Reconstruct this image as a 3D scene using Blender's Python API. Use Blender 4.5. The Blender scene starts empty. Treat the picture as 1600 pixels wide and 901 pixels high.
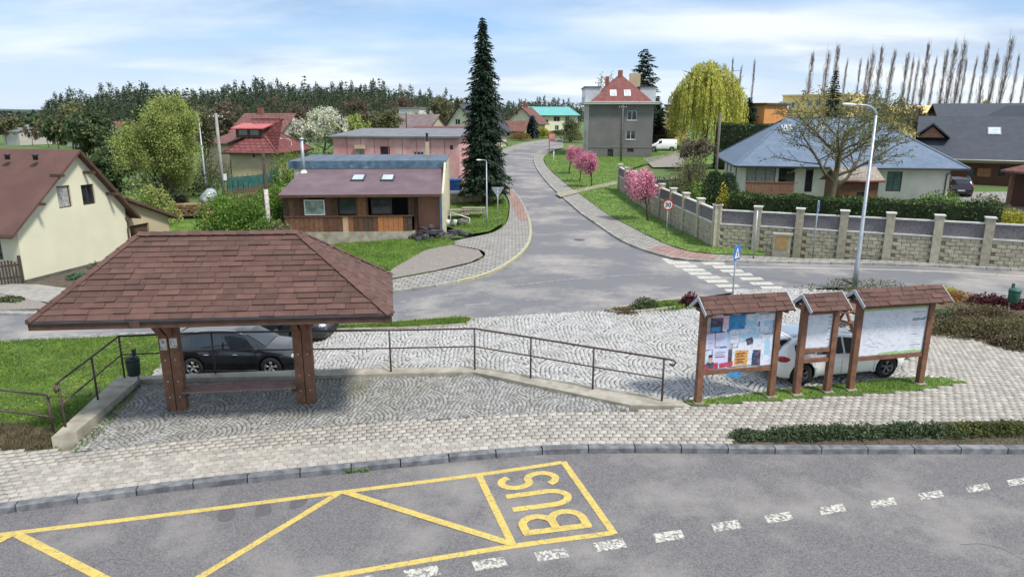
import bpy, bmesh, math, random
import numpy as np
from mathutils import Vector, Matrix
from mathutils.geometry import delaunay_2d_cdt
sc = bpy.context.scene
COL = sc.collection
R = math.radians
# ------------------------------------------------------------ camera, sky, sun, exposure
H = 7.0; F = 1071.0; TH = R(14.15); CX, CY = 800.0, 450.5
cam = bpy.data.cameras.new('camera'); camo = bpy.data.objects.new('camera', cam); COL.objects.link(camo)
camo.location = (0, 0, H); camo.rotation_euler = (R(90) - TH, 0, 0)
cam.sensor_width = 36; cam.lens = 36 * F / 1600; cam.clip_end = 9000; cam.clip_start = .1
sc.camera = camo
SUN_EL, SUN_AZ = R(56), R(128)      # azimuth clockwise from +Y: behind the camera, to its left
w = bpy.data.worlds.new("World"); sc.world = w; w.use_nodes = True
nt = w.node_tree; nt.nodes.clear()
def wn(t, **k):
    n = nt.nodes.new(t)
    for a, b in k.items(): setattr(n, a, b)
    return n
out = wn('ShaderNodeOutputWorld'); bg = wn('ShaderNodeBackground'); bg.inputs[1].default_value = .1
sky = wn('ShaderNodeTexSky', sky_type='NISHITA', sun_disc=False, sun_elevation=SUN_EL, sun_rotation=SUN_AZ)
tc = wn('ShaderNodeTexCoord'); sep = wn('ShaderNodeSeparateXYZ'); nt.links.new(tc.outputs['Generated'], sep.inputs[0])
def mth(op, a, b=None, c=None):
    n = wn('ShaderNodeMath', operation=op)
    for i, v in enumerate((a, b, c)):
        if v is None: continue
        if isinstance(v, (int, float)): n.inputs[i].default_value = v
        else: nt.links.new(v, n.inputs[i])
    return n.outputs[0]
zz = mth('ADD', mth('MAXIMUM', sep.outputs[2], 0.0), .16)
cmb = wn('ShaderNodeCombineXYZ')
nt.links.new(mth('MULTIPLY', mth('DIVIDE', sep.outputs[0], zz), .62), cmb.inputs[0]); nt.links.new(mth('DIVIDE', sep.outputs[1], zz), cmb.inputs[1])
cmb.inputs[2].default_value = 5.1
n1 = wn('ShaderNodeTexNoise'); n1.inputs['Scale'].default_value = .62; n1.inputs['Detail'].default_value = 7; n1.inputs['Roughness'].default_value = .5
n1.inputs['Distortion'].default_value = .35
nt.links.new(cmb.outputs[0], n1.inputs['Vector'])
cr1 = wn('ShaderNodeValToRGB'); cr1.color_ramp.elements[0].position = .38; cr1.color_ramp.elements[1].position = .55
nt.links.new(n1.outputs[0], cr1.inputs[0])
n2 = wn('ShaderNodeTexNoise'); n2.inputs['Scale'].default_value = 1.3; n2.inputs['Detail'].default_value = 6
nt.links.new(cmb.outputs[0], n2.inputs['Vector'])
cc = wn('ShaderNodeMix', data_type='RGBA')
cc.inputs[6].default_value = (3.0, 4.0, 5.5, 1); cc.inputs[7].default_value = (6.3, 6.75, 7.1, 1)
cr2 = wn('ShaderNodeValToRGB'); cr2.color_ramp.elements[0].position = .40; cr2.color_ramp.elements[1].position = .58
nt.links.new(n2.outputs[0], cr2.inputs[0]); nt.links.new(cr2.outputs[0], cc.inputs[0])
skb = wn('ShaderNodeMix', data_type='RGBA'); skb.inputs[0].default_value = .62       # clear-sky gaps seen through thin high cloud
nt.links.new(sky.outputs[0], skb.inputs[6]); skb.inputs[7].default_value = (2.3, 4.1, 7.0, 1)
mx = wn('ShaderNodeMix', data_type='RGBA')
nt.links.new(cr1.outputs[0], mx.inputs[0]); nt.links.new(skb.outputs[2], mx.inputs[6]); nt.links.new(cc.outputs[2], mx.inputs[7])
# pale band towards the horizon, all the way round
hz = wn('ShaderNodeMapRange'); hz.inputs[1].default_value = -.01; hz.inputs[2].default_value = .13; hz.inputs[3].default_value = .6; hz.inputs[4].default_value = 0
nt.links.new(sep.outputs[2], hz.inputs[0])
mx2 = wn('ShaderNodeMix', data_type='RGBA'); nt.links.new(hz.outputs[0], mx2.inputs[0]); nt.links.new(mx.outputs[2], mx2.inputs[6])
mx2.inputs[7].default_value = (6.1, 6.7, 7.1, 1)
nt.links.new(mx2.outputs[2], bg.inputs[0]); nt.links.new(bg.outputs[0], out.inputs[0])
sl = bpy.data.lights.new('sun', 'SUN'); so = bpy.data.objects.new('sun', sl); COL.objects.link(so)
sl.energy = 2.8; sl.angle = R(9); sl.color = (1, .94, .86)
sd = Vector((math.sin(SUN_AZ) * math.cos(SUN_EL), math.cos(SUN_AZ) * math.cos(SUN_EL), math.sin(SUN_EL)))
so.rotation_euler = sd.to_track_quat('Z', 'Y').to_euler(); so.location = (0, -20, 60)
sc.view_settings.view_transform = 'Standard'; sc.view_settings.look = 'None'; sc.view_settings.exposure = 0.62; sc.view_settings.gamma = 1
sc.cycles.max_bounces = 5; sc.cycles.diffuse_bounces = 2; sc.cycles.glossy_bounces = 2; sc.cycles.transparent_max_bounces = 4
# ------------------------------------------------------------ terrain and placement
def sm(t): t = min(1, max(0, t)); return t * t * (3 - 2 * t)
def hgt(x, y):
    h = -1.0 * sm((4 - x) / 20) * sm((y - 13.5) / 6)
    h += .03 * max(0, min(y, 180) - 50) * sm((y - 45) / 10) * (1 - 1.25 * sm((-x - 38) / 60)) if y > 45 else 0
    h += (1.0 * sm((y - 45) / 15)) * sm((4 - x) / 20)
    return h
ct, st = math.cos(TH), math.sin(TH)
def ray(px, py):
    u = (px - CX) / F; v = -(py - CY) / F
    return Vector((u, ct + v * st, -st + v * ct))
def G(px, py, z=None):
    d = ray(px, py)
    if z is not None:
        t = (z - H) / d.z; return Vector((d.x * t, d.y * t, z))
    lo = 1.0; z0 = H - 0
    t = 1.0
    while t < 2500:
        p = d * t
        if H + p.z < hgt(p.x, p.y): break
        t *= 1.01
    a, b = t / 1.01, t
    for _ in range(24):
        m = (a + b) / 2; p = d * m
        if H + p.z < hgt(p.x, p.y): b = m
        else: a = m
    p = d * a
    return Vector((p.x, p.y, hgt(p.x, p.y)))
def AT(px, py, Y):
    d = ray(px, py); t = Y / d.y
    return Vector((d.x * t, Y, H + d.z * t))
def ZAT(P, py):
    v = -(py - CY) / F
    return H + P[1] * (v * ct - st) / (ct + v * st)
def XAT(px, P):   # x at the depth of P
    zc = P[1] * ct - (P[2] - H) * st
    return (px - CX) / F * zc
def crs(pts, n=8):
    P = [Vector(p) for p in pts]; o = []
    for i in range(len(P) - 1):
        a = P[max(0, i - 1)]; b = P[i]; c = P[i + 1]; d = P[min(len(P) - 1, i + 2)]
        for k in range(n):
            t = k / n
            o.append(.5 * ((2 * b) + (c - a) * t + (2 * a - 5 * b + 4 * c - d) * t * t + (3 * b - a - 3 * c + d) * t ** 3))
    o.append(P[-1]); return o
# ------------------------------------------------------------ objects
def tag(o, label=None, cat=None, group=None, kind=None):
    if label: o['label'] = label
    if cat: o['category'] = cat
    if group: o['group'] = group
    if kind: o['kind'] = kind
    return o
def empty(name, loc=(0, 0, 0), rz=0, label=None, cat=None, group=None):
    o = bpy.data.objects.new(name, None); COL.objects.link(o); o.location = loc; o.rotation_euler = (0, 0, rz)
    o.empty_display_size = .3
    return tag(o, label, cat, group)
def link(name, me, parent=None, loc=None, rz=None):
    o = bpy.data.objects.new(name, me); COL.objects.link(o)
    if parent is not None: o.parent = parent
    if loc is not None: o.location = loc
    if rz is not None: o.rotation_euler = (0, 0, rz)
    return o
KIDS = {}
def copy_tree(o, loc, rz=None, label=None, scale=None):
    c = o.copy(); COL.objects.link(c); c.location = loc
    if rz is not None: c.rotation_euler = (0, 0, rz)
    if label: c['label'] = label
    if scale: c.scale = scale
    def rec(a, b):
        for ch in KIDS.get(a.name) or []:
            d = ch.copy(); COL.objects.link(d); d.parent = b; rec(ch, d)
    rec(o, c); return c
def reg(o, *objs): KIDS.setdefault(o.name, []).extend(objs)
class MB:
    def __init__(s): s.v = []; s.f = []; s.sm = []
    def add(s, v, f, smooth=False):
        n = len(s.v); s.v += [tuple(p) for p in v]; s.f += [tuple(i + n for i in q) for q in f]; s.sm += [smooth] * len(f); return s
    def box(s, x0, x1, y0, y1, z0, z1):
        return s.add([(x0, y0, z0), (x1, y0, z0), (x1, y1, z0), (x0, y1, z0), (x0, y0, z1), (x1, y0, z1), (x1, y1, z1), (x0, y1, z1)],
                     [(0, 3, 2, 1), (4, 5, 6, 7), (0, 1, 5, 4), (1, 2, 6, 5), (2, 3, 7, 6), (3, 0, 4, 7)])
    def uvn(s, O, u, n, u0, u1, v0, v1, n0, n1):
        O = Vector(O); u = Vector(u); n = Vector(n); z = Vector((0, 0, 1)); P = []
        for c in (v0, v1):
            for a, b in ((u0, n0), (u1, n0), (u1, n1), (u0, n1)): P.append(O + u * a + n * b + z * c)
        f = [(0, 3, 2, 1), (4, 5, 6, 7), (0, 1, 5, 4), (1, 2, 6, 5), (2, 3, 7, 6), (3, 0, 4, 7)]
        if u.cross(n).z < 0: f = [q[::-1] for q in f]
        return s.add(P, f)
    def tube(s, pts, rad, n=8, smooth=True, cap=True):
        pts = [Vector(p) for p in pts]
        if not isinstance(rad, (list, tuple)): rad = [rad] * len(pts)
        V = []; Fc = []; a = None
        for i, p in enumerate(pts):
            d = (pts[min(i + 1, len(pts) - 1)] - pts[max(i - 1, 0)]).normalized()
            if a is None: a = d.orthogonal().normalized()
            a = (a - d * a.dot(d)).normalized(); b = d.cross(a)
            for k in range(n):
                t = 2 * math.pi * (k + .5) / n
                V.append(p + (a * math.cos(t) + b * math.sin(t)) * rad[i])
        for i in range(len(pts) - 1):
            for k in range(n):
                Fc.append((i * n + k, i * n + (k + 1) % n, (i + 1) * n + (k + 1) % n, (i + 1) * n + k))
        s.add(V, Fc, smooth)
        if cap:
            m = len(s.v) - len(V)
            s.f += [tuple(m + k for k in range(n))[::-1], tuple(m + (len(pts) - 1) * n + k for k in range(n))]; s.sm += [False, False]
        return s
    def beam(s, a, b, wd, ht):
        a = Vector(a); b = Vector(b); d = (b - a).normalized()
        up = Vector((0, 0, 1)) if abs(d.z) < .9 else Vector((0, 1, 0))
        x = d.cross(up).normalized() * wd / 2; y = x.cross(d).normalized() * ht / 2
        V = [a - x - y, a + x - y, a + x + y, a - x + y, b - x - y, b + x - y, b + x + y, b - x + y]
        return s.add(V, [(0, 1, 2, 3), (7, 6, 5, 4), (1, 0, 4, 5), (2, 1, 5, 6), (3, 2, 6, 7), (0, 3, 7, 4)])
    def lathe(s, prof, n=16, ax='z', c=(0, 0, 0), smooth=True):
        V = []; Fc = []; c = Vector(c)
        for r, h in prof:
            for k in range(n):
                t = 2 * math.pi * k / n; q = (r * math.cos(t), r * math.sin(t), h)
                if ax == 'y': q = (q[0], q[2], q[1])
                if ax == 'x': q = (q[2], q[0], q[1])
                V.append(c + Vector(q))
        for i in range(len(prof) - 1):
            for k in range(n):
                q = (i * n + k, i * n + (k + 1) % n, (i + 1) * n + (k + 1) % n, (i + 1) * n + k)
                Fc.append(q if ax != 'y' else q[::-1])
        s.add(V, Fc, smooth); return s
    def prism(s, poly, vec):   # poly 3D points, extruded by vec
        n = len(poly); P = [Vector(p) for p in poly]; Q = [p + Vector(vec) for p in P]
        return s.add(P + Q, [tuple(range(n))[::-1], tuple(range(n, 2 * n))] + [(i, (i + 1) % n, n + (i + 1) % n, n + i) for i in range(n)])
    def mesh(s, name, mat):
        me = bpy.data.meshes.new(name); me.from_pydata(s.v, [], s.f)
        me.polygons.foreach_set('use_smooth', s.sm)
        for m in (mat if isinstance(mat, (list, tuple)) else [mat]): me.materials.append(m)
        return me
    def build(s, name, mat, parent=None, loc=None, rz=None):
        o = link(name, s.mesh(name, mat), parent, loc, rz)
        if parent is not None: reg(parent, o)
        return o
def fixn(o):
    bm = bmesh.new(); bm.from_mesh(o.data); bmesh.ops.recalc_face_normals(bm, faces=bm.faces); bm.to_mesh(o.data); bm.free(); return o
def np_mesh(name, V, Fq, mat, smooth=False):
    V = np.asarray(V, np.float32); Fq = np.asarray(Fq, np.int32); k = Fq.shape[1]; m = Fq.shape[0]
    me = bpy.data.meshes.new(name); me.vertices.add(len(V)); me.vertices.foreach_set('co', V.ravel())
    me.loops.add(m * k); me.loops.foreach_set('vertex_index', Fq.ravel())
    me.polygons.add(m); me.polygons.foreach_set('loop_start', np.arange(0, m * k, k, dtype=np.int32))
    me.polygons.foreach_set('loop_total', np.full(m, k, np.int32))
    if smooth: me.polygons.foreach_set('use_smooth', np.ones(m, bool))
    me.update(calc_edges=True); me.materials.append(mat); return me
def pip(P, poly):
    x = P[:, 0]; y = P[:, 1]; ins = np.zeros(len(P), bool); n = len(poly)
    for i in range(n):
        x0, y0 = poly[i][0], poly[i][1]; x1, y1 = poly[(i + 1) % n][0], poly[(i + 1) % n][1]
        c = ((y0 > y) != (y1 > y)) & (x < (x1 - x0) * (y - y0) / ((y1 - y0) or 1e-9) + x0)
        ins ^= c
    return ins
def cdt(outline, holes=(), inner=()):
    V = []; E = []
    for lp in [outline] + list(holes):
        n = len(V); m = len(lp); V += [Vector((p[0], p[1])) for p in lp]; E += [(n + i, n + (i + 1) % m) for i in range(m)]
    V += [Vector((p[0], p[1])) for p in inner]
    r = delaunay_2d_cdt(V, E, [], 0, 1e-5)
    vs = [(v.x, v.y) for v in r[0]]; fs = r[2]
    c = np.array([[sum(vs[i][0] for i in f) / len(f), sum(vs[i][1] for i in f) / len(f)] for f in fs])
    ok = pip(c, outline)
    for h in holes: ok &= ~pip(c, h)
    fs = [f for f, k in zip(fs, ok) if k]
    o = []
    for f in fs:
        a = sum(vs[f[i]][0] * vs[f[(i + 1) % len(f)]][1] - vs[f[(i + 1) % len(f)]][0] * vs[f[i]][1] for i in range(len(f)))
        o.append(tuple(f) if a > 0 else tuple(f)[::-1])
    return vs, o
def dens(poly, step):
    o = []
    for i in range(len(poly)):
        a = Vector(poly[i][:2]); b = Vector(poly[(i + 1) % len(poly)][:2]); n = max(1, int((b - a).length / step))
        for k in range(n): o.append(a.lerp(b, k / n))
    return o
def sheet(name, poly, mat, off=0.0, step=1.5, zf=None, kind='structure', parent=None, label=None):
    zf = zf or hgt
    pl = dens(poly, step); xs = [p[0] for p in pl]; ys = [p[1] for p in pl]
    gx = np.arange(min(xs), max(xs), step) + .37 * step; gy = np.arange(min(ys), max(ys), step) + .41 * step
    if len(gx) and len(gy):
        gp = np.array([(a, b) for a in gx for b in gy]); gp = gp[pip(gp, pl)]
    else: gp = []
    vs, fs = cdt(pl, (), list(gp))
    me = bpy.data.meshes.new(name); me.from_pydata([(x, y, zf(x, y) + off) for x, y in vs], [], fs); me.materials.append(mat)
    o = link(name, me, parent)
    if kind: o['kind'] = kind
    if label: o['label'] = label
    return o
# ------------------------------------------------------------ materials
MATS = {}
def mat(name, col, rough=.8, col2=None, scale=3.0, bump=0.0, bscale=None, metal=0.0, isl=0.0, det=4.0, spec=.5, ramp=(.35, .65), stain=None, brick=None, transl=0.0, coat=0.0):
    m = bpy.data.materials.new(name); m.use_nodes = True; t = m.node_tree; N = t.nodes; Lk = t.links
    b = N['Principled BSDF']; b.inputs['Roughness'].default_value = rough; b.inputs['Metallic'].default_value = metal
    b.inputs['Specular IOR Level'].default_value = spec; b.inputs['Coat Weight'].default_value = coat
    tcn = N.new('ShaderNodeTexCoord'); oi = N.new('ShaderNodeObjectInfo')
    va = N.new('ShaderNodeVectorMath'); va.operation = 'ADD'
    ms = N.new('ShaderNodeVectorMath'); ms.operation = 'SCALE'; ms.inputs['Scale'].default_value = 17.0
    cx = N.new('ShaderNodeCombineXYZ')
    for i in range(3): Lk.new(oi.outputs['Random'], cx.inputs[i])
    Lk.new(cx.outputs[0], ms.inputs[0]); Lk.new(tcn.outputs['Object'], va.inputs[0]); Lk.new(ms.outputs[0], va.inputs[1])
    vec = va.outputs[0]
    c2 = col2 or tuple(c * .72 for c in col)
    nz = N.new('ShaderNodeTexNoise'); nz.inputs['Scale'].default_value = scale; nz.inputs['Detail'].default_value = det; Lk.new(vec, nz.inputs['Vector'])
    rp = N.new('ShaderNodeValToRGB'); rp.color_ramp.elements[0].position = ramp[0]; rp.color_ramp.elements[1].position = ramp[1]
    rp.color_ramp.elements[0].color = (*c2, 1); rp.color_ramp.elements[1].color = (*col, 1); Lk.new(nz.outputs[0], rp.inputs[0])
    c = rp.outputs[0]; hsrc = None
    if brick:
        bw, bh, mort, mc, bd = brick
        bt = N.new('ShaderNodeTexBrick'); bt.inputs['Scale'].default_value = 1; bt.inputs['Brick Width'].default_value = bw; bt.inputs['Row Height'].default_value = bh
        bt.inputs['Mortar Size'].default_value = mort; bt.inputs['Color1'].default_value = (1, 1, 1, 1); bt.inputs['Color2'].default_value = (.78, .78, .78, 1)
        bt.inputs['Mortar'].default_value = (mc, mc, mc, 1)
        Lk.new(tcn.outputs['UV'] if bd == 'uv' else tcn.outputs['Object'], bt.inputs['Vector'])
        mm = N.new('ShaderNodeMix'); mm.data_type = 'RGBA'; mm.blend_type = 'MULTIPLY'; mm.inputs[0].default_value = 1
        Lk.new(c, mm.inputs[6]); Lk.new(bt.outputs[0], mm.inputs[7]); c = mm.outputs[2]; hsrc = bt.outputs[0]
    if stain:   # (colour, scale, low, high)
        n3 = N.new('ShaderNodeTexNoise'); n3.inputs['Scale'].default_value = stain[1]; n3.inputs['Detail'].default_value = 6; n3.inputs['Roughness'].default_value = .65
        Lk.new(vec, n3.inputs['Vector'])
        r3 = N.new('ShaderNodeMapRange'); r3.inputs[1].default_value = stain[2]; r3.inputs[2].default_value = stain[3]; Lk.new(n3.outputs[0], r3.inputs[0])
        mm = N.new('ShaderNodeMix'); mm.data_type = 'RGBA'; Lk.new(r3.outputs[0], mm.inputs[0]); Lk.new(c, mm.inputs[6]); mm.inputs[7].default_value = (*stain[0], 1); c = mm.outputs[2]
    if isl:
        ge = N.new('ShaderNodeNewGeometry'); ad = N.new('ShaderNodeMath'); ad.operation = 'ADD'
        Lk.new(ge.outputs['Random Per Island'], ad.inputs[0]); Lk.new(oi.outputs['Random'], ad.inputs[1])
        fr = N.new('ShaderNodeMath'); fr.operation = 'FRACT'; Lk.new(ad.outputs[0], fr.inputs[0])
        mr = N.new('ShaderNodeMapRange'); mr.inputs[3].default_value = 1 - isl; mr.inputs[4].default_value = 1 + isl; Lk.new(fr.outputs[0], mr.inputs[0])
        mm = N.new('ShaderNodeVectorMath'); mm.operation = 'SCALE'; Lk.new(c, mm.inputs[0]); Lk.new(mr.outputs[0], mm.inputs['Scale']); c = mm.outputs[0]
    Lk.new(c, b.inputs['Base Color'])
    if bump:
        bn = N.new('ShaderNodeBump'); bn.inputs['Strength'].default_value = min(1, bump); bn.inputs['Distance'].default_value = .02
        n4 = N.new('ShaderNodeTexNoise'); n4.inputs['Scale'].default_value = bscale or scale * 4; n4.inputs['Detail'].default_value = 5; Lk.new(vec, n4.inputs['Vector'])
        if hsrc:
            ml = N.new('ShaderNodeMath'); ml.operation = 'MULTIPLY_ADD'; Lk.new(n4.outputs[0], ml.inputs[0]); ml.inputs[1].default_value = .3; Lk.new(hsrc, ml.inputs[2]); Lk.new(ml.outputs[0], bn.inputs['Height'])
        else: Lk.new(n4.outputs[0], bn.inputs['Height'])
        Lk.new(bn.outputs[0], b.inputs['Normal'])
    if transl:
        tr = N.new('ShaderNodeBsdfTranslucent'); Lk.new(c, tr.inputs[0]); mxs = N.new('ShaderNodeMixShader'); mxs.inputs[0].default_value = transl
        Lk.new(b.outputs[0], mxs.inputs[1]); Lk.new(tr.outputs[0], mxs.inputs[2]); Lk.new(mxs.outputs[0], N['Material Output'].inputs[0])
    MATS[name] = m; return m
asph = mat('asphalt_near', (.225, .212, .212), .85, (.105, .10, .105), 38, .6, 120, det=8, ramp=(.36, .66), stain=((.30, .28, .26), .6, .48, .76))
asph2 = mat('asphalt_street', (.20, .198, .212), .85, (.125, .124, .132), 26, .3, 90, det=7, stain=((.32, .295, .27), .32, .46, .66))
paver_m = mat('concrete_paver', (.44, .41, .36), .9, (.33, .305, .27), 6, .4, 60, isl=.15)
joint_m = mat('sand_joint', (.15, .14, .12), .95, (.10, .10, .08), 5)
walk_m = mat('far_paver', (.38, .36, .325), .9, (.30, .285, .26), 2, .5, 30, brick=(.42, .34, .035, .42, 'obj'))
walkr_m = mat('red_paver', (.42, .27, .23), .9, (.33, .21, .18), 2, .4, 30, brick=(.42, .34, .035, .5, 'obj'))
sett_m = mat('granite_sett', (.46, .455, .445), .75, (.36, .355, .345), 4, .3, 50, isl=.17, stain=((.24, .24, .17), .5, .55, .75))
sett2_m = mat('granite_sett_dark', (.33, .325, .315), .75, (.23, .23, .22), 4, .3, 50, isl=.22, stain=((.15, .16, .08), .5, .55, .75))
kerb_m = mat('granite_kerb', (.22, .225, .24), .8, (.10, .105, .115), 5, .5, 60, isl=.15)
kerb2_m = mat('concrete_kerb', (.36, .35, .32), .9, (.24, .235, .22), 3, .4, 40, isl=.15)
conc_m = mat('concrete', (.42, .385, .32), .9, (.27, .245, .195), 2.5, .4, 30, stain=((.16, .16, .10), 1.5, .58, .7))
yel_m = mat('yellow_paint', (.64, .48, .12), .75, (.52, .39, .11), 6, .2, 100, stain=((.20, .185, .165), 20, .54, .66))
whi_m = mat('worn_white_paint', (.62, .60, .52), .75, (.46, .44, .39), 8, .2, 100, stain=((.18, .172, .17), 17, .46, .56))
whi2_m = mat('white_paint_line', (.60, .58, .51), .75, (.46, .44, .39), 6, .2, 60, stain=((.22, .215, .21), 6, .52, .66))
line_m = mat('faded_line', (.36, .35, .34), .8, (.26, .26, .26), 6, stain=((.17, .168, .175), 4, .46, .56))
gr_m = mat('grass', (.15, .24, .04), .9, (.075, .14, .024), 1.2, .3, 20, stain=((.16, .17, .05), .8, .58, .8))
blade_m = mat('grass_blade', (.18, .285, .04), .8, (.095, .18, .027), .9, isl=.4, transl=.25, stain=((.17, .19, .06), .6, .6, .8))
drygr_m = mat('dry_grass', (.16, .13, .07), .9, (.08, .07, .04), 3, isl=.3)
field_m = mat('field', (.10, .17, .035), .95, (.075, .12, .03), .08, .2, 2, det=8)
soil_m = mat('soil', (.12, .09, .065), .95, (.07, .055, .04), 4, .5, 30)
gravel_m = mat('gravel', (.33, .29, .26), .95, (.17, .15, .13), 14, .8, 40, det=6)
stone_m = mat('grey_rubble', (.22, .21, .20), .9, (.10, .10, .095), 5, .6, 30, isl=.3)
wood_m = mat('brown_stained_wood', (.215, .10, .055), .7, (.13, .062, .037), 5, .3, 40)
woodd_m = mat('dark_wood', (.10, .052, .032), .8, (.06, .033, .022), 5, .3, 40)
woodl_m = mat('orange_wood', (.36, .15, .06), .7, (.24, .10, .045), 5, .3, 40, isl=.2)
shing_m = mat('red_brown_shingle', (.145, .076, .060), .95, (.10, .055, .046), 2.2, .7, 120, isl=.17)
rail_m = mat('brown_painted_steel', (.085, .05, .045), .5, (.05, .032, .03), 6)
steel_m = mat('galvanised_steel', (.42, .46, .50), .45, (.33, .36, .40), 3, metal=.4)
black_m = mat('black_plastic', (.015, .015, .017), .5)
fascia_m = mat('dark_grey_flashing', (.06, .062, .07), .45, (.04, .04, .045), 3)
glass_m = mat('window_glass', (.035, .045, .055), .06, (.02, .025, .03), 2, spec=.9)
glassb_m = mat('bright_window_glass', (.18, .24, .30), .05, (.10, .14, .18), 2, spec=1)
curt_m = mat('curtained_glass', (.45, .45, .43), .15, (.25, .25, .25), 6, spec=.8)
white_m = mat('white_plastic', (.78, .78, .77), .5, (.7, .7, .69), 4)
trunk_m = mat('bark', (.13, .105, .085), .95, (.07, .055, .045), 9, .7, 40)
# ============================================================ ground, roads, pavements
def GP(pts, z=None): return [G(x, y, z) for x, y in pts]
ZR = -.13                                          # level of the near road below the pavement
kerb_px = [(0, 803), (130, 786), (300, 764), (450, 748), (600, 733), (750, 718), (880, 709), (1050, 708), (1250, 709), (1450, 709), (1600, 709)]
kw = GP(kerb_px, ZR)
kw = [kw[0] + (kw[0] - kw[1]) * 5.0, kw[0] + (kw[0] - kw[1]) * 2.2] + kw + [kw[-1] + Vector((3, .1, 0)), kw[-1] + Vector((8, .6, 0))]
kc = crs([(p.x, p.y, 0) for p in kw], 14)
def arclen(c):
    s = [0]
    for a, b in zip(c, c[1:]): s.append(s[-1] + (b - a).length)
    return s
def resample(c, step):
    s = arclen(c); n = max(1, int(round(s[-1] / step))); o = []; j = 0
    for k in range(n + 1):
        t = s[-1] * k / n
        while j < len(c) - 2 and s[j + 1] < t: j += 1
        o.append(c[j].lerp(c[j + 1], (t - s[j]) / max(1e-9, s[j + 1] - s[j])))
    return o
def offset(c, d):
    o = []
    for i, p in enumerate(c):
        t = (c[min(i + 1, len(c) - 1)] - c[max(i - 1, 0)]); t.z = 0; t.normalize()
        o.append(p + Vector((-t.y, t.x, 0)) * d)
    return o
# base ground sheet
def gz(x, y):
    return hgt(x, y) - .3 * (1 if y < 48 else max(.5, 1 - (y - 48) / 10)) - (0.35 if y < 24 else 0)
xs = np.concatenate([np.arange(-60, 90, 3.), np.arange(90, 300, 20.), np.arange(300, 3200, 300.)]); xs = np.concatenate([-np.arange(3200, 240, -300.), -np.arange(240, 60, -15.), xs])
ys = np.concatenate([np.arange(-30, 90, 3.), np.arange(90, 300, 12.), np.arange(300, 4500, 350.)])
gv = [(x, y, gz(x, y)) for y in ys for x in xs]; nx = len(xs)
gf = [(j * nx + i, j * nx + i + 1, (j + 1) * nx + i + 1, (j + 1) * nx + i) for j in range(len(ys) - 1) for i in range(nx - 1)]
go = link('ground', np_mesh('ground', gv, gf, field_m, True)); go['kind'] = 'structure'
for k, (y0, zt, sx) in enumerate(((1100, 17, 1), (1900, 26, 2.2), (2900, 44, 3.1))):
    rng = random.Random(k); V = []; Fq = []; n = 60
    for i in range(n + 1):
        x = (-2600 + 5200 * i / n) * (1 + k * .3); z = zt * (.72 + .2 * math.sin(i * .41 + k * 2) + .12 * math.sin(i * 1.3 + k) + .03 * rng.random())
        V += [(x, y0, 0), (x, y0 + 150, z), (x, y0 + 420, z * .9), (x, y0 + 700, 0)]
    Fq = [(i * 4 + j, (i + 1) * 4 + j, (i + 1) * 4 + j + 1, i * 4 + j + 1) for i in range(n) for j in range(3)]
    hm = mat('hazed_hill_forest_%d' % k, [(.05, .075, .045), (.07, .10, .10), (.10, .14, .17)][k], .95, [(.025, .04, .03), (.05, .075, .08), (.085, .12, .15)][k], .03, det=8)  # aerial haze painted into the colours: farther ranges paler and bluer
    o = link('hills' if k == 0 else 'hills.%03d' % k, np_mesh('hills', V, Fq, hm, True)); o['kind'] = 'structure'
# near road
o = sheet('bus_road', [(-45, -10), (60, -10)] + [(p.x, p.y + .05) for p in reversed([q for q in kc if -45 < q.x < 60])], asph, ZR, 3, zf=lambda x, y: 0)
# kerb stones of the bus road
rng = random.Random(5)
kerb = empty('kerb'); kerb['kind'] = 'structure'
kr = resample([p for p in kc if -17 < p.x < 17], 1.0)
KT = .01
for a, b in zip(kr, kr[1:]):
    d = (b - a); L = d.length; g = .012; ang = math.atan2(d.y, d.x); dz = rng.uniform(-.006, .006); dn = rng.uniform(-.008, .008)
    m = MB(); y0, y1 = .0 + dn, .17; ch = .02
    prof = [(y0, ZR - .05), (y0, KT - ch + dz), (y0 + ch, KT + dz), (y1, KT + dz), (y1, ZR - .05)]
    m.add([(g, y, z) for y, z in prof] + [(L - g, y, z) for y, z in prof], [(0, 1, 2, 3, 4)[::1], (9, 8, 7, 6, 5)] + [(i, i + 5, i + 6, i + 1) for i in range(4)])
    o = m.build('kerb_stone', kerb_m, kerb, (a.x, a.y, 0), ang)
# ------------------------------------------------------------ platform (shelter) geometry
W_IN = [G(122, 690, 0), G(222, 600, 0), G(480, 592, 0), G(740, 586, 0), G(985, 637, 0)]
W_OUT_T = [G(80, 683, .25), G(184, 588, .13), G(475, 577, .10), G(745, 572, .10), G(1065, 627, .06)]
COB_F = [G(110, 706, 0), G(300, 688, 0), G(450, 672, 0), G(600, 659, 0), G(800, 648, 0), G(985, 641, 0)]
plat = [(p.x, p.y) for p in W_IN] + [(p.x, p.y) for p in reversed(COB_F)]
BL = [G(1085, 634, 0), G(1260, 622, 0), G(1420, 611, 0), G(1512, 598, 0)]          # back edge of pavement at the boards
BLB = [G(1070, 627, 0), G(1240, 606, 0), G(1420, 589, 0), G(1490, 590, 0)]         # lot side of the strip
bed_px = [(1130, 695), (1150, 686), (1250, 675), (1350, 667), (1480, 660), (1600, 655)]
bedw = GP(bed_px, 0); bedw += [bedw[-1] + Vector((5, -.1, 0))]
kback = [p for p in offset(kc, .18)]
right_top = [G(1404, 577, 0), G(1425, 548, 0), G(1440, 518, 0), G(1470, 514, 0), G(1520, 530, 0), G(1600, 553, 0), G(1800, 610, 0)]
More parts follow.
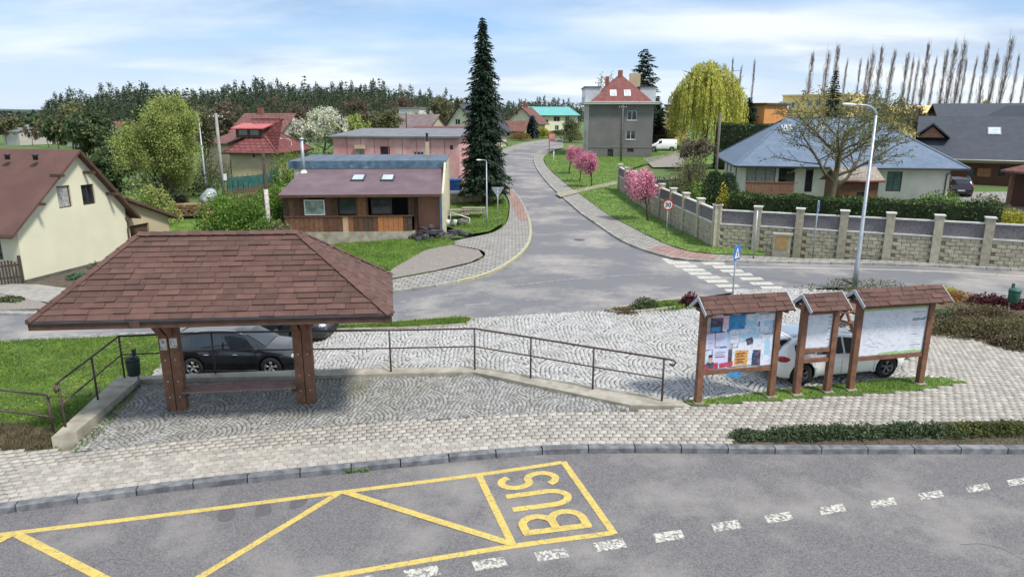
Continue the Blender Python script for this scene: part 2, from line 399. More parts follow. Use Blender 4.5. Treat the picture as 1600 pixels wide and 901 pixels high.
walk_poly = [(p.x, p.y) for p in kback if -17 < p.x < 16] + [(16, right_top[-1].y)] + [(p.x, p.y) for p in reversed(right_top)] + \
            [(p.x, p.y) for p in reversed(BL)] + [(G(1000, 641, 0).x, G(1000, 641, 0).y)] + [(p.x, p.y) for p in reversed(COB_F)] + [(G(95, 702, 0).x, G(95, 702, 0).y), (-13.5, G(0, 704, 0).y), (-17, G(0, 704, 0).y - .9)]
o = sheet('pavement', walk_poly, joint_m, -.012, 2, zf=lambda x, y: 0); pave = o
bedpoly = [(p.x, p.y) for p in bedw] + [(p.x, p.y) for p in reversed([q for q in kback if bedw[0].x < q.x < bedw[-1].x])]
# pavers follow the kerb line
def bone():
    a, b, w_ = .098, .079, .012
    return [(-a, -b + w_), (-a * .45, -b + w_), (-a * .2, -b - w_ * .2), (a * .2, -b - w_ * .2), (a * .45, -b + w_), (a, -b + w_), (a, b - w_), (a * .45, b - w_), (a * .2, b + w_ * .2), (-a * .2, b + w_ * .2), (-a * .45, b - w_), (-a, b - w_)]
bp = bone(); nb = len(bp)
kf = resample(kback, .2)
kf = [p for p in kf if -16.5 < p.x < 16.5]; kt = []
for i, p in enumerate(kf):
    t = kf[min(i + 3, len(kf) - 1)] - kf[max(i - 3, 0)]; kt.append(t.normalized())
cent = []; angs = []
for j in range(62):
    t = .09 + j * .168
    for i in range(len(kf) - 1):
        k = 1 if j % 2 else 0
        n = Vector((-kt[i].y, kt[i].x, 0)); n2_ = Vector((-kt[i + 1].y, kt[i + 1].x, 0))
        p = kf[i] + n * t; q = kf[i + 1] + n2_ * t; c = p.lerp(q, .5 * k); d = q - p
        cent.append((c.x, c.y, d.length)); angs.append(math.atan2(d.y, d.x))
cent = np.array(cent); angs = np.array(angs)
ok = pip(cent[:, :2], walk_poly) & ~pip(cent[:, :2], bedpoly)
cent = cent[ok]; angs = angs[ok]
rr = np.random.RandomState(3)
depth = np.hypot(cent[:, 0] * .6, cent[:, 1]) 
infr = (np.abs(cent[:, 0]) < cent[:, 1] * .8)
order = np.argsort(np.where(infr, depth, 1e6)); near_i = order[:290]; rest_i = order[290:]
m = MB(); top = [(x * .89, y * .87, .012) for x, y in bp]; bot = [(x, y, .0) for x, y in bp]; low = [(x, y, -.03) for x, y in bp]
m.add(top + bot + low, [tuple(range(nb))] + [(nb + i, nb + (i + 1) % nb, (i + 1) % nb, i) for i in range(nb)] + [(2 * nb + i, 2 * nb + (i + 1) % nb, nb + (i + 1) % nb, nb + i) for i in range(nb)])
pm = m.mesh('paver', paver_m)
for i in near_i:
    o = link('paver', pm, pave, (cent[i, 0], cent[i, 1], rr.uniform(-.004, .004)), angs[i]); o.scale = (cent[i, 2] / .2, 1, 1)
T = np.array([(x * .89, y * .87, .012) for x, y in bp] + [(x * .95, y * .95, -.008) for x, y in bp])
N_ = len(rest_i); ca = np.cos(angs[rest_i])[:, None]; sa = np.sin(angs[rest_i])[:, None]; sx = (cent[rest_i, 2] / .2)[:, None]
X = T[None, :, 0] * sx; Y = T[None, :, 1]
V = np.stack([cent[rest_i, 0][:, None] + X * ca - Y * sa, cent[rest_i, 1][:, None] + X * sa + Y * ca, T[None, :, 2] + rr.uniform(-.004, .004, (N_, 1))], -1).reshape(-1, 3)
base = (np.arange(N_) * 2 * nb)[:, None]
sides = np.concatenate([base + np.array([nb + i, nb + (i + 1) % nb, (i + 1) % nb, i])[None] for i in range(nb)])
caps = np.concatenate([base + np.array(q)[None] for q in ((0, 1, 2, 11), (2, 3, 8, 9), (2, 9, 10, 11), (3, 4, 7, 8), (4, 5, 6, 7))])
o = link('pavers', np_mesh('pavers', V, np.concatenate([sides, caps]), paver_m), pave); o['kind'] = 'stuff'
# granite setts in segmental arcs
def setts(name, poly, matr, zf, parent, ang=0.0, cell=.12, W=1.15, seed=0, topz=.012):
    rr = np.random.RandomState(seed); P = np.array([(p[0], p[1]) for p in poly]); c0 = P.mean(0)
    ca, sa = math.cos(ang), math.sin(ang); L = (P - c0) @ np.array([[ca, -sa], [sa, ca]])
    u0, u1 = L[:, 0].min() - W, L[:, 0].max() + W; v0, v1 = L[:, 1].min() - W, L[:, 1].max() + W
    r = W / 2; cell = r / round(r / cell); ring = []          # fish-scale pattern: concentric rings, each fan tucked under the fans of the row below
    for k in range(int(round(r / cell))):
        q = (k + .5) * cell; m_ = max(1, int(2 * math.pi * q / cell)); a_ = 2 * math.pi * (np.arange(m_) + .5 * (k % 2)) / m_
        ring.append(np.stack([q * np.cos(a_), q * np.sin(a_), a_ - math.pi / 2], -1))
    ring = np.concatenate(ring); x_, y_ = ring[:, 0], ring[:, 1]; e_ = r + cell * .02
    keep = (np.hypot(x_ - r, y_ + r) > e_) & (np.hypot(x_ + r, y_ + r) > e_) & (np.hypot(x_, y_ + 2 * r) > e_) & (y_ > -r * .98)
    ring = ring[keep]; C = []
    for jj, v in enumerate(np.arange(v0, v1 + r, r)):
        for u in np.arange(u0 + (r if jj % 2 else 0), u1 + W, W):
            c_ = ring.copy(); c_[:, 0] += u; c_[:, 1] += v; C.append(c_)
    C = np.concatenate(C); n = len(C)
    C[:, :2] += rr.normal(0, cell * .05, (n, 2)); C[:, 2] += rr.normal(0, .07, n) + ang
    xy = C[:, :2] @ np.array([[ca, sa], [-sa, ca]]) + c0
    k = pip(xy, poly); xy = xy[k]; A = C[k, 2]; n = len(xy)
    hx = cell * .455 * rr.uniform(.85, 1.06, n); hy = cell * .445 * rr.uniform(.8, 1.04, n)
    T = np.array([(-1, -1, 0), (1, -1, 0), (1, 1, 0), (-1, 1, 0), (-.74, -.74, 1), (.74, -.74, 1), (.74, .74, 1), (-.74, .74, 1)])
    X = T[None, :, 0] * hx[:, None]; Y = T[None, :, 1] * hy[:, None]; cs = np.cos(A)[:, None]; sn = np.sin(A)[:, None]
    zb = np.array([zf(a, b) for a, b in xy])[:, None] + rr.uniform(-.004, .004, (n, 1))
    V = np.stack([xy[:, :1] + X * cs - Y * sn, xy[:, 1:] + X * sn + Y * cs, zb + np.where(T[None, :, 2] > 0, topz, -.012)], -1).reshape(-1, 3)
    b = (np.arange(n) * 8)[:, None]
    Fq = np.concatenate([b + np.array(q)[None] for q in ((4, 5, 6, 7), (0, 1, 5, 4), (1, 2, 6, 5), (2, 3, 7, 6), (3, 0, 4, 7))])
    o = link(name, np_mesh(name, V, Fq, matr), parent); o['kind'] = 'stuff'; return o
z0f = lambda x, y: 0.0
po = sheet('shelter_floor', plat, joint_m, -.006, 2, zf=z0f)
setts('setts', plat, sett2_m, z0f, po, ang=-.08, cell=.108, W=2.1, seed=1)
# car park
lot_px = [(225, 596), (262, 560), (330, 535), (420, 530), (500, 514), (560, 513), (640, 512), (730, 507), (742, 497), (850, 490), (950, 485), (975, 489), (1040, 484), (1085, 474), (1130, 470), (1150, 452), (1240, 450), (1330, 454), (1400, 470), (1440, 512), (1425, 545), (1404, 575), (1500, 596)]
lotw = GP(lot_px) + [BL[3], BL[2], BL[1], BL[0]] + [Vector((p.x, p.y, 0)) for p in reversed(W_OUT_T)]
lotw = GP(lot_px[:-1]) + [BLB[3], BLB[2], BLB[1], BLB[0]] + [p.copy() for p in reversed(W_OUT_T[1:-1])]
lotp = [(p.x, p.y) for p in lotw]
lo = sheet('car_park', lotp, joint_m, -.008, 1.5)
setts('setts', lotp, sett_m, hgt, lo, ang=.12, cell=.125, W=2.6, seed=2)
# main road, side street
mt = [(-500, 470), (0, 489), (120, 487), (300, 482), (450, 471), (612, 455), (700, 442), (760, 428), (800, 407), (824, 385), (831, 362), (826, 335), (812, 308), (797, 290), (787, 272), (783, 252), (790, 240), (815, 229), (850, 222), (880, 219)]
mb = [(880, 226), (862, 229), (842, 236), (834, 246), (838, 262), (858, 288), (893, 320), (930, 348), (975, 377), (1030, 397), (1075, 405), (1150, 407), (1300, 410), (1450, 414), (1600, 421), (2300, 460)]
mn = [(2300, 520), (1600, 473), (1490, 461), (1440, 455), (1330, 446), (1240, 448), (1150, 453), (1080, 463), (960, 484), (740, 496), (610, 504), (500, 509), (250, 519), (0, 531), (-600, 560)]
W1 = crs(GP(mt), 6); W2 = crs(GP(mb), 6); W3 = crs(GP(mn), 4)
roadp = [(p.x, p.y) for p in W1] + [(p.x, p.y) for p in W2] + [(p.x, p.y) for p in W3]
sheet('street', roadp, asph2, -.10, 2.2)
# pavement on the far left side and right side of the side street
lw_in = [(-500, 462), (0, 484), (300, 474), (500, 455), (612, 437), (680, 424), (735, 411), (757, 400), (750, 390), (705, 381), (720, 374), (770, 363), (790, 350), (796, 330), (795, 312), (786, 296), (776, 275), (770, 252), (778, 238), (805, 226), (845, 219), (880, 216)]
Lw = [p for p in crs(GP(lw_in), 5)]
lwp = [(p.x, p.y) for p in W1] + [(p.x, p.y) for p in reversed(Lw)]
sheet('pavement_left', lwp, walk_m, .0, 1.2)
rw_in = [(880, 231), (868, 234), (856, 240), (849, 248), (856, 262), (880, 284), (915, 310), (955, 338), (1000, 362), (1040, 381), (1075, 392), (1117, 397), (1180, 399), (1250, 403), (1330, 405), (1450, 409), (1600, 416), (2300, 452)]
Rw = crs(GP(rw_in), 5)
rwp = [(p.x, p.y) for p in W2] + [(p.x, p.y) for p in reversed(Rw)]
sheet('pavement_right', rwp, walk_m, .0, 1.2)
def px_sheet(name, px, m_, off, step=1.2, kind='structure', label=None):
    return sheet(name, [(p.x, p.y) for p in GP(px)], m_, off, step, kind=kind)
px_sheet('tactile_paving', [(1010, 389), (1050, 403), (1120, 405), (1118, 398), (1075, 393), (1040, 384)], walkr_m, .012)
px_sheet('tactile_paving', [(789, 292), (809, 305), (829, 343), (812, 345), (800, 318)], walkr_m, .012)
def kerb_run(curve, name, h0, h1, wid, m_, step=1.0, seed=0, ymax=75, side=1, paint=None):
    rng = random.Random(seed); root = empty(name); root['kind'] = 'structure'; n = 0; far = MB()
    pts = resample(curve, step)
    for a, b in zip(pts, pts[1:]):
        d = b - a; d.z = 0; L = d.length
        if L < .05: continue
        u = d / L; nn = Vector((-u.y, u.x, 0)) * side; g = .012
        za = hgt(a.x, a.y); zb = hgt(b.x, b.y); j = rng.uniform(-.008, .008)
        P = []
        for p, z, s_ in ((a, za, g), (b, zb, -g)):
            q = Vector((p.x, p.y, 0)) + u * s_
            P += [q + Vector((0, 0, z + h0)), q + Vector((0, 0, z + h1 - .015 + j)), q + nn * .015 + Vector((0, 0, z + h1 + j)), q + nn * wid + Vector((0, 0, z + h1 + j)), q + nn * wid + Vector((0, 0, z + h0))]
        Fc = [(0, 1, 2, 3, 4), (9, 8, 7, 6, 5)] + [(i, i + 5, i + 6, i + 1) for i in range(4)]
        if side < 0: Fc = [q[::-1] for q in Fc]
        vis = abs(a.x) < a.y * .8
        if a.y < ymax and vis and n < 280:
            m = MB(); m.add([p - a for p in P], Fc)
            m.build('kerb_stone', (paint(a) if paint else m_), root, tuple(a)); n += 1
        else: far.add(P, Fc)
    if far.v:
        o = far.build('kerb_stones', m_, root); o['kind'] = 'stuff'
kyel = mat('yellow_painted_kerb', (.55, .50, .22), .85, (.38, .36, .24), 6, stain=((.30, .29, .27), 6, .5, .6))
i0 = 6 * 8; 
kerb_run(W1, 'kerb', -.14, .02, .15, kerb2_m, 1.0, 7, side=1, paint=lambda p: kyel if (p.x > -3.2 and p.y < 48) else kerb2_m)
kerb_run(W2, 'kerb', -.14, .02, .15, kerb2_m, 1.0, 8, side=1)
# low kerbs round the islands south of the main road
isl_px = [(500, 512), (610, 505), (700, 498), (728, 496), (738, 500), (726, 507), (640, 512), (560, 514)]
px_sheet('grass_verge', [(470, 512)] + isl_px[1:] + [(480, 520)], gr_m, .03)
kerb_run(crs(GP([(600, 506), (700, 498), (728, 496), (738, 500), (726, 507), (640, 512), (520, 515)]), 6), 'kerb', -.08, .06, .1, conc_m, .8, 9)
strip_px = [(950, 485), (990, 478), (1040, 471), (1085, 464), (1130, 464), (1130, 476), (1085, 476), (1040, 483), (975, 489)]
px_sheet('planting_bed', strip_px, soil_m, .03)
kerb_run(crs(GP([(1130, 476), (1085, 476), (1040, 483), (975, 489), (952, 486), (990, 479), (1085, 465)]), 5), 'kerb', -.08, .09, .1, conc_m, .6, 10)
# right planting island with mulch
px_sheet('planting_bed', [(1320, 452), (1420, 452), (1490, 462), (1600, 474), (1900, 505), (1900, 640), (1600, 553), (1520, 530), (1470, 514), (1440, 516), (1420, 480), (1330, 470)], mat('bark_mulch', (.17, .10, .08), .95, (.09, .06, .05), 4, .6, 30, stain=((.07, .10, .03), 1.2, .5, .6)), .01)
# grass areas
px_sheet('lawn', [(-500, 560), (0, 531), (250, 519), (470, 510), (500, 514), (420, 530), (330, 535), (262, 560), (215, 600), (184, 588), (80, 683), (100, 702), (0, 704), (-500, 760)], gr_m, -.04)
verge_px = [(856, 240), (849, 248), (856, 262), (880, 284), (915, 310), (955, 338), (1000, 362), (1040, 381), (1075, 392), (1117, 397), (1195, 399), (1190, 387), (1117, 384), (1050, 355), (1000, 322), (968, 296), (968, 270), (1060, 240), (980, 236), (900, 232)]
px_sheet('grass_verge', verge_px, gr_m, .03, 1.5)
px_sheet('garden_lawn', [(500, 455), (612, 437), (680, 424), (560, 380), (440, 385)], gr_m, -.03)
px_sheet('gravel_patch', [(608, 436), (680, 423), (735, 410), (755, 400), (748, 391), (705, 383), (665, 390), (612, 420)], gravel_m, .02)
px_sheet('grass_verge', [(505, 388), (560, 372), (640, 375), (700, 372), (712, 381), (665, 391), (612, 421), (560, 425)], gr_m, .03)
px_sheet('grass_verge', [(738, 366), (690, 352), (680, 335), (700, 310), (770, 305), (788, 310), (794, 330), (788, 348), (765, 362)], gr_m, .04)
px_sheet('front_garden', [(-400, 462), (-300, 440), (0, 447), (40, 440), (205, 398), (330, 400), (420, 430), (300, 474), (100, 480), (0, 484)], soil_m, -.04)
px_sheet('path', [(-200, 452), (0, 458), (60, 470), (150, 482), (200, 474), (140, 455), (60, 444), (-200, 440)], mat('path_concrete', (.36, .34, .31), .9, (.26, .25, .22), 3, .3, 30), .0)
px_sheet('gravel_patch', [(-300, 480), (0, 484), (90, 482), (60, 470), (0, 459), (-300, 453)], gravel_m, .01)
px_sheet('field_lawn', [(255, 345), (330, 345), (420, 300), (435, 250), (460, 225), (480, 225), (560, 250), (520, 262), (440, 330), (430, 360), (420, 390), (255, 370)], gr_m, .02)
px_sheet('grass_verge', [(1020, 232), (1060, 213), (1130, 213), (1160, 240), (1120, 262), (1060, 262)], gr_m, .0)
px_sheet('path', [(868, 303), (905, 296), (960, 284), (1060, 277), (1062, 280), (962, 289), (912, 300), (876, 309)], mat('gravel_path', (.35, .32, .24), .95, (.25, .24, .16), 3), .06)
px_sheet('gravel_patch', [(1005, 248), (1060, 238), (1080, 245), (1060, 262), (1020, 262)], gravel_m, .05)
px_sheet('driveway', [(1420, 330), (1440, 308), (1480, 300), (1600, 300), (1800, 320), (1800, 345), (1580, 335), (1500, 322)], walk_m, .02)
# front bed along the boards and end strips
strip = [(p.x, p.y) for p in BL] + [(p.x, p.y) for p in reversed(BLB)]
sheet('grass_strip', strip, gr_m, .004, .8, zf=z0f)
sheet('planting_bed', bedpoly, soil_m, .004, .8, zf=z0f)
# ---- markings
def ribbon(name, pts, wd, m_, off, zf=hgt, parent=None):
    c = [Vector((p.x, p.y, 0)) for p in pts]; a = offset(c, wd / 2); b = offset(c, -wd / 2)
    V = [(p.x, p.y, zf(p.x, p.y) + off) for p in a] + [(p.x, p.y, zf(p.x, p.y) + off) for p in b]; n = len(a)
    me = bpy.data.meshes.new(name); me.from_pydata(V, [], [(n + i, n + i + 1, i + 1, i) for i in range(n - 1)]); me.materials.append(m_)
    o = link(name, me); o['kind'] = 'structure'; return o
mk = ZR + .004
def nl(name, px, wd, m_, off=mk, sub=10):
    P = crs(GP(px, ZR), sub) if len(px) > 2 else [G(*px[0], ZR).lerp(G(*px[1], ZR), t / 6) for t in range(7)]
    return ribbon(name, P, wd, m_, off, zf=z0f)
nl('yellow_line', [(-260, 872), (-100, 849), (0, 835), (265, 803), (530, 769), (750, 741), (878, 722)], .13, yel_m)
nl('yellow_line', [(880, 721), (960, 834)], .14, yel_m, mk + .004)
nl('yellow_line', [(957, 832), (800, 853), (640, 879), (500, 903), (300, 940)], .13, yel_m)
nl('yellow_line', [(748, 742), (801, 851)], .14, yel_m, mk + .004)
nl('yellow_line', [(24, 833), (185, 915)], .15, yel_m, mk + .004)
nl('yellow_line', [(528, 771), (290, 915)], .14, yel_m, mk + .004)
nl('yellow_line', [(540, 769), (797, 849)], .15, yel_m, mk + .008)
nl('yellow_line', [(24, 833), (-120, 905)], .15, yel_m, mk + .012)
Q = [G(800, 852, ZR), G(958, 832, ZR), G(878, 722, ZR), G(748, 740, ZR)]     # BL BR TR TL of the box
def bil(u, v): return (Q[0] * (1 - u) + Q[1] * u) * (1 - v) + (Q[3] * (1 - u) + Q[2] * u) * v
def glyph(strokes, v0, v1, sw):
    m = MB()
    for st_ in strokes:   # a: along v, b: up the letter = towards smaller u
        P = [bil(.83 - b * .66, v0 + a * (v1 - v0)) for a, b in st_]; c = [Vector((p.x, p.y, 0)) for p in P]
        L_ = offset(c, sw / 2); R_ = offset(c, -sw / 2); n = len(c)
        m.add([(p.x, p.y, 0) for p in L_] + [(p.x, p.y, 0) for p in R_], [(n + i, n + i + 1, i + 1, i) for i in range(n - 1)])
    return m
def arc(cx, cy, rx, ry, a0, a1, n=14): return [(cx + rx * math.cos(R(a0 + (a1 - a0) * k / n)), cy + ry * math.sin(R(a0 + (a1 - a0) * k / n))) for k in range(n + 1)]
bus = empty('road_lettering'); bus['kind'] = 'structure'
gB = [[(.08, -.02), (.08, 1.02)], [(0, .03), (.45, .03)] + arc(.5, .27, .42, .24, -90, 90) + [(.1, .51)], [(0, .97), (.4, .97)] + arc(.45, .74, .38, .23, 90, -90) + [(.1, .51)]]
gU = [[(.08, 1.0), (.08, .35)] + arc(.5, .32, .42, .29, 180, 360) + [(.92, 1.0)]]
gS = [arc(.5, .73, .40, .24, 20, 180, 10)[0:] + arc(.5, .73, .40, .24, 180, 250, 5)[1:] + [(.5, .5)] + arc(.5, .27, .42, .24, 70, 0, 5) + arc(.5, .27, .42, .24, 0, -160, 10)[1:]]
for k, (nm, gg, v0, v1) in enumerate((('letter_b', gB, .10, .335), ('letter_u', gU, .405, .625), ('letter_s', gS, .69, .90))):
    mm_ = glyph(gg, v0, v1, .155)
    # separate strokes get their own height so none share a plane
    per = []; 
    o = mm_.build(nm, yel_m, bus, (0, 0, mk + .004))
    zoff = 0; idx = 0
    for q, st_ in enumerate(gg):
        for _ in range(2 * len(st_)): o.data.vertices[idx].co.z = q * .003; idx += 1
for k, (x, y) in enumerate([(560, 909), (660, 894), (765, 880), (862, 866), (953, 851), (1045, 837), (1135, 821), (1217, 808), (1300, 795), (1380, 785), (1455, 773), (1528, 762), (1592, 752), (1660, 744)]):
    c = G(x, y, ZR); d = (G(x + 45, y - 7, ZR) - G(x - 45, y + 7, ZR)).normalized(); n = Vector((-d.y, d.x, 0)); sk = (G(x + 4, y + 8, ZR) - G(x - 4, y - 8, ZR)); sk = sk.normalized() * .13
    P = [c - d * .27 + sk, c + d * .27 + sk, c + d * .27 - sk, c - d * .27 - sk]
    me = bpy.data.meshes.new('lane_dash'); me.from_pydata([(p.x - c.x, p.y - c.y, 0) for p in P], [], [(0, 1, 2, 3)]); me.materials.append(whi_m)
    o = link('lane_dash', me, None, (c.x, c.y, mk)); o['kind'] = 'structure'
lz = [(1043, 403), (1059, 407.5), (1071, 413), (1083.5, 418.5), (1093, 424), (1107, 430), (1119, 436), (1136, 443), (1150, 450)]
rz_ = [(1114, 408.5), (1131, 414), (1143, 420), (1157.5, 425.5), (1173.5, 432), (1189.5, 439.5), (1206, 446), (1222, 453)]
for (x, y) in lz + rz_:
    wd = 9 if y < 404 else 19
    c = G(x, y); P = [G(x - wd, y - 2.1), G(x + wd - 4, y - 2.3), G(x + wd + 2, y + 1.9), G(x - wd + 6, y + 2.2)]
    me = bpy.data.meshes.new('crossing_stripe'); me.from_pydata([(p.x - c.x, p.y - c.y, p.z - c.z) for p in P], [], [(3, 2, 1, 0)]); me.materials.append(whi2_m)
    o = link('crossing_stripe', me, None, (c.x, c.y, c.z - .094)); o['kind'] = 'structure'
def fl(px, wd, off=-.096, m_=line_m): return ribbon('road_line', resample(crs(GP(px), 8), 1.0), wd, m_, off)
fl([(612, 470), (700, 457), (800, 443), (880, 434), (970, 427), (1055, 424)], .14)
for a in ((615, 484, 668, 479), (723, 473, 765, 470), (822, 466, 840, 464.5), (920, 457, 960, 454), (1000, 450, 1050, 445)): fl([(a[0], a[1]), ((a[0] + a[2]) / 2, (a[1] + a[3]) / 2), (a[2], a[3])], .12)
fl([(1155, 414), (1300, 416), (1450, 420), (1600, 428), (1900, 445)], .14, m_=whi2_m)
fl([(1440, 448), (1520, 452), (1600, 460)], .14, m_=line_m)
fl([(0, 526), (200, 517), (400, 509)], .25, m_=line_m)

dpm = mat('dark_bitumen', (.12, .115, .12), .8, (.09, .086, .09), 20)
for pxs in ([(345, 790), (362, 788), (368, 800), (362, 812), (344, 814), (340, 806)], [(402, 786), (420, 782), (424, 800), (410, 806), (398, 806)], [(455, 782), (480, 776), (474, 790), (452, 794)]):
    P = GP(pxs, ZR); sheet('asphalt_patch', [(p.x, p.y) for p in crs(P + [P[0]], 4)[:-1]], dpm, mk - .002, .5, zf=z0f)
rngc = random.Random(2)
for x, y, a in ((1500, 850, .3), (180, 880, -.1)):
    p = G(x, y, ZR); pts = [p]; dd = Vector((math.cos(a), math.sin(a), 0))
    for _ in range(14): dd = (dd + Vector((rngc.gauss(0, .3), rngc.gauss(0, .3), 0))).normalized(); pts.append(pts[-1] + dd * .16)
    ribbon('asphalt_crack', pts, .014, dpm, mk - .001, zf=z0f)
P = G(905, 372); m = MB(); m.lathe([(0, .006), (.30, .006), (.33, 0)], 18); o = m.build('manhole_cover', mat('cast_iron', (.09, .085, .08), .6, (.05, .05, .05), 30), None, (P.x, P.y, P.z - .098)); tag(o, 'round iron manhole cover in the junction asphalt', 'manhole cover')
# ============================================================ shelter
def clip_poly(P, a, b):      # keep the part of 2D polygon P on the left of a->b
    o = []; n = len(P); dx, dy = b[0] - a[0], b[1] - a[1]
    f = lambda p: dx * (p[1] - a[1]) - dy * (p[0] - a[0])
    for i in range(n):
        p, q = P[i], P[(i + 1) % n]; fp, fq = f(p), f(q)
        if fp >= 0: o.append(p)
        if fp * fq < 0: t = fp / (fp - fq); o.append((p[0] + (q[0] - p[0]) * t, p[1] + (q[1] - p[1]) * t))
    return o
def shingle_plane(root, quad, rowh, wid, seed, parts=True, thick=.014, matr=None, name='shingle', lift=.004):
    """quad: eave-left, eave-right, top-right, top-left (world, seen from outside); rows climb from the eave."""
    matr = matr or shing_m; rng = random.Random(seed)
    A, B, C_, D = [Vector(p) for p in quad]; u = (B - A).normalized(); nn = (B - A).cross(D - A)
    if nn.length < 1e-6: nn = (B - A).cross(C_ - A)
    nn.normalize(); v = nn.cross(u)
    P2 = [((p - A).dot(u), (p - A).dot(v)) for p in (A, B, C_, D)]
    if (C_ - D).length < .01: P2 = P2[:3]
    top = max(p[1] for p in P2); n = int(math.ceil(top / rowh)); rest = MB(); cnt = 0
    for r in range(n):
        v0 = r * rowh - .012; v1 = (r + 1) * rowh + .03; x = -rng.uniform(.1, wid)
        while x < max(p[0] for p in P2):
            w_ = wid * rng.uniform(.72, 1.3); q = [(x + .006, v0), (x + w_ - .006, v0), (x + w_ - .006, v1), (x + .006, v1)]
            for i in range(len(P2)):
                a, b = P2[i], P2[(i + 1) % len(P2)]
                if i == 0: a = (a[0], -.05); b = (b[0], -.05)
                q = clip_poly(q, a, b)
                if len(q) < 3: break
            x += w_
            if len(q) < 3: continue
            t = thick * rng.choice((.7, 1, 1.6)); W3 = []
            for (a, b) in q:
                lf = lift + t * max(0, 1 - (b - v0) / (v1 - v0)) ** .6 * 1.6 + .002
                W3.append((A + u * a + v * b, nn * lf))
            o0 = W3[0][0]; top_ = [p + l for p, l in W3]; bot_ = [p for p, l in W3]; m = len(W3)
            Fc = [tuple(range(m))] + [(m + i, m + (i + 1) % m, (i + 1) % m, i) for i in range(m)]
            if parts and cnt < 290:
                mb_ = MB(); mb_.add([p - root.location for p in top_ + bot_], Fc); mb_.build(name, matr, root); cnt += 1
            else: rest.add([p - root.location for p in top_ + bot_], Fc)
    if rest.v:
        o = rest.build(name + 's', matr, root); o['kind'] = 'stuff'
E_, Rg = 2.82, 4.33
FL, FR, BR_ = G(42, 503, E_), G(612, 490, E_), G(611, 428, E_)
ax = (FR - FL).normalized(); ay = Vector((-ax.y, ax.x, 0)); dep = (BR_ - FR).dot(ay)
BR_.z = E_; BL_ = FL + (BR_ - FR)
R0 = FL + ay * dep / 2 + ax * dep * .5 * .92; R1 = FR + ay * dep / 2 - ax * dep * .5 * 1.03
R0.z = R1.z = Rg
r0t, r1t = G(237, 362, Rg), G(480, 361, Rg)
base_ = FL + (BR_ - FR) / 2
R0 = base_ + ax * (r0t - FL).dot(ax); R1 = base_ + ax * (r1t - FL).dot(ax); R0.z = R1.z = Rg
pc = (R0 + R1) / 2
sh = empty('bus_shelter', (pc.x, pc.y, 0), 0, 'open wooden bus shelter with a red-brown shingled hip roof on two paired posts', 'bus shelter')
loc = lambda p: Vector(p) - sh.location
m = MB(); t = .10
Vv = [FL, FR, BR_, BL_, R0, R1]
dn = Vector((0, 0, -t))
m.add([loc(p) for p in Vv] + [loc(p + dn) for p in (FL, FR, BR_, BL_, R0, R1)],
      [(0, 1, 5, 4), (1, 2, 5), (2, 3, 4, 5), (3, 0, 4), (6, 10, 11, 7), (7, 11, 8), (8, 11, 10, 9), (9, 10, 6), (0, 6, 7, 1), (1, 7, 8, 2), (2, 8, 9, 3), (3, 9, 6, 0)])
m.build('roof_deck', woodd_m, sh)
shingle_plane(sh, (FL, FR, R1, R0), .158, .41, 1)
shingle_plane(sh, (FR, BR_, R1, R1), .158, .41, 2)
shingle_plane(sh, (BR_, BL_, R0, R1), .165, .46, 3, parts=False)
shingle_plane(sh, (BL_, FL, R0, R0), .165, .46, 4, parts=False)
for a, b in ((FL, R0), (FR, R1), (BR_, R1), (BL_, R0), (R0, R1)):        # hip and ridge caps
    L = (b - a).length; n = int(L / .27); d = (b - a) / n; s_ = d.cross(Vector((0, 0, 1))).normalized() * .13
    for i in range(n):
        p = a + d * i; q = p + d * 1.08; up = Vector((0, 0, .035 if i % 1 == 0 else .03)); dr = Vector((0, 0, -.045 if a != R0 else -.06))
        mb_ = MB(); mb_.add([loc(x) for x in (p + s_ + dr + up * 1.3, p + up * 1.75, p - s_ + dr + up * 1.3, q + s_ + dr + up * .9, q + up * 1.1, q - s_ + dr + up * .9)], [(0, 1, 4, 3), (1, 2, 5, 4), (0, 2, 1)])
        mb_.build('ridge_cap', shing_m, sh)
m = MB()
for a, b in ((FL, FR), (FR, BR_), (BR_, BL_), (BL_, FL)):
    n = Vector(((b - a).y, -(b - a).x, 0)).normalized()
    m.beam(loc(a + n * .02 + Vector((0, 0, -.02))), loc(b + n * .02 + Vector((0, 0, -.02))), .035, .05)
m.build('drip_edge', fascia_m, sh)
for a, b in ((FL, FR), (FR, BR_), (BR_, BL_), (BL_, FL)):
    n = Vector(((b - a).y, -(b - a).x, 0)).normalized()
    MB().beam(loc(a - n * .02 + Vector((0, 0, -.12))), loc(b - n * .02 + Vector((0, 0, -.12))), .03, .15).build('fascia_board', woodd_m, sh)
# posts
PL = [G(276, 641, 0), G(478, 631, 0)]
PL[0].y += .1; PL[1].y += .12
bx = (PL[1] - PL[0]).normalized(); by = Vector((-bx.y, bx.x, 0))
for k, P in enumerate(PL):
    for s_ in (-1, 1):
        c = P + bx * s_ * .115
        mb_ = MB(); mb_.uvn(loc((c.x, c.y, 0)), bx, by, -.105, .105, 0, E_ + .25, -.12, .12); o = mb_.build('post', wood_m, sh)
    # corbels and cross arm
    for s_ in (-1, 1):
        for q in (-1, 1):
            c = P + bx * s_ * .08
            MB().beam(loc(c + by * q * .1 + Vector((0, 0, 1.95))), loc(c + by * q * 1.0 + Vector((0, 0, E_ - .05))), .1, .14).build('brace', wood_m, sh)
        c = P + bx * s_ * .115
    for q in (-1, 1):
        if k == 0 and q < 0 or k == 1 and q > 0:
            MB().beam(loc(P + bx * q * .15 + Vector((0, 0, 2.0))), loc(P + bx * q * .62 + Vector((0, 0, E_ - .1))), .22, .2).build('brace', wood_m, sh)
    MB().uvn(loc((P.x, P.y, 0)), bx, by, -.1, .1, E_ - .18, E_ - .02, -dep / 2 + .12, dep / 2 - .12).build('cross_beam', woodd_m, sh)
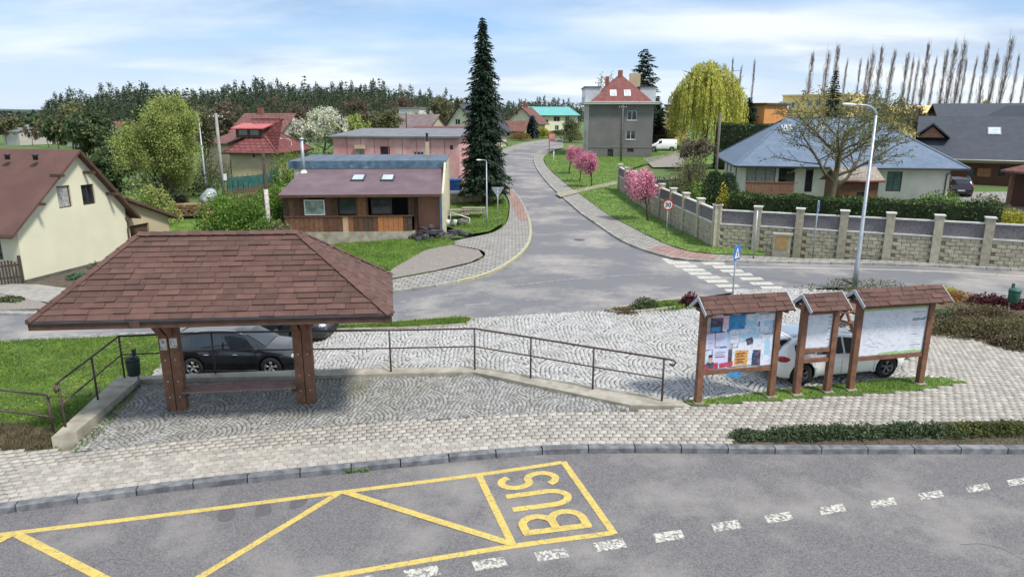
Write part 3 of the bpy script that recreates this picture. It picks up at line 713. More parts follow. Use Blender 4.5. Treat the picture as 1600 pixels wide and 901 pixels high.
MB().uvn(loc((PL[0].x, PL[0].y, 0)), bx, by, -1.2, (PL[1] - PL[0]).length + 1.6, E_ - .01, E_ + .2, -.09, .09).build('ridge_beam', woodd_m, sh)
for q in (-1, 1):
    c = (FL + FR) / 2 if q < 0 else (BL_ + BR_) / 2; L = (FR - FL).length
    MB().uvn(loc((c.x, c.y, 0)), ax, ay, -L / 2 + .15, L / 2 - .15, E_ - .2, E_ - .1, -.07 + (-q) * .15, .07 + (-q) * .15).build('eave_beam', woodd_m, sh)
for P, dx in ((PL[0], .115), (PL[0], -.115)):
    c = P + bx * dx
    m = MB(); w_ = .085 if dx > 0 else .075
    m.uvn(loc((c.x, c.y, 0)), bx, by, -w_, w_, 1.62 if dx > 0 else 1.58, 1.86, -.124, -.1205); m.build('notice_sticker', mat('white_sticker', (.62, .62, .6), .6, (.25, .25, .25), 25, ramp=(.45, .5)) if 'white_sticker' not in MATS else MATS['white_sticker'], sh)
bolts = MB()
for P in PL:
    for dx in (-.115, .115):
        for z in (.35, .75, 1.3):
            c = P + bx * dx; bolts.uvn(loc((c.x, c.y, 0)), bx, by, -.018, .018, z, z + .036, -.132, -.12)
bolts.build('bolts', steel_m, sh)
# bench slats between the posts
slat_m = mat('weathered_slat', (.30, .19, .17), .8, (.20, .12, .11), 6, .3, 40)
LB = (PL[1] - PL[0]).length
for i in range(4):
    MB().uvn(loc((PL[0].x, PL[0].y, 0)), bx, by, .2, LB - .2, .48, .515, -.24 + i * .155, -.165 + i * .155).build('bench_slat', slat_m, sh)
for u_ in (.26, LB - .26):
    MB().uvn(loc((PL[0].x, PL[0].y, 0)), bx, by, u_ - .05, u_ + .05, .38, .478, -.24, .36).build('bench_bracket', woodd_m, sh)
# ============================================================ retaining kerb wall + railing
wl = empty('low_concrete_wall', (W_IN[1].x, W_IN[1].y, 0), 0, 'low concrete wall with slanted ends edging the shelter floor under the railing', 'wall')
def wall_seg(i0, i1, h0, h1, nm='wall_section'):
    a, b, c, d = W_IN[i0], W_IN[i1], W_OUT_T[i1], W_OUT_T[i0]
    m = MB(); L = wl.location; lo_ = -1.3
    T = [Vector((a.x, a.y, h0)), Vector((b.x, b.y, h1)), Vector((c.x, c.y, h1)), Vector((d.x, d.y, h0))]
    Bt = [Vector((p.x, p.y, lo_)) for p in T]
    m.add([p - L for p in T + Bt], [(0, 1, 2, 3), (7, 6, 5, 4), (0, 4, 5, 1), (1, 5, 6, 2), (2, 6, 7, 3), (3, 7, 4, 0)])
    return fixn(m.build(nm, conc_m, wl))
W_IN[1] = G(218, 599, 0); 
HW = (.25, .13, .10, .10, .08)
for i in range(4): wall_seg(i, i + 1, HW[i], HW[i + 1])
a, d = W_IN[4], W_OUT_T[4]
e1 = G(1068, 637, 0)
m = MB(); T = [Vector((a.x, a.y, .08)), Vector((e1.x, e1.y, .05)), Vector((d.x + .05, d.y, .05)), Vector((d.x, d.y, .08))]
m.add([p - wl.location for p in T] + [Vector((p.x, p.y, -1)) - wl.location for p in T], [(0, 1, 2, 3), (7, 6, 5, 4), (0, 4, 5, 1), (1, 5, 6, 2), (2, 6, 7, 3), (3, 7, 4, 0)])
fixn(m.build('wall_section', conc_m, wl))
rail_px = [(104, 675, 590), (154, 629, 550), (195, 591, 519), (337, 584, 516), (472, 582, 514), (611, 580, 513), (742, 577, 511), (829, 590, 527), (926, 607, 543), (1034, 625, 560)]
RP = [G(x, y, .1) for x, y, t_ in rail_px]
tops = [Vector((p.x, p.y, max(1.05, min(1.3, ZAT(p, r[2]))))) for p, r in zip(RP, rail_px)]
rl = empty('railing', tuple(RP[5]), 0, 'brown steel pedestrian railing standing on the low concrete wall round the shelter', 'railing')
LL = lambda p: Vector(p) - Vector(rl.location)
for p, tp in zip(RP, tops):
    MB().tube([LL((p.x, p.y, .02)), LL(tp)], .026, 8).build('post', rail_m, rl)
for zoff, nm in ((0, 'handrail'), (-.52, 'mid_rail')):
    pts = [tp + Vector((0, 0, zoff)) for tp in tops]
    if zoff == 0:
        d0 = (pts[0] - pts[1]).normalized(); d1 = (pts[-1] - pts[-2]).normalized()
        pts = [pts[0] + d0 * .02 + Vector((0, 0, -.16)), pts[0] + d0 * .14 + Vector((0, 0, -.17)), pts[0] + d0 * .2 + Vector((0, 0, -.08)), pts[0] + d0 * .14] + pts + [pts[-1] + d1 * .22, pts[-1] + d1 * .29 + Vector((0, 0, -.06)), pts[-1] + d1 * .24 + Vector((0, 0, -.14)), pts[-1] + d1 * .14 + Vector((0, 0, -.12))]
    MB().tube([LL(p) for p in pts], .027 if zoff == 0 else .021, 8).build(nm, rail_m, rl)
# old railing at the left edge
q = [G(-260, 640, -.1), G(-90, 655, -.1), G(84, 677, -.1)]
r2 = empty('railing', tuple(q[2]), 0, 'short rusty two-bar railing at the left edge of the lawn above dry weeds', 'railing')
for p in q: MB().tube([(p.x - q[2].x, p.y - q[2].y, -.4), (p.x - q[2].x, p.y - q[2].y, .95)], .03, 6).build('post', rail_m, r2)
for z in (.95, .42): MB().tube([(p.x - q[2].x, p.y - q[2].y, z) for p in q] + ([(.1, -.05, z - .05)] if z > .5 else []), .024, 6).build('rail', rail_m, r2)
# ============================================================ litter bins
def bin_(P, lab, colr, h=1.0, s_=1.0):
    r = empty('litter_bin', tuple(P), 0, lab, 'litter bin', 'green litter bins on posts')
    MB().tube([(0, .17, 0), (0, .17, h)], .03, 8).build('post', steel_m, r)
    b0 = h * .38
    m = MB(); m.lathe([(0, b0), (.13 * s_, b0), (.155 * s_, b0 + .04), (.17 * s_, b0 + .42), (.16 * s_, b0 + .5), (.10 * s_, b0 + .53), (0, b0 + .53)], 16); m.build('body', colr, r)
    MB().lathe([(.175 * s_, b0 + .40), (.178 * s_, b0 + .42), (.175 * s_, b0 + .44)], 16).build('rim', black_m, r)
    MB().uvn((0, 0, 0), (1, 0, 0), (0, 1, 0), -.03, .03, b0 + .49, b0 + .68, .08, .17).build('bracket', colr, r)
    return r
gbin = mat('dark_green_plastic', (.02, .045, .035), .5, (.015, .03, .025), 5)
gbin2 = mat('green_plastic', (.03, .12, .085), .5, (.02, .09, .06), 5)
bin_(G(213, 607, 0), 'dark green litter bin on a post inside the railing corner beside the shelter', gbin, 1.0)
bin_(G(1580, 487), 'green litter bin on a post among low shrubs at the right edge', gbin2, .95, 1.15)
# ============================================================ notice boards
BD = (G(1436, 599, 0) - G(1090, 629, 0)).normalized(); BN = Vector((-BD.y, BD.x, 0))
B0 = G(1090, 629, 0)
def proj_u(px, py_): # distance along the board line of pixel (px,py) on the board plane
    d = ray(px, py_); o = Vector((0, 0, H)); t = (B0 - o).dot(BN) / d.dot(BN); p = o + d * t; return (p - B0).dot(BD), p.z
def sheet_on(parent, u0, v0, u1, v1, n, m_, nm, L, rot=0):
    c = Vector(((u0 + u1) / 2, 0, (v0 + v1) / 2)); w_, h_ = (u1 - u0) / 2, (v1 - v0) / 2; V = []
    for a, b in ((-w_, -h_), (w_, -h_), (w_, h_), (-w_, h_)):
        x = c.x + a * math.cos(rot) - b * math.sin(rot); z = c.z + a * math.sin(rot) + b * math.cos(rot)
        V.append((BD * x + BN * n + Vector((0, 0, z))))
    m = MB(); V = [v + L for v in V]; bk = [v + BN * .0012 for v in V]
    m.add(V + bk, [(0, 1, 2, 3), (0, 4, 5, 1), (1, 5, 6, 2), (2, 6, 7, 3), (3, 7, 4, 0)])
    return m.build(nm, m_, parent)
def text_mesh(s, size, m_, name, parent, O, u, n, bold=0.0):
    cu = bpy.data.curves.new(name, 'FONT'); cu.body = s; cu.size = size; cu.offset = bold; cu.resolution_u = 2
    o = bpy.data.objects.new(name, cu); COL.objects.link(o); dg = bpy.context.evaluated_depsgraph_get()
    me = bpy.data.meshes.new_from_object(o.evaluated_get(dg)); bpy.data.objects.remove(o)
    me.name = name; me.materials.clear(); me.materials.append(m_); w_ = max((v.co.x for v in me.vertices), default=0)
    for v in me.vertices: v.co = Vector(O) + Vector(u) * (v.co.x - w_ / 2) + Vector((0, 0, 1)) * v.co.y - Vector(n) * 0
    ob = link(name, me, parent); reg(parent, ob); return ob
def board(lab, pl_, pr_, ytl, ytr, ybot, rows, roofc, seed, panel):
    """pl_, pr_: pixel base of the left and right post; ytl: pixel y of the eave at the left post; panel: pixel rows of its top and bottom"""
    ua = proj_u(*pl_)[0]; ub = proj_u(*pr_)[0]; za = proj_u(pl_[0] + (pl_[1] - ytl) * .075, ytl)[1]; zb = za
    P0 = B0 + BD * ((ua + ub) / 2); r = empty('notice_board', (P0.x, P0.y, 0), 0, lab, 'notice board', 'wooden notice boards with little shingled roofs')
    hw = (ub - ua) / 2; pw = .075
    for s_ in (-1, 1):
        MB().uvn((0, 0, 0), BD, BN, s_ * hw - pw, s_ * hw + pw, .02, za + .12, -.07, .07).build('post', wood_m, r)
        MB().uvn((0, 0, 0), BD, BN, s_ * hw - .13, s_ * hw + .13, -.1, .04, -.13, .13).build('footing', conc_m, r)
    eav = za; rg = eav + .33; ov = roofc; dp = .42
    def Q_(u_, n_, z_): return BD * u_ + BN * n_ + Vector((0, 0, z_)) + r.location
    qf = (Q_(-hw - ov, -dp, eav), Q_(hw + ov, -dp, eav), Q_(hw + ov, 0, rg), Q_(-hw - ov, 0, rg))
    qb = (Q_(hw + ov, dp, eav), Q_(-hw - ov, dp, eav), Q_(-hw - ov, 0, rg), Q_(hw + ov, 0, rg))
    for qq in (qf, qb):
        nn = (qq[1] - qq[0]).cross(qq[3] - qq[0]).normalized(); m = MB()
        m.prism([p - r.location - nn * .03 for p in qq], nn * .028); fixn(m.build('roof_board', woodd_m, r))
        shingle_plane(r, qq, .14, .34, seed + (0 if qq is qf else 50), thick=.012)
    for s_ in (-1, 1):
        for q2 in (-1, 1):
            a = Q_(s_ * (hw + ov + .012), q2 * (dp + .01), eav - .03) - r.location; b = Q_(s_ * (hw + ov + .012), 0, rg - .03) - r.location
            MB().beam(a, b, .018, .09).build('barge_flashing', mat('pale_flashing', (.42, .46, .5), .4, (.35, .38, .42), 4) if 'pale_flashing' not in MATS else MATS['pale_flashing'], r)
        m = MB(); m.uvn((0, 0, 0), BD, BN, s_ * hw - .04, s_ * hw + .04, eav - .09, eav + .0, -dp + .05, dp - .05); m.build('rafter', wood_m, r)
    return r, hw, za
b1, hw1, z1 = board('wide brown notice board plastered with overlapping posters, first from the left', (1090, 629), (1204, 613), 484, 478, 0, 0, .16, 11, None)
b2, hw2, z2 = board('narrow brown notice board with one white sheet, between the two wide boards', (1244, 611), (1292, 608), 480, 478, 0, 0, .10, 21, None)
b3, hw3, z3 = board('wide brown notice board with a pale town map, nearest the right', (1328, 606), (1436, 599), 472, 470, 0, 0, .22, 31, None)
def rails(r, hw, zs, nm='rail'):
    for z0, z1_ in zs: MB().uvn((0, 0, 0), BD, BN, -hw + .076, hw - .076, z0, z1_, -.045, .045).build(nm, wood_m, r)
def zat(u_px, py_): return proj_u(u_px, py_)[1]
zb1 = zat(1160, 577); rails(b1, hw1, [(zb1 - .06, zb1 + .05), (z1 - .05, z1 + .07)])
for r__, hw__, z__ in ((b2, hw2, z2), (b3, hw3, z3)): rails(r__, hw__, [(z__ - .19, z__ - .052)])
back_m = mat('panel_backing', (.50, .50, .52), .8, (.28, .24, .22), 9)
MB().uvn((0, 0, 0), BD, BN, -hw1 + .076, hw1 - .076, zb1 + .052, z1 - .052, -.01, .02).build('backing_panel', back_m, b1)
zb3 = zat(1390, 556); rails(b3, hw3, [(zb3 - .06, zb3 + .05), (z3 - .05, z3 + .07)])
MB().uvn((0, 0, 0), BD, BN, -hw3 + .076, hw3 - .076, zb3 + .052, z3 - .052, -.01, .02).build('backing_panel', back_m, b3)
zb2 = zat(1270, 547); rails(b2, hw2, [(zb2 - .05, zb2 + .05), (zb2 - .32, zb2 - .22), (z2 - .05, z2 + .07)])
MB().uvn((0, 0, 0), BD, BN, -hw2 + .076, hw2 - .076, zb2 + .052, z2 - .052, -.01, .02).build('backing_panel', back_m, b2)
Z0 = Vector((0, 0, 0))
def paper(nm, col, col2=None, sc_=14): return MATS.get(nm) or mat(nm, col, .7, col2 or tuple(c * .92 for c in col), sc_, ramp=(.42, .5))
ink = mat('black_ink', (.03, .03, .035), .7)
# map sheet on board 3
pm_ = paper('map_paper', (.66, .69, .76), (.58, .62, .69), 9); gp = paper('green_paper', (.28, .52, .16)); gp2 = paper('grey_print', (.42, .45, .52))
sheet_on(b3, -hw3 + .1, zb3 + .07, hw3 - .1, z3 - .20, -.014, pm_, 'map_sheet', Z0)
sheet_on(b3, -hw3 + .11, z3 - .25, hw3 - .11, z3 - .205, -.017, gp, 'green_border', Z0)
for i in range(7): sheet_on(b3, -.35 + i * .19, zb3 + .08, -.17 + i * .19, zb3 + .12 + .012 * (i % 3), -.017, gp, 'green_border', Z0, .12)
rg_ = random.Random(4)
for i in range(26):
    a = rg_.uniform(-hw3 + .16, .1); b = rg_.uniform(zb3 + .2, z3 - .35); l = rg_.uniform(.05, .22)
    sheet_on(b3, a, b, a + l, b + .008, -.0165 - i * .00008, gp2, 'printed_line', Z0, rg_.uniform(-.9, .9))
for i in range(14):
    b = z3 - .36 - i * .075
    if abs(b - (z3 - .58)) < .09: continue
    if b > zb3 + .15: sheet_on(b3, hw3 - .50, b, hw3 - .18 - .05 * (i % 3), b + .012, -.0165, gp2 if i % 4 else ink, 'printed_line', Z0)
# bold handwritten-like scrawl on the right of the map
z_ = z3 - .58; u0 = hw3 - .52
m = MB(); pts = [(0, .0), (.05, .07), (.1, .06), (.06, .0), (.12, .01), (.15, .06), (.17, 0), (.2, .06), (.23, .01), (.27, .05), (.29, 0), (.33, .06), (.38, .07), (.36, .02), (.33, .0)]
m.tube([BD * (u0 + a) + BN * -.018 + Vector((0, 0, z_ + b)) for a, b in pts], .008, 4); m.build('marker_scrawl', ink, b3)
sheet_on(b2, -hw2 + .1, zb2 + .08, hw2 - .1, z2 - .22, -.014, pm_, 'notice_sheet', Z0)
for i in range(9):
    b = z2 - .3 - i * .1
    if b > zb2 + .12: sheet_on(b2, hw2 - .2, b, hw2 - .13, b + .02, -.0165, ink if i % 3 == 0 else gp2, 'printed_line', Z0)
# posters on board 1 (u from left 0..1, v from bottom 0..1)
c_b = paper('blue_poster', (.05, .25, .50), (.03, .17, .40), 7); c_d = paper('dark_poster', (.04, .05, .10), (.16, .10, .12), 9); c_w = paper('white_poster', (.66, .70, .78), (.52, .58, .70), 8)
c_l = paper('lilac_poster', (.58, .60, .80), (.52, .52, .72), 6); c_p = paper('pink_poster', (.75, .48, .55), (.6, .4, .5), 8); c_o = paper('orange_poster', (.66, .36, .10), (.45, .22, .06), 14)
c_c = paper('pale_blue_poster', (.35, .56, .72), (.60, .68, .78), 6); c_r = paper('magenta_print', (.5, .06, .12), (.35, .04, .08), 8); c_t = paper('tan_poster', (.62, .48, .26), (.4, .3, .2), 8); c_br = paper('maroon_poster', (.20, .05, .05), (.12, .04, .04), 8)
c_sk = paper('skin_print', (.55, .36, .26), (.45, .28, .2), 8)
PO = [(.03, .92, .12, 1.0, c_t, 0), (.13, .92, .22, 1.0, c_w, 0), (.23, .92, .36, 1.0, c_br, 0), (.37, .92, .48, 1.0, c_t, 0), (.49, .92, .70, 1.0, c_d, 0), (.71, .93, .90, 1.0, c_w, 0),
      (.05, .64, .23, .89, c_d, 0), (.06, .66, .20, .74, c_b, 0), (.24, .70, .31, .90, c_p, 0), (.32, .68, .56, .93, c_b, 0), (.57, .72, .76, .93, c_c, .03), (.78, .58, .98, .86, c_c, 0), (.76, .80, 1.0, .91, c_w, .02), (.80, .62, .93, .70, c_w, 0),
      (.0, .36, .13, .63, c_l, 0), (.14, .40, .32, .64, c_l, .02), (.34, .44, .48, .66, c_w, -.02), (.31, .36, .36, .60, c_c, 0), (.50, .48, .74, .68, c_c, .05), (.48, .30, .72, .46, c_w, -.1), (.60, .40, .70, .52, c_d, .3),
      (.0, .03, .10, .34, c_c, 0), (.11, .02, .34, .37, c_l, 0), (.35, .14, .43, .34, c_d, .1), (.40, .04, .70, .36, c_w, .02), (.44, .05, .64, .31, c_o, -.02), (.72, .03, .88, .30, c_d, -.1), (.70, .30, .86, .50, c_w, -.05), (.83, .02, 1.0, .56, c_w, .03), (.88, .20, .97, .46, c_c, .02),
      (.0, .02, .20, .12, c_r, .05), (.22, .04, .42, .12, c_r, .1)]
pu = lambda a: -hw1 + .1 + a * (2 * hw1 - .2); pv = lambda b: zb1 + .06 + b * (z1 - zb1 - .12)
rgp = random.Random(6); BK = []
for i in range(34):
    a = rgp.uniform(0, .86); b = rgp.uniform(.02, .82); BK.append((a, b, a + rgp.uniform(.10, .17), b + rgp.uniform(.12, .24), rgp.choice((c_w, c_w, c_c, c_l, c_b, c_d, c_p)), rgp.uniform(-.08, .08)))
for i, (a, b, c, d, m_, ro) in enumerate(BK): sheet_on(b1, pu(a), pv(b), pu(min(1, c)), pv(min(1, d)), -.0108 - i * .00006, m_, 'poster', Z0, ro)
for i, (a, b, c, d, m_, ro) in enumerate(PO):
    sheet_on(b1, pu(a), pv(b), pu(c), pv(d), -.013 - i * .0006, m_, 'poster', Z0, ro)
# a portrait poster: dark-haired figure in a dark suit, and print lines
for (nm, a, b, c, d, m_) in (('poster_print', .03, .04, .13, .14, c_d), ('poster_print', .055, .13, .105, .25, c_sk), ('poster_print', .053, .225, .108, .27, ink)):
    sheet_on(b1, pu(a), pv(b), pu(c), pv(d), -.034 - (.001 if m_ is not c_d else 0) - (.001 if m_ is ink else 0), m_, nm, Z0)
for (a, b, c, d) in [(.15, .30, .30, .316), (.15, .26, .28, .272), (.15, .22, .30, .232), (.15, .55, .28, .56), (.15, .52, .26, .53), (.03, .54, .11, .55), (.03, .48, .10, .49), (.36, .58, .46, .592), (.36, .53, .44, .54)]:
    sheet_on(b1, pu(a), pv(b), pu(c), pv(d), -.036, c_r if b < .24 else gp2, 'printed_line', Z0)
for i in range(4): sheet_on(b1, pu(.46), pv(.25 - i * .05), pu(.60 - .02 * (i % 2)), pv(.265 - i * .05), -.036, c_br, 'printed_line', Z0, .05)
sheet_on(b1, pu(.36), zb1 - .17, pu(.56), zb1 - .03, -.05, c_b, 'taped_notice', Z0)
# ============================================================ cars
def paint(nm, col, rough=.25, metal=0.0): return MATS.get(nm) or mat(nm, col, rough, tuple(c * .95 for c in col), 3, metal=metal, coat=.8)
tyre_m = mat('tyre_rubber', (.018, .018, .019), .85); rim_m = mat('alloy_rim', (.45, .46, .48), .35, metal=.6)
red_m = mat('red_light', (.45, .02, .02), .2, (.3, .015, .015), 5); clr_m = mat('clear_light', (.65, .67, .7), .12, (.4, .42, .45), 20); num_m = mat('number_plate', (.75, .75, .72), .5)
cgl_m = mat('car_glass', (.02, .03, .035), .05, (.015, .02, .025), 2, spec=.9)
def car(lab, P, ang, col, prof='hatch', Lc=4.05, Wc=1.76, Hc=1.47, wb=2.49, group=None, rails_=False, roofm=None, rimm=None, name='parked_car', cat='car', rear_plate=True):
    rimm = rimm or rim_m
    sx, sy, sz = Lc / 4.05, Wc / 1.76, Hc / 1.47
    ST = {'hatch': [(-2.02, .40, .62, .64, .72, .62), (-1.99, .32, .78, .86, .79, .68), (-1.93, .27, .94, 1.0, .84, .70), (-1.76, .24, .96, 1.22, .87, .66), (-1.45, .22, .95, 1.40, .885, .62), (-.9, .2, .92, 1.47, .89, .61), (-.1, .2, .89, 1.47, .89, .60), (.35, .2, .88, 1.39, .885, .60), (.75, .2, .88, 1.17, .88, .66), (1.02, .2, .90, .99, .87, .76), (1.5, .22, .84, .90, .86, .74), (1.82, .25, .72, .77, .80, .66), (1.97, .28, .58, .62, .70, .58), (2.02, .36, .48, .50, .62, .52)],
          'wagon': [(-2.02, .40, .62, .64, .72, .62), (-1.99, .32, .80, .88, .79, .68), (-1.95, .27, .97, 1.04, .84, .68), (-1.82, .24, .98, 1.28, .87, .63), (-1.66, .22, .98, 1.40, .88, .62), (-.9, .2, .96, 1.46, .88, .62), (.0, .2, .93, 1.47, .88, .61), (.35, .2, .92, 1.38, .88, .61), (.70, .2, .90, 1.16, .875, .66), (.98, .2, .88, .97, .87, .76), (1.5, .22, .82, .88, .86, .74), (1.82, .25, .72, .76, .80, .66), (1.97, .28, .58, .62, .72, .60), (2.02, .36, .48, .50, .64, .54)],
          'van': [(-2.02, .42, .70, .75, .78, .74), (-2.0, .32, .95, 1.25, .84, .76), (-1.95, .26, 1.0, 1.42, .87, .77), (-1.8, .24, 1.0, 1.47, .88, .77), (-.5, .22, .98, 1.47, .88, .77), (.2, .22, .95, 1.47, .88, .73), (.55, .2, .9, 1.36, .88, .68), (1.0, .2, .86, 1.02, .87, .72), (1.25, .2, .82, .88, .86, .72), (1.7, .25, .72, .78, .82, .68), (1.95, .28, .56, .62, .74, .6), (2.02, .36, .48, .5, .66, .56)]}[prof]
    ST = np.array(ST)
    def S(x):
        x = max(-2.02, min(2.02, x)); i = min(len(ST) - 2, int(np.searchsorted(ST[:, 0], x, 'right') - 1)); i = max(0, i)
        t = (x - ST[i, 0]) / (ST[i + 1, 0] - ST[i, 0]); a = ST[i] * (1 - t) + ST[i + 1] * t; return a
    def sec(x):
        _, zb_, zs, zt, hw, ht = S(x)
        return [(0, zb_), (hw * .88, zb_), (hw * .975, zb_ + .06), (hw, (zb_ + zs) * .5), (hw * .985, zs - .06), (hw * .95, zs), (ht + .03, zt - .05), (ht * .86, zt - .008), (ht * .5, zt + .012), (0, zt + .018)]
    xs_ = sorted(set([round(float(v), 4) for v in np.concatenate([np.linspace(-2.02, 2.02, 37), ST[:, 0]])]))
    root = empty(name, tuple(P), ang, lab, cat, group)
    V = []; Fc = []; secs = [sec(x) for x in xs_]; k = 10
    ring = []
    for x, s_ in zip(xs_, secs):
        rr_ = [(x * sx, y * sy, z * sz) for y, z in s_] + [(x * sx, -y * sy, z * sz) for y, z in s_[-2:0:-1]]
        V += rr_
    n = 18
    for i in range(len(xs_) - 1):
        for j in range(n): Fc.append((i * n + j, (i + 1) * n + j, (i + 1) * n + (j + 1) % n, i * n + (j + 1) % n))
    Fc.append(tuple(range(n))); Fc.append(tuple((len(xs_) - 1) * n + j for j in range(n))[::-1])
    bm = bmesh.new(); vs = [bm.verts.new(v) for v in V]
    for q in Fc: bm.faces.new([vs[i] for i in q])
    bmesh.ops.recalc_face_normals(bm, faces=bm.faces)
    for f_ in bm.faces: f_.smooth = True
    me = bpy.data.meshes.new('body'); bm.to_mesh(me); bm.free(); me.materials.append(col); me.materials.append(black_m)
    ob = bpy.data.objects.new('body', me); COL.objects.link(ob)
    rw = .325 * (sz * .3 + .7); wx = [-wb / 2 - .03, wb / 2 - .03 + .02]
    cut = MB()
    for x in wx:
        for s_ in (-1, 1):
            a = MB(); a.lathe([(0, 0), (rw * 1.17, 0), (rw * 1.17, .32), (0, .32)], 24, 'y'); 
            cut.add([(v[0] + x, (s_ * (Wc / 2 - .27) + (v[1] if s_ > 0 else -v[1])), v[2] + rw) for v in a.v], [q if s_ > 0 else q[::-1] for q in a.f])
    cm = cut.mesh('cut', black_m); co = bpy.data.objects.new('cut', cm); COL.objects.link(co)
    bmc = bmesh.new(); bmc.from_mesh(cm); bmesh.ops.remove_doubles(bmc, verts=bmc.verts, dist=1e-5); bmesh.ops.recalc_face_normals(bmc, faces=bmc.faces); bmc.to_mesh(cm); bmc.free()
    md = ob.modifiers.new('b', 'BOOLEAN'); md.object = co; md.operation = 'DIFFERENCE'; md.solver = 'EXACT'
    dg = bpy.context.evaluated_depsgraph_get(); nm_ = bpy.data.meshes.new_from_object(ob.evaluated_get(dg)); ob.modifiers.clear(); ob.data = nm_; nm_.name = 'body'
    bpy.data.objects.remove(co); ob.parent = root; reg(root, ob)
    def side(x, t, s_, off=.008):
        c = sec(x); a = Vector((x * sx, c[5][0] * sy * s_, c[5][1] * sz)); b = Vector((x * sx, c[6][0] * sy * s_, c[6][1] * sz))
        return a.lerp(b, t) + Vector((0, s_ * off, off * .4))
    def patch(fn, nu, nv, nm, m_, flip=False):
        V = [fn(i / nu, j / nv) for i in range(nu + 1) for j in range(nv + 1)]
        Fc = [(i * (nv + 1) + j, (i + 1) * (nv + 1) + j, (i + 1) * (nv + 1) + j + 1, i * (nv + 1) + j + 1) for i in range(nu) for j in range(nv)]
        if flip: Fc = [q[::-1] for q in Fc]
        m = MB(); m.add(V, Fc, True); return m.build(nm, m_, root)
    wins_ = {'hatch': [(-1.55, -.98, .12, .82), (-.93, -.12, .06, .93), (-.06, .84, .06, .93)], 'wagon': [(-1.74, -1.22, .12, .84), (-1.16, -.28, .10, .88), (-.22, .80, .10, .90)], 'van': [(.12, .82, .08, .86)]}[prof]
    for s_ in (-1, 1):
        for (xa, xb, t0, t1) in wins_:
            def fn(a, b, s_=s_, xa=xa, xb=xb, t0=t0, t1=t1):
                x = xa + (xb - xa) * a
                tt = t1
                if x > .3: tt = t1 - (x - .3) / .54 * (.62 if xb > .7 else 0) * 0
                # slanted front end: follow the pillar
                xx = x - (max(0, x - .2) * .55 * b if xb > .5 else 0)
                return side(xx, t0 + (tt - t0) * b, s_)
            patch(fn, 6, 3, 'side_window', cgl_m, s_ < 0)
    def top(x, y, off=.01):
        c = sec(x); hx = c[7][0]; z = c[7][1] + (c[9][1] - c[7][1]) * (1 - min(1, abs(y) / max(hx, .01)) ** 2); return Vector((x * sx, y * sy, z * sz + off))
    ws = {'hatch': (.40, 1.0), 'wagon': (.38, .97), 'van': (.58, 1.0)}[prof]
    patch(lambda a, b: top(ws[0] + (ws[1] - ws[0]) * a, (-.84 + 1.68 * b) * S(ws[0] + (ws[1] - ws[0]) * a)[5] * .96, .012) + Vector((.012, 0, 0)), 5, 8, 'windscreen', cgl_m)
    if prof != 'van':
        re_ = {'hatch': (-1.90, -1.50), 'wagon': (-1.93, -1.69)}[prof]
        patch(lambda a, b: top(re_[0] + (re_[1] - re_[0]) * a, (-.84 + 1.68 * b) * S(re_[0] + (re_[1] - re_[0]) * a)[5] * .96, .012) - Vector((.012, 0, 0)), 4, 8, 'rear_window', cgl_m)
    if roofm:
        patch(lambda a, b: top(-1.45 + 1.75 * a, (-.82 + 1.64 * b) * S(-1.45 + 1.75 * a)[5] * .96, .009), 6, 8, 'roof_panel', roofm)
    for x in wx:
        for s_ in (-1, 1):
            wr = link('wheel', None, root) if False else None
            y = s_ * (Wc / 2 - .115)
            t_ = MB(); t_.lathe([(rw * .62, -.095), (rw * .93, -.1), (rw, -.07), (rw, .07), (rw * .93, .1), (rw * .62, .095)], 26, 'y', (x, y, rw)); fixo = fixn(t_.build('wheel', tyre_m, root))
            rm = MB(); o_ = s_ * .07
            rm.lathe([(rw * .67, o_ * .2), (rw * .66, o_ * 1.25), (rw * .60, o_ * 1.25), (rw * .58, o_ * .2)], 24, 'y', (x, y, rw))
            rm.lathe([(0, o_ * 1.0), (rw * .16, o_ * 1.0), (rw * .2, o_ * .5)], 12, 'y', (x, y, rw))
            for q in range(5):
                t = 2 * math.pi * q / 5 + .3
                for dt in (-.14, .14):
                    a = Vector((x + rw * .12 * math.cos(t), y + o_ * .95, rw + rw * .12 * math.sin(t))); b = Vector((x + rw * .62 * math.cos(t + dt), y + o_ * 1.1, rw + rw * .62 * math.sin(t + dt)))
                    rm.tube([a, b], .022, 5)
            rmo = rm.build('rim', rimm, fixo); reg(fixo, rmo) if rmo not in KIDS.get(fixo.name, []) else None
            dk = MB(); dk.lathe([(0, o_ * .1), (rw * .63, o_ * .1)], 16, 'y', (x, y, rw)); dk.build('brake_disc', black_m, fixo)
    def blob(nm, c, r, m_, seg=10):
        m = MB(); V = []; Fc = []
        for i in range(7):
            th = math.pi * i / 6
            for j in range(seg):
                ph = 2 * math.pi * j / seg; V.append((c[0] + r[0] * math.cos(th), c[1] + r[1] * math.sin(th) * math.cos(ph), c[2] + r[2] * math.sin(th) * math.sin(ph)))
        for i in range(6):
            for j in range(seg): Fc.append((i * seg + j, i * seg + (j + 1) % seg, (i + 1) * seg + (j + 1) % seg, (i + 1) * seg + j))
        m.add(V, Fc, True); return m.build(nm, m_, root)
    for s_ in (-1, 1):
        zt_ = .86 if prof != 'van' else .95
        blob('tail_light', (-1.84 * sx, s_ * .745 * sy, zt_ * sz), (.20, .14, .095 if prof != 'van' else .16), red_m)
        blob('reflector', (-1.95 * sx, s_ * .62 * sy, .45 * sz), (.05, .08, .03), red_m)
        blob('headlight', (1.80 * sx, s_ * .60 * sy, .67 * sz), (.20, .17, .075), clr_m)
        blob('fog_light', (1.96 * sx, s_ * .52 * sy, .40 * sz), (.06, .09, .04), clr_m)
        blob('mirror', (.78 * sx, s_ * (.98) * sy, .98 * sz), (.08, .10, .065), col)
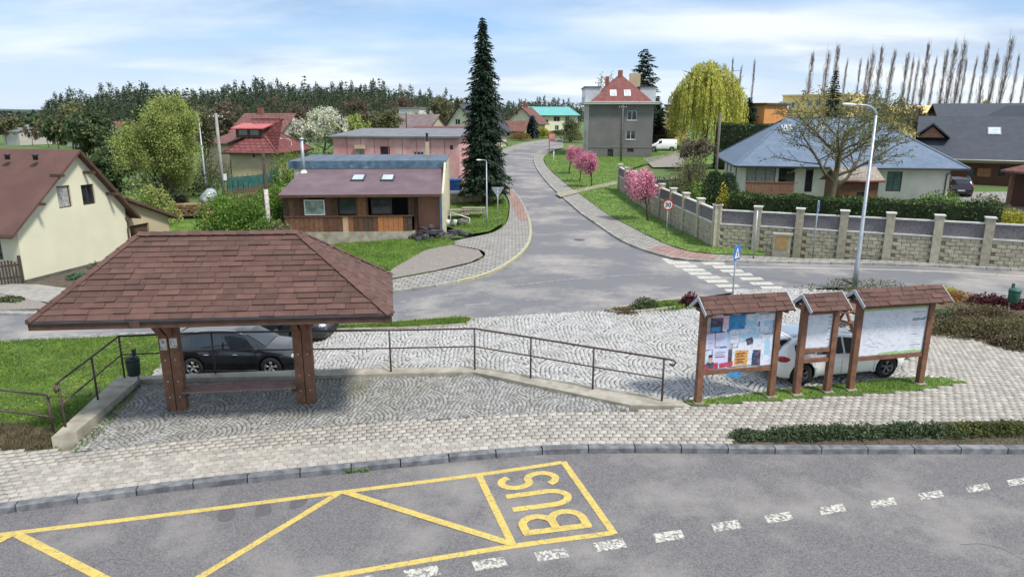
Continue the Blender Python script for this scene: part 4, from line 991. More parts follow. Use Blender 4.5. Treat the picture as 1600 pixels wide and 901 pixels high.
        for dx in ((-.75, .12) if prof != 'van' else (.1,)): blob('door_handle', (dx * sx, s_ * .888 * sy, .80 * sz), (.085, .018, .016), col if col.name != 'black_paint' else steel_m)
        for dx in ((-1.0, -.17, .86) if prof != 'van' else (.0, .95,)):
            m = MB(); zz_ = [(S(dx)[1] + .12), .5, .7, S(dx)[2] - .02]
            m.tube([(dx * sx, s_ * (np.interp(z, [c[1] for c in sec(dx)[2:6]], [c[0] for c in sec(dx)[2:6]]) + .002) * sy, z * sz) for z in zz_], .006, 4); m.build('door_gap', black_m, root)
        m = MB(); m.tube([(x * sx, s_ * (sec(x)[2][0] + .004) * sy, (S(x)[1] + .05) * sz) for x in (-.85, -.3, .3, .8)], .035, 6); m.build('sill', black_m, root)
        if rails_:
            m = MB(); m.tube([(x * sx, s_ * .60 * sy, (top(x, .5).z + (.055 if -1.3 < x < .2 else .0))) for x in (-1.5, -1.3, -.9, -.3, .1, .3)], .017, 6); m.build('roof_rail', steel_m, root)
    m = MB(); m.uvn((0, 0, 0), (0, 1, 0), (1, 0, 0), -.26, .26, .50 * sz, .61 * sz, -2.05 * sx, -2.0 * sx); m.build('number_plate', num_m, root)
    m = MB(); m.uvn((0, 0, 0), (0, 1, 0), (1, 0, 0), -.55, .55, .30 * sz, .40 * sz, -2.045 * sx, -1.97 * sx); m.build('rear_bumper_trim', black_m, root)
    m = MB(); m.uvn((0, 0, 0), (0, 1, 0), (1, 0, 0), -.50, .50, .36 * sz, .52 * sz, 1.96 * sx, 2.035 * sx); m.build('grille', black_m, root)
    if prof == 'hatch':
        m = MB(); m.prism([(-1.62 * sx, -.55, 1.40 * sz), (-1.88 * sx, -.5, 1.36 * sz), (-1.88 * sx, .5, 1.36 * sz), (-1.62 * sx, .55, 1.40 * sz)], (0, 0, .04)); fixn(m.build('spoiler', col, root))
    return root
wp = paint('white_paint_car', (.88, .88, .89), .3); bpn = paint('black_paint', (.008, .009, .012), .2); dkp = paint('dark_paint', (.02, .022, .026), .25)
a, b = G(1251, 602), G(1382, 590); mid = (a + b) / 2; an = math.atan2((b - a).y, (b - a).x); nrm = Vector((-math.sin(an), math.cos(an), 0))
wbw = (b - a).length; print('white car wb', wbw, math.degrees(an))
mid = mid + nrm * .80; 
car('white hatchback parked behind the notice boards with its rear to the left', (mid.x, mid.y, hgt(mid.x, mid.y) + .012), an, wp, 'hatch', 4.02, 1.74, 1.30, min(2.9, max(2.5, wbw)), 'cars parked around the junction', roofm=mat('sky_tinted_roof', (.28, .34, .42), .08, (.22, .28, .36), 2, spec=1), rimm=mat('dark_alloy', (.12, .12, .13), .4, (.3, .3, .3), 9, metal=.5))  # blue-grey roof panel has the sky's reflection painted into its colour
a, b = G(306, 594), G(425, 586); mid = (a + b) / 2; an = math.atan2((b - a).y, (b - a).x); wbw = (b - a).length; nrm = Vector((-math.sin(an), math.cos(an), 0)); print('black car wb', wbw, math.degrees(an), a)
mid = mid + nrm * .8
car('black estate car with roof rails parked just behind the railing under the shelter eave', (mid.x, mid.y, hgt(mid.x, mid.y) + .012), an, bpn, 'wagon', 4.0, 1.7, 1.36, min(2.6, max(2.2, wbw)), 'cars parked around the junction', rails_=True)
a = G(470, 537); an2 = R(-4); mid = a - Vector((math.cos(an2), math.sin(an2), 0)) * 1.35 + Vector((-math.sin(an2), math.cos(an2), 0)) * .85
car('dark car mostly hidden by the shelter eave, parked beyond the black estate car', (mid.x, mid.y, hgt(mid.x, mid.y) + .012), an2, dkp, 'wagon', 4.5, 1.8, 1.5, 2.7, 'cars parked around the junction', rails_=True)
P = G(1036, 236); car('white panel van parked in the grass beside the grey house', (P.x, P.y + 1, P.z - .1), R(176), wp, 'van', 4.3, 1.8, 1.85, 2.7, 'cars parked around the junction')
P = G(1512, 307); car('dark estate car with red tail lights parked in front of the brown building', (P.x, P.y + 1.6, P.z - .05), R(66), paint('dark_red_paint', (.035, .02, .03), .25), 'wagon', 4.5, 1.86, 1.6, 2.7, 'cars parked around the junction', rails_=True)
# ============================================================ buildings
class Bld:
    """local frame: O = ground corner (world), u along the front, n = outward normal of the front (towards the camera side), d = inward"""
    def __init__(s, name, O, ang, label, cat='house', group=None):
        s.r = empty(name, tuple(O), ang, label, cat, group); s.O = Vector(O); s.ang = ang
        s.u = Vector((math.cos(ang), math.sin(ang), 0)); s.d = Vector((-s.u.y, s.u.x, 0))
    def frame(s, side, L, W):
        return {'front': ((0, 0, 0), (1, 0, 0), (0, -1, 0)), 'right': ((L, 0, 0), (0, 1, 0), (1, 0, 0)), 'back': ((L, W, 0), (-1, 0, 0), (0, 1, 0)), 'left': ((0, W, 0), (0, -1, 0), (-1, 0, 0))}[side]
    def wpt(s, p): return s.O + s.u * p[0] + s.d * p[1] + Vector((0, 0, p[2]))
    def uv(s, fr, px, py):
        O, u, n = fr; Ow = s.wpt(O); uw = s.u * u[0] + s.d * u[1]; nw = s.u * n[0] + s.d * n[1]
        d = ray(px, py); c = Vector((0, 0, H)); t = (Ow - c).dot(nw) / d.dot(nw); p = c + d * t
        return (p - Ow).dot(uw), p.z - Ow.z
    def pxwin(s, fr, x0, y0, x1, y1):
        xm, ym = (x0 + x1) / 2, (y0 + y1) / 2
        a = s.uv(fr, x0, ym)[0]; b = s.uv(fr, x1, ym)[0]; t = s.uv(fr, xm, y0)[1]; q = s.uv(fr, xm, y1)[1]
        return (min(a, b), q, max(a, b), t)
def wallm(b, fr, outline, holes, m_, name='wall', depth=.14):
    O, u, n = [Vector(x) for x in fr]
    hp = [[(a, c), (d_, c), (d_, e), (a, e)] for a, c, d_, e in holes]
    vs, fs = cdt(outline, hp); m = MB()
    flip = u.cross(Vector((0, 0, 1))).dot(n) < 0
    P = [O + u * x + Vector((0, 0, y)) for x, y in vs]; m.add(P, [f[::-1] if flip else f for f in fs])
    for h in hp:
        q = [O + u * x + Vector((0, 0, y)) for x, y in h]; r = [p - n * depth for p in q]
        F_ = [(i, (i + 1) % 4, 4 + (i + 1) % 4, 4 + i) for i in range(4)]
        m.add(q + r, F_ if flip else [f[::-1] for f in F_])
    return m.build(name, m_, b.r)
def window(b, fr, h, fm, gm, mull=1, trans=0, depth=.10, fw=.06, name='window', sill=None, label=None):
    O, u, n = [Vector(x) for x in fr]; a, c, d_, e = h; m = MB()
    U = lambda u0, u1, v0, v1, n0, n1: m.uvn(O, u, n, u0, u1, v0, v1, n0, n1)
    k = -depth
    U(a, a + fw, c, e, k - .03, k + .02); U(d_ - fw, d_, c, e, k - .03, k + .02); U(a + fw, d_ - fw, c, c + fw, k - .03, k + .02); U(a + fw, d_ - fw, e - fw, e, k - .03, k + .02)
    for i in range(mull):
        x = a + (d_ - a) * (i + 1) / (mull + 1); U(x - fw * .45, x + fw * .45, c + fw, e - fw, k - .025, k + .015)
    for i in range(trans):
        z = c + (e - c) * (i + 1) / (trans + 1); U(a + fw, d_ - fw, z - fw * .3, z + fw * .3, k - .022, k + .01)
    w_ = m.build(name, fm, b.r)
    if label: w_['label'] = label
    g = MB(); g.uvn(O, u, n, a + fw * .5, d_ - fw * .5, c + fw * .5, e - fw * .5, k - .012, k - .004); g.build('pane', gm, w_)
    if sill:
        s_ = MB(); s_.uvn(O, u, n, a - .06, d_ + .06, c - .05, c + .0, k, .05); s_.build('sill', sill, w_)
    return w_
def gable(b, L, W, h, rise, wm, rm, wins=(), over=.45, gover=.35, drop=.8, thick=.14, ends=None, soffit=None, fm=None, gm=None, roofname='roof', rp=.5, skip=()):
    """ridge along x; rp = ridge position across the depth"""
    ry = W * rp
    ws = {k: [] for k in ('front', 'right', 'back', 'left')}
    for w_ in wins: ws[w_['s']].append(w_)
    for k in ws:
        if k in skip: continue
        fr = b.frame(k, L, W); ln = L if k in ('front', 'back') else W
        if k in ('front', 'back'): ol = [(0, -drop), (ln, -drop), (ln, h), (0, h)]
        else: rr_ = ry if k == 'right' else W - ry; ol = [(0, -drop), (ln, -drop), (ln, h), (rr_, h + rise), (0, h)]
        hs = [x['h'] for x in ws[k]]
        wallm(b, fr, ol, hs, wm if not isinstance(wm, dict) else wm.get(k, wm['front']))
        for x in ws[k]: window(b, fr, x['h'], x.get('fm', fm or white_m), x.get('gm', gm or glass_m), x.get('m', 1), x.get('t', 0), name=x.get('name', 'window'), sill=x.get('sill'))
    sl = rise / ry; s2 = rise / (W - ry)
    y0, z0 = -over, h - over * sl; y1, z1 = W + over, h - over * s2; t = thick
    pr = [(y0, z0), (ry, h + rise), (y1, z1), (y1, z1 + t), (ry, h + rise + t), (y0, z0 + t)]
    m = MB(); m.prism([(-gover, y, z + .01) for y, z in pr], (L + 2 * gover, 0, 0)); fixn(m.build(roofname, rm, b.r))
    for x in (-gover - .02, L + gover + .0):
        for (ya, za, yb, zb) in ((y0, z0, ry, h + rise), (y1, z1, ry, h + rise)):
            m = MB(); m.add([(x, ya, za - .06), (x + .03, ya, za - .06), (x + .03, ya, za + t + .03), (x, ya, za + t + .03), (x, yb, zb - .06), (x + .03, yb, zb - .06), (x + .03, yb, zb + t + .03), (x, yb, zb + t + .03)],
                  [(0, 1, 2, 3), (7, 6, 5, 4), (1, 0, 4, 5), (2, 1, 5, 6), (3, 2, 6, 7), (0, 3, 7, 4)])
    fixn(m.build('barge_board', soffit or woodd_m, b.r))
    m = MB(); m.tube([(-gover, y0 - .05, z0 + .05), (L + gover, y0 - .05, z0 + .05)], .07, 6); m.tube([(-gover, y1 + .05, z1 + .05), (L + gover, y1 + .05, z1 + .05)], .07, 6); m.build('gutter', soffit or woodd_m, b.r)
def hip(b, L, W, h, rise, wm, rm, wins=(), over=.6, drop=.8, ridge=None, fm=None, gm=None, soffit=None, walls=True, ridgey=.5):
    ws = {k: [] for k in ('front', 'right', 'back', 'left')}
    for w_ in wins: ws[w_['s']].append(w_)
    if walls:
        for k in ws:
            fr = b.frame(k, L, W); ln = L if k in ('front', 'back') else W
            wallm(b, fr, [(0, -drop), (ln, -drop), (ln, h), (0, h)], [x['h'] for x in ws[k]], wm)
            for x in ws[k]: window(b, fr, x['h'], x.get('fm', fm or white_m), x.get('gm', gm or glass_m), x.get('m', 1), x.get('t', 0), name=x.get('name', 'window'), sill=x.get('sill'))
    o = over; r0, r1 = ridge if ridge else (W * .5, L - W * .5); t = .16
    E = [(-o, -o, h), (L + o, -o, h), (L + o, W + o, h), (-o, W + o, h)]; T = [(r0, W * ridgey, h + rise), (r1, W * ridgey, h + rise)]
    m = MB(); m.add(E + T + [(x, y, z - t) for x, y, z in E], [(0, 1, 5, 4), (1, 2, 5), (2, 3, 4, 5), (3, 0, 4), (0, 6, 7, 1), (1, 7, 8, 2), (2, 8, 9, 3), (3, 9, 6, 0), (6, 9, 8, 7)])
    m.build('roof', rm, b.r)
    for a, c in ((E[0], E[1]), (E[1], E[2]), (E[2], E[3]), (E[3], E[0])): MB().tube([(a[0], a[1], a[2] - .06), (c[0], c[1], c[2] - .06)], .075, 6).build('gutter', soffit or woodd_m, b.r)
    m = MB()
    for a, c in ((E[0], T[0]), (E[3], T[0]), (E[1], T[1]), (E[2], T[1]), (T[0], T[1])): m.beam(Vector(a) + Vector((0, 0, .02)), Vector(c) + Vector((0, 0, .03)), .22, .05)
    m.build('hip_caps', rm, b.r)
def skylight(b, c, u, v, w_, h_, fm, gm):
    """c centre on the roof (local), u/v unit vectors in the roof plane"""
    c = Vector(c); u = Vector(u).normalized(); v = Vector(v).normalized(); n = u.cross(v)
    def slab(a, d, lift, t, nm, m_, par):
        m = MB(); P = [c + u * x * a + v * y * d + n * lift for x, y in ((-1, -1), (1, -1), (1, 1), (-1, 1))]; m.prism(P, n * t); return fixn(m.build(nm, m_, par))
    f = slab(w_ / 2 + .07, h_ / 2 + .07, .0, .10, 'skylight', fm, b.r); slab(w_ / 2 - .02, h_ / 2 - .02, .10, .012, 'pane', gm, f)
def ang2(a, b): return math.atan2(b.y - a.y, b.x - a.x)
def rmat(nm, col, rows=.3, wid=.3, mort=.02, c2=None, rough=.8, dark=.45): return mat(nm, col, rough, c2 or tuple(c * .75 for c in col), 1.2, .4, 20, brick=(wid, rows, mort, dark, 'obj'))
plaster = lambda nm, col, d=.86, st=None: mat(nm, col, .9, tuple(c * d for c in col), .9, .25, 40, stain=st)
cream = plaster('cream_plaster', (.68, .66, .49), .93); beige = plaster('beige_plaster', (.52, .46, .32)); whitep = plaster('white_plaster', (.66, .65, .58))
greyp = mat('grey_render', (.165, .16, .158), .95, (.14, .137, .135), .6, .4, 12, stain=((.115, .112, .11), .35, .55, .75)); greyl = plaster('pale_render', (.52, .50, .46))
pink = mat('pink_render', (.62, .33, .32), .9, (.56, .26, .26), .4, .2, 20, stain=((.66, .45, .42), .5, .5, .7))
tan = plaster('tan_plaster', (.50, .42, .28)); orange_p = plaster('orange_plaster', (.62, .27, .09)); yellow_p = plaster('yellow_plaster', (.78, .60, .25))
brroof = mat('brown_roof', (.125, .062, .052), .9, (.095, .048, .042), .7, .5, 40, stain=((.15, .075, .06), .5, .5, .8), isl=0)
redroof = rmat('red_tile_roof', (.26, .075, .07), .42, .6, .05, dark=.35); redroof2 = rmat('old_red_tiles', (.24, .10, .085), .4, .5, .05, dark=.5)
blueroof = mat('blue_grey_slate', (.135, .185, .26), .6, (.105, .145, .21), 2.5, .5, 25, stain=((.17, .22, .29), .8, .5, .8))
darkroof = mat('dark_grey_roof', (.058, .066, .082), .75, (.045, .052, .066), 1.5, .5, 20); greyroof = mat('grey_felt_roof', (.20, .205, .22), .8, (.15, .155, .17), 1.0, .3, 20)
tealroof = mat('teal_metal_roof', (.14, .42, .40), .6, (.11, .36, .35), 1, .1); purproof = mat('brown_purple_felt', (.155, .105, .12), .85, (.125, .085, .10), 1.2, .3, 30, stain=((.19, .14, .155), .5, .5, .75))
brwin = mat('brown_window_frame', (.07, .04, .03), .5)
# ---- cream gabled house at the left
A = G(40, 441); Bq = G(205, 399)
gv_ = (Bq - A); ga = ang2(A, Bq); Wd = gv_.length
# gable wall is the 'right' end: width direction = +d (from A), ridge along x; so u points from left end to the gable
ang = ga - math.pi / 2; Lh = 10.0
uu = Vector((math.cos(ang), math.sin(ang), 0)); O = A - uu * Lh; O.z = A.z
b = Bld('gabled_house', O, ang, 'cream gabled house with a brown roof at the left edge of the photo')
frR = b.frame('right', Lh, Wd)
hL = b.uv(frR, 38, 352)[1]; pk = b.uv(frR, 119, 238); hR = b.uv(frR, 205, 322)[1]
hh = (hL + hR) / 2; rise = pk[1] - hh
wn1 = b.pxwin(frR, 90, 290, 111, 325); wn2 = b.pxwin(frR, 128, 288, 148, 320)
wn1 = (wn1[0], wn1[1], wn1[0] + max(.7, wn1[2] - wn1[0]), wn1[3])
frF = b.frame('front', Lh, Wd); wf = b.pxwin(frF, 0, 375, 17, 406)
wf = (Lh - 2.2, max(.4, wf[1]), Lh - 1.1, max(1.5, wf[3]))
gable(b, Lh, Wd, hh, rise, cream, brroof, [dict(s='right', h=wn1, m=0, gm=curt_m), dict(s='right', h=wn2, m=1), dict(s='front', h=wf, m=0)], over=.6, gover=.42, fm=brwin, soffit=woodd_m, rp=max(.42, min(.58, pk[0] / Wd)), drop=1)
for t in (.33, .72): MB().uvn((Lh, 0, 0), (0, 1, 0), (1, 0, 0), Wd * t * .5 - .07, Wd * t * .5 + .07, hh + rise * t - .22, hh + rise * t - .08, -.1, .7).build('purlin_end', woodd_m, b.r); MB().uvn((Lh, 0, 0), (0, 1, 0), (1, 0, 0), Wd - Wd * t * .5 - .07, Wd - Wd * t * .5 + .07, hh + rise * t - .22, hh + rise * t - .08, -.1, .7).build('purlin_end', woodd_m, b.r)
MB().box(Lh - 8.6, Lh - 8.0, Wd * .5 - .3, Wd * .5 + .3, hh + rise - .3, hh + rise + 1.0).build('chimney', mat('brick_chimney', (.34, .12, .08), .9, (.24, .09, .06), 5, brick=(.25, .08, .012, .7, 'obj')), b.r)
for x in (Lh - 5.4, Lh - 3.2, Lh - 1.4): MB().lathe([(0, 0), (.12, 0), (.12, .22), (.2, .25), (0, .34)], 8, 'z', (x, Wd * .5 - .5, hh + rise - .35)).build('roof_vent', fascia_m, b.r)
m = MB(); m.tube([(Lh + .08, Wd - .1, hh - .5), (Lh + .08, Wd + .1, hh - .9), (Lh + .08, Wd - .06, hh - 1.2), (Lh + .08, Wd - .06, -.2)], .045, 6); m.build('downpipe', woodd_m, b.r)
m = MB(); m.uvn((Lh, 0, 0), (0, 1, 0), (1, 0, 0), -.02, Wd + .02, -.5, .12, .0, .03); m.build('plinth', mat('grey_plinth', (.12, .115, .10), .9), b.r)
# garage annexe
A = G(200, 398); Bq = G(262, 383); A += (Bq - A).normalized() * .3; ga = ang2(A, Bq); Wd = (Bq - A).length + .3; ang = ga - math.pi / 2; Lh = 5.0; uu = Vector((math.cos(ang), math.sin(ang), 0))
b = Bld('garage', A - uu * Lh + Vector((0, 0, .0)), ang, 'small cream garage with a brown door and dark lean-to roof behind the cream gabled house', 'garage')
frR = b.frame('right', Lh, Wd); hR = b.uv(frR, 262, 338)[1]; hL = b.uv(frR, 205, 312)[1]; dr = b.pxwin(frR, 203, 350, 235, 392)
hl2 = hR
wallm(b, frR, [(0, -.8), (Wd, -.8), (Wd, hR), (0, hL)], [(dr[0] if dr[0] > .1 else .1, -.5, min(Wd - .8, dr[2]), dr[3])], tan)
m = MB(); m.uvn((Lh, 0, 0), (0, 1, 0), (1, 0, 0), max(.1, dr[0]), min(Wd - .8, dr[2]), -.5, dr[3], -.2, -.14); dd = m.build('door', woodd_m, b.r)
for k, ol in (('front', [(0, -.8), (Lh, -.8), (Lh, hL), (0, hL)]), ('back', [(0, -.8), (Lh, -.8), (Lh, hR), (0, hR)]), ('left', [(0, -.8), (Wd, -.8), (Wd, hL), (0, hR)])): wallm(b, b.frame(k, Lh, Wd), ol, [], tan)
m = MB(); m.prism([(-.2, -.1, hL + .02), (-.2, Wd + .5, hR - .3 + .12), (-.2, Wd + .5, hR - .3 + .26), (-.2, -.1, hL + .18)], (Lh + .6, 0, 0)); fixn(m.build('roof', brroof, b.r))
# ---- picket fence and gate post by the cream house
fr_a, fr_b = G(-60, 452), G(36, 441); fd = (fr_b - fr_a); n = int(fd.length / .13); fu = fd.normalized(); fn_ = Vector((-fu.y, fu.x, 0))
fo = empty('picket_fence', tuple(fr_a), 0, 'dark brown wooden picket fence beside the corner of the cream gabled house', 'fence')
dkf = mat('dark_fence_wood', (.06, .04, .032), .8)
for i in range(n): MB().uvn(fu * (i * .13), fu, fn_, -.04, .04, 0, 1.05 + .12 * math.sin(i * .55), -.012, .012).build('picket', dkf, fo)
for z in (.25, .85): MB().uvn((0, 0, 0), fu, fn_, 0, fd.length, z, z + .08, .012, .05).build('rail', dkf, fo)
MB().uvn(fu * fd.length, fu, fn_, -.07, .07, 0, 1.35, -.07, .07).build('post', dkf, fo)
# ---- wooden tavern with purple-brown lean-to roof
FLp = G(447, 386); FRp = G(646, 388); FRp.z = FLp.z = hgt(-8, 38) 
ang = R(3.4)
b = Bld('wooden_tavern', FLp, ang, 'low wooden tavern with a purple-brown lean-to roof, planked front and two skylights', 'tavern')
fr = ((0, 0, 0), (1, 0, 0), (0, -1, 0)); U = lambda x, y: b.uv(fr, x, y)
Lt = U(646, 360)[0]; zp = U(560, 362)[1]; zs = U(560, 338)[1]; zt = U(560, 309)[1]; Lr = U(690, 330)[0]
MB().box(U(505, 370)[0] * .2, Lt + .1, .0, .35, -.9, zp).build('plinth', conc_m, b.r)
inner = mat('dark_interior', (.03, .024, .02), .9)
MB().box(.05, Lt - .02, 1.6, 1.7, zp, zt + .3).build('inner_wall', inner, b.r)
MB().box(0, Lr, .36, 1.6, zp - .1, zp).build('porch_floor', woodd_m, b.r)
rng = random.Random(12); shades = [woodd_m, wood_m, mat('plank_umber', (.14, .06, .035), .7, (.09, .04, .025), 5), mat('plank_chestnut', (.26, .105, .045), .7, (.19, .075, .035), 5), mat('plank_orange', (.42, .17, .06), .65, (.33, .13, .05), 5), mat('plank_pale', (.55, .36, .22), .7, (.45, .3, .18), 5)]
x = 0.02
while x < Lt - .12:
    w_ = rng.uniform(.26, .36); f = x / Lt
    si = 1 if f < .3 else rng.choice((0, 2))
    if .30 < f < .42: si = rng.choice((2, 3, 1))
    if .42 < f < .45: si = 5
    if .45 < f < .52: si = 3
    if .72 < f < .90: si = 4 if rng.random() < .8 else 3
    if f > .9: si = 0
    MB().box(x + .008, min(x + w_, Lt) - .008, .02 + rng.uniform(0, .015), .06, zp, zs - .02).build('plank', shades[si], b.r); x += w_
for (xa, xb, z0, z1_, si) in ((0, U(478, 330)[0], zs, zt, 0), (U(508, 330)[0], U(527, 330)[0], zs, zt, 2), (U(557, 330)[0], U(574, 330)[0], zs, zt, 3), (U(640, 330)[0] - .1, Lt, zs, zt, 0)):
    n = max(1, int((xb - xa) / .3)); 
    for i in range(n): MB().box(xa + (xb - xa) * i / n + .006, xa + (xb - xa) * (i + 1) / n - .006, .03 + .008 * (i % 2), .07, z0 - .02, z1_ + .15).build('plank', shades[(si + i) % 3 if si != 3 else 3], b.r)
MB().box(0, Lt + .02, -.03, .16, zs - .02, zs + .05).build('counter_ledge', wood_m, b.r)
MB().box(0, Lr, .0, .14, zt, zt + .18).build('front_beam', woodd_m, b.r)
for px_ in (480, 527, 557, 574, 640, 646): 
    q = U(px_, 330)[0]; MB().box(q - .05, q + .05, .0, .1, zs + .05, zt).build('post', woodd_m, b.r)
wa = U(476, 330)[0]; wb_ = U(508, 330)[0]; wz0 = U(490, 336)[1]; wz1 = U(490, 312)[1]
window(b, ((0, .0, 0), (1, 0, 0), (0, -1, 0)), (wa, wz0, wb_, wz1), white_m, mat('curtained_tavern_glass', (.40, .42, .38), .2, (.16, .22, .18), 3), 0, depth=-.03, label='white framed window with pale curtain')
for (pa, pb) in ((527, 557), (578, 612)):
    a_, c_ = U(pa, 330)[0] + .05, U(pb, 330)[0]; window(b, ((0, .3, 0), (1, 0, 0), (0, -1, 0)), (a_, zs + .08, c_, zt - .05), woodd_m, glass_m, 0, depth=-.02)
# right bay with terracotta wall and open door
terr = plaster('terracotta_plaster', (.58, .29, .20)); bl = mat('blue_painted_wood', (.06, .14, .22), .6, (.045, .11, .18), 4)
xa = Lt + .15; 
MB().box(xa, Lr - .05, 1.1, 1.2, zp - .9, zt + .4).build('terracotta_wall', terr, b.r)
MB().box(xa - .1, xa + .1, .3, 1.1, zp - .3, zt).build('door_jamb', woodd_m, b.r)
eL, eR = AT(435, 305, FLp.y - .5), AT(690, 313, FLp.y - .2)
# roof in local coordinates
def lc(p): q = Vector(p) - b.O; return Vector((q.dot(b.u), q.dot(b.d), q.z))
xe0 = lc(AT(434, 305, b.wpt((0, -.5, 0)).y)).x; xe1 = lc(AT(688, 312, b.wpt((Lr, -.5, 0)).y)).x; ze = zt + .16; yt = 5.0
ztop = lc(AT(585, 266, b.wpt((Lt * .7, yt, 0)).y)).z; xt0 = lc(AT(472, 264, b.wpt((0, yt, 0)).y)).x; xe1 = xt1 = Lr + .02
m = MB(); m.prism([(xe0, -.55, ze), (xe1, -.55, ze), (xt1, yt, ztop), (xt0, yt, ztop)], (0, 0, .09)); fixn(m.build('lean_to_roof', purproof, b.r))
MB().box(xe0, xe1, -.60, -.555, ze - .06, ze + .10).build('gutter', woodd_m, b.r)
vdir = Vector((0, yt + .55, ztop - ze)).normalized()
for (px_, py_) in ((560, 279), (606, 279)):
    # intersect with the roof plane
    d = ray(px_, py_); dl = Vector((d.dot(b.u), d.dot(b.d), d.z)); c0 = lc((0, 0, H)); nn = Vector((1, 0, 0)).cross(vdir); p0 = Vector((xe0, -.55, ze + .09)); t = (p0 - c0).dot(nn) / dl.dot(nn)
    skylight(b, c0 + dl * t, (1, 0, 0), vdir, .72, 1.1, fascia_m, mat('painted_sky_glass', (.55, .6, .64), .08, (.4, .45, .5), 2) if 'painted_sky_glass' not in MATS else MATS['painted_sky_glass'])  # pale pane colour stands in for reflected sky
# main flat-roofed block behind
zb_ = lc(AT(585, 262, b.wpt((Lt * .7, yt, 0)).y)).z; xf0 = lc(AT(456, 262, b.wpt((0, yt, 0)).y)).x; xf1 = Lr + .2
zf = lc(AT(585, 253, b.wpt((Lt * .7, yt, 0)).y)).z
bluef = mat('blue_grey_felt', (.10, .135, .18), .6, (.075, .10, .14), 1.5, .3, 20, stain=((.22, .26, .30), 1.2, .55, .75)); bluet = mat('weathered_blue_fascia', (.09, .17, .24), .7, (.05, .09, .13), 2.5, stain=((.33, .38, .42), 3, .6, .75))
MB().box(xf0 + .1, Lr, yt + .05, yt + 7.0, -1, zf - .05).build('main_wall', cream, b.r)
MB().box(xf0 - .2, xf1, yt - .05, yt + .03, zb_ - .05, zf + .06).build('fascia', bluet, b.r)
zf2 = lc(AT(585, 243, b.wpt((Lt * .7, yt + 7, 0)).y)).z; zf2 = min(zf2, zf + .5)
m = MB(); m.prism([(xf0 - .2, yt + .03, zf), (xf1, yt + .03, zf), (xf1 + .0, yt + 7.1, zf2), (xf0 - .1, yt + 7.1, zf2)], (0, 0, .08)); fixn(m.build('flat_roof', bluef, b.r))
for i in range(7):
    x_ = xf0 + (xf1 - xf0) * (i + 1) / 8; m = MB(); m.prism([(x_ - .02, yt + .03, zf + .08), (x_ + .02, yt + .03, zf + .08), (x_ + .02, yt + 7.1, zf2 + .08), (x_ - .02, yt + 7.1, zf2 + .08)], (0, 0, .02)); fixn(m.build('roof_seam', bluef, b.r))
MB().box(Lr - .10, Lr + .02, -.12, .12, -1.0, zt + .16).build('blue_post', bl, b.r)
m = MB(); m.prism([(Lr + .03, -.1, -1), (Lr + .03, yt + 7.05, -1), (Lr + .03, yt + 7.05, zf2 - .02), (Lr + .03, yt, zf - .02), (Lr + .03, -.1, zt + .25)], (.14, 0, 0)); fixn(m.build('side_wall', mat('pale_cream', (.62, .58, .42), .9, (.5, .46, .33), 1.5), b.r))
# flue
fp = AT(475, 262, b.wpt((xt0 + .5, yt - .6, 0)).y); q = lc(fp)
m = MB(); m.tube([(q.x, yt - .7, ztop - .4), (q.x, yt - .7, ztop + 2.05)], .11, 10); m.build('flue_pipe', steel_m, b.r)
MB().lathe([(.26, 0), (.12, .2)], 12, 'z', (q.x, yt - .7, ztop - .1)).build('flue_collar', white_m, b.r)
MB().lathe([(.17, 0), (.17, .05), (0, .14)], 12, 'z', (q.x, yt - .7, ztop + 2.1)).build('flue_cap', steel_m, b.r)
q = lc(AT(668, 244, b.wpt((Lr, yt + 5, 0)).y)); MB().box(q.x - .13, q.x + .13, yt + 5, yt + 5.26, zf + .2, zf + 1.15).build('chimney', tan, b.r); MB().lathe([(.09, 0), (.09, .55), (.13, .58), (0, .7)], 8, 'z', (q.x, yt + 5.13, zf + 1.15)).build('chimney_pot', fascia_m, b.r)
TAV = b
# ---- long pink building
P0 = AT(523, 262, 66); P1 = AT(718, 262, 64); P0.z = P1.z = hgt(-8, 64) + .2; ang = ang2(P0, P1); Lp = (P1 - P0).length
b = Bld('pink_building', P0, ang, 'long low pink building with a flat grey roof behind the wooden tavern', 'building')
fr = b.frame('front', Lp, 8); hp = b.uv(fr, 620, 215)[1]; ws_ = [dict(s='front', h=b.pxwin(fr, 558, 235, 570, 246), m=0, gm=curt_m), dict(s='front', h=b.pxwin(fr, 594, 229, 609, 243), m=0, fm=brwin), dict(s='front', h=b.pxwin(fr, 646, 237, 662, 246), m=2), dict(s='front', h=b.pxwin(fr, 703, 227, 708, 234), m=0, fm=brwin)]
for k in ('front', 'right', 'back', 'left'):
    fk = b.frame(k, Lp, 8); ln = Lp if k in ('front', 'back') else 8; wallm(b, fk, [(0, -1), (ln, -1), (ln, hp), (0, hp)], [w['h'] for w in ws_] if k == 'front' else [], pink)
for w_ in ws_: window(b, fr, w_['h'], w_.get('fm', white_m), w_.get('gm', glass_m), w_['m'])
n = 9
for i in range(1, n): MB().uvn((0, 0, 0), (1, 0, 0), (0, -1, 0), Lp * i / n - .03, Lp * i / n + .03, -.5, hp, 0, .02).build('panel_joint', mat('pink_strip', (.45, .18, .17), .9) if 'pink_strip' not in MATS else MATS['pink_strip'], b.r)
z1_ = b.uv(((0, 8, 0), (1, 0, 0), (0, -1, 0)), 620, 204)[1]; z1_ = max(hp + .2, z1_)
m = MB(); m.prism([(-.3, -.35, hp), (Lp + .3, -.35, hp), (Lp + .3, 8.3, hp + .55), (-.3, 8.3, hp + .55)], (0, 0, .14)); fixn(m.build('roof', greyroof, b.r))
MB().uvn((0, 0, 0), (1, 0, 0), (0, -1, 0), ws_[0]['h'][0] - .1, ws_[0]['h'][2] + .1, ws_[0]['h'][3] + .15, ws_[0]['h'][3] + .5, .0, .35).build('awning', tan, b.r)
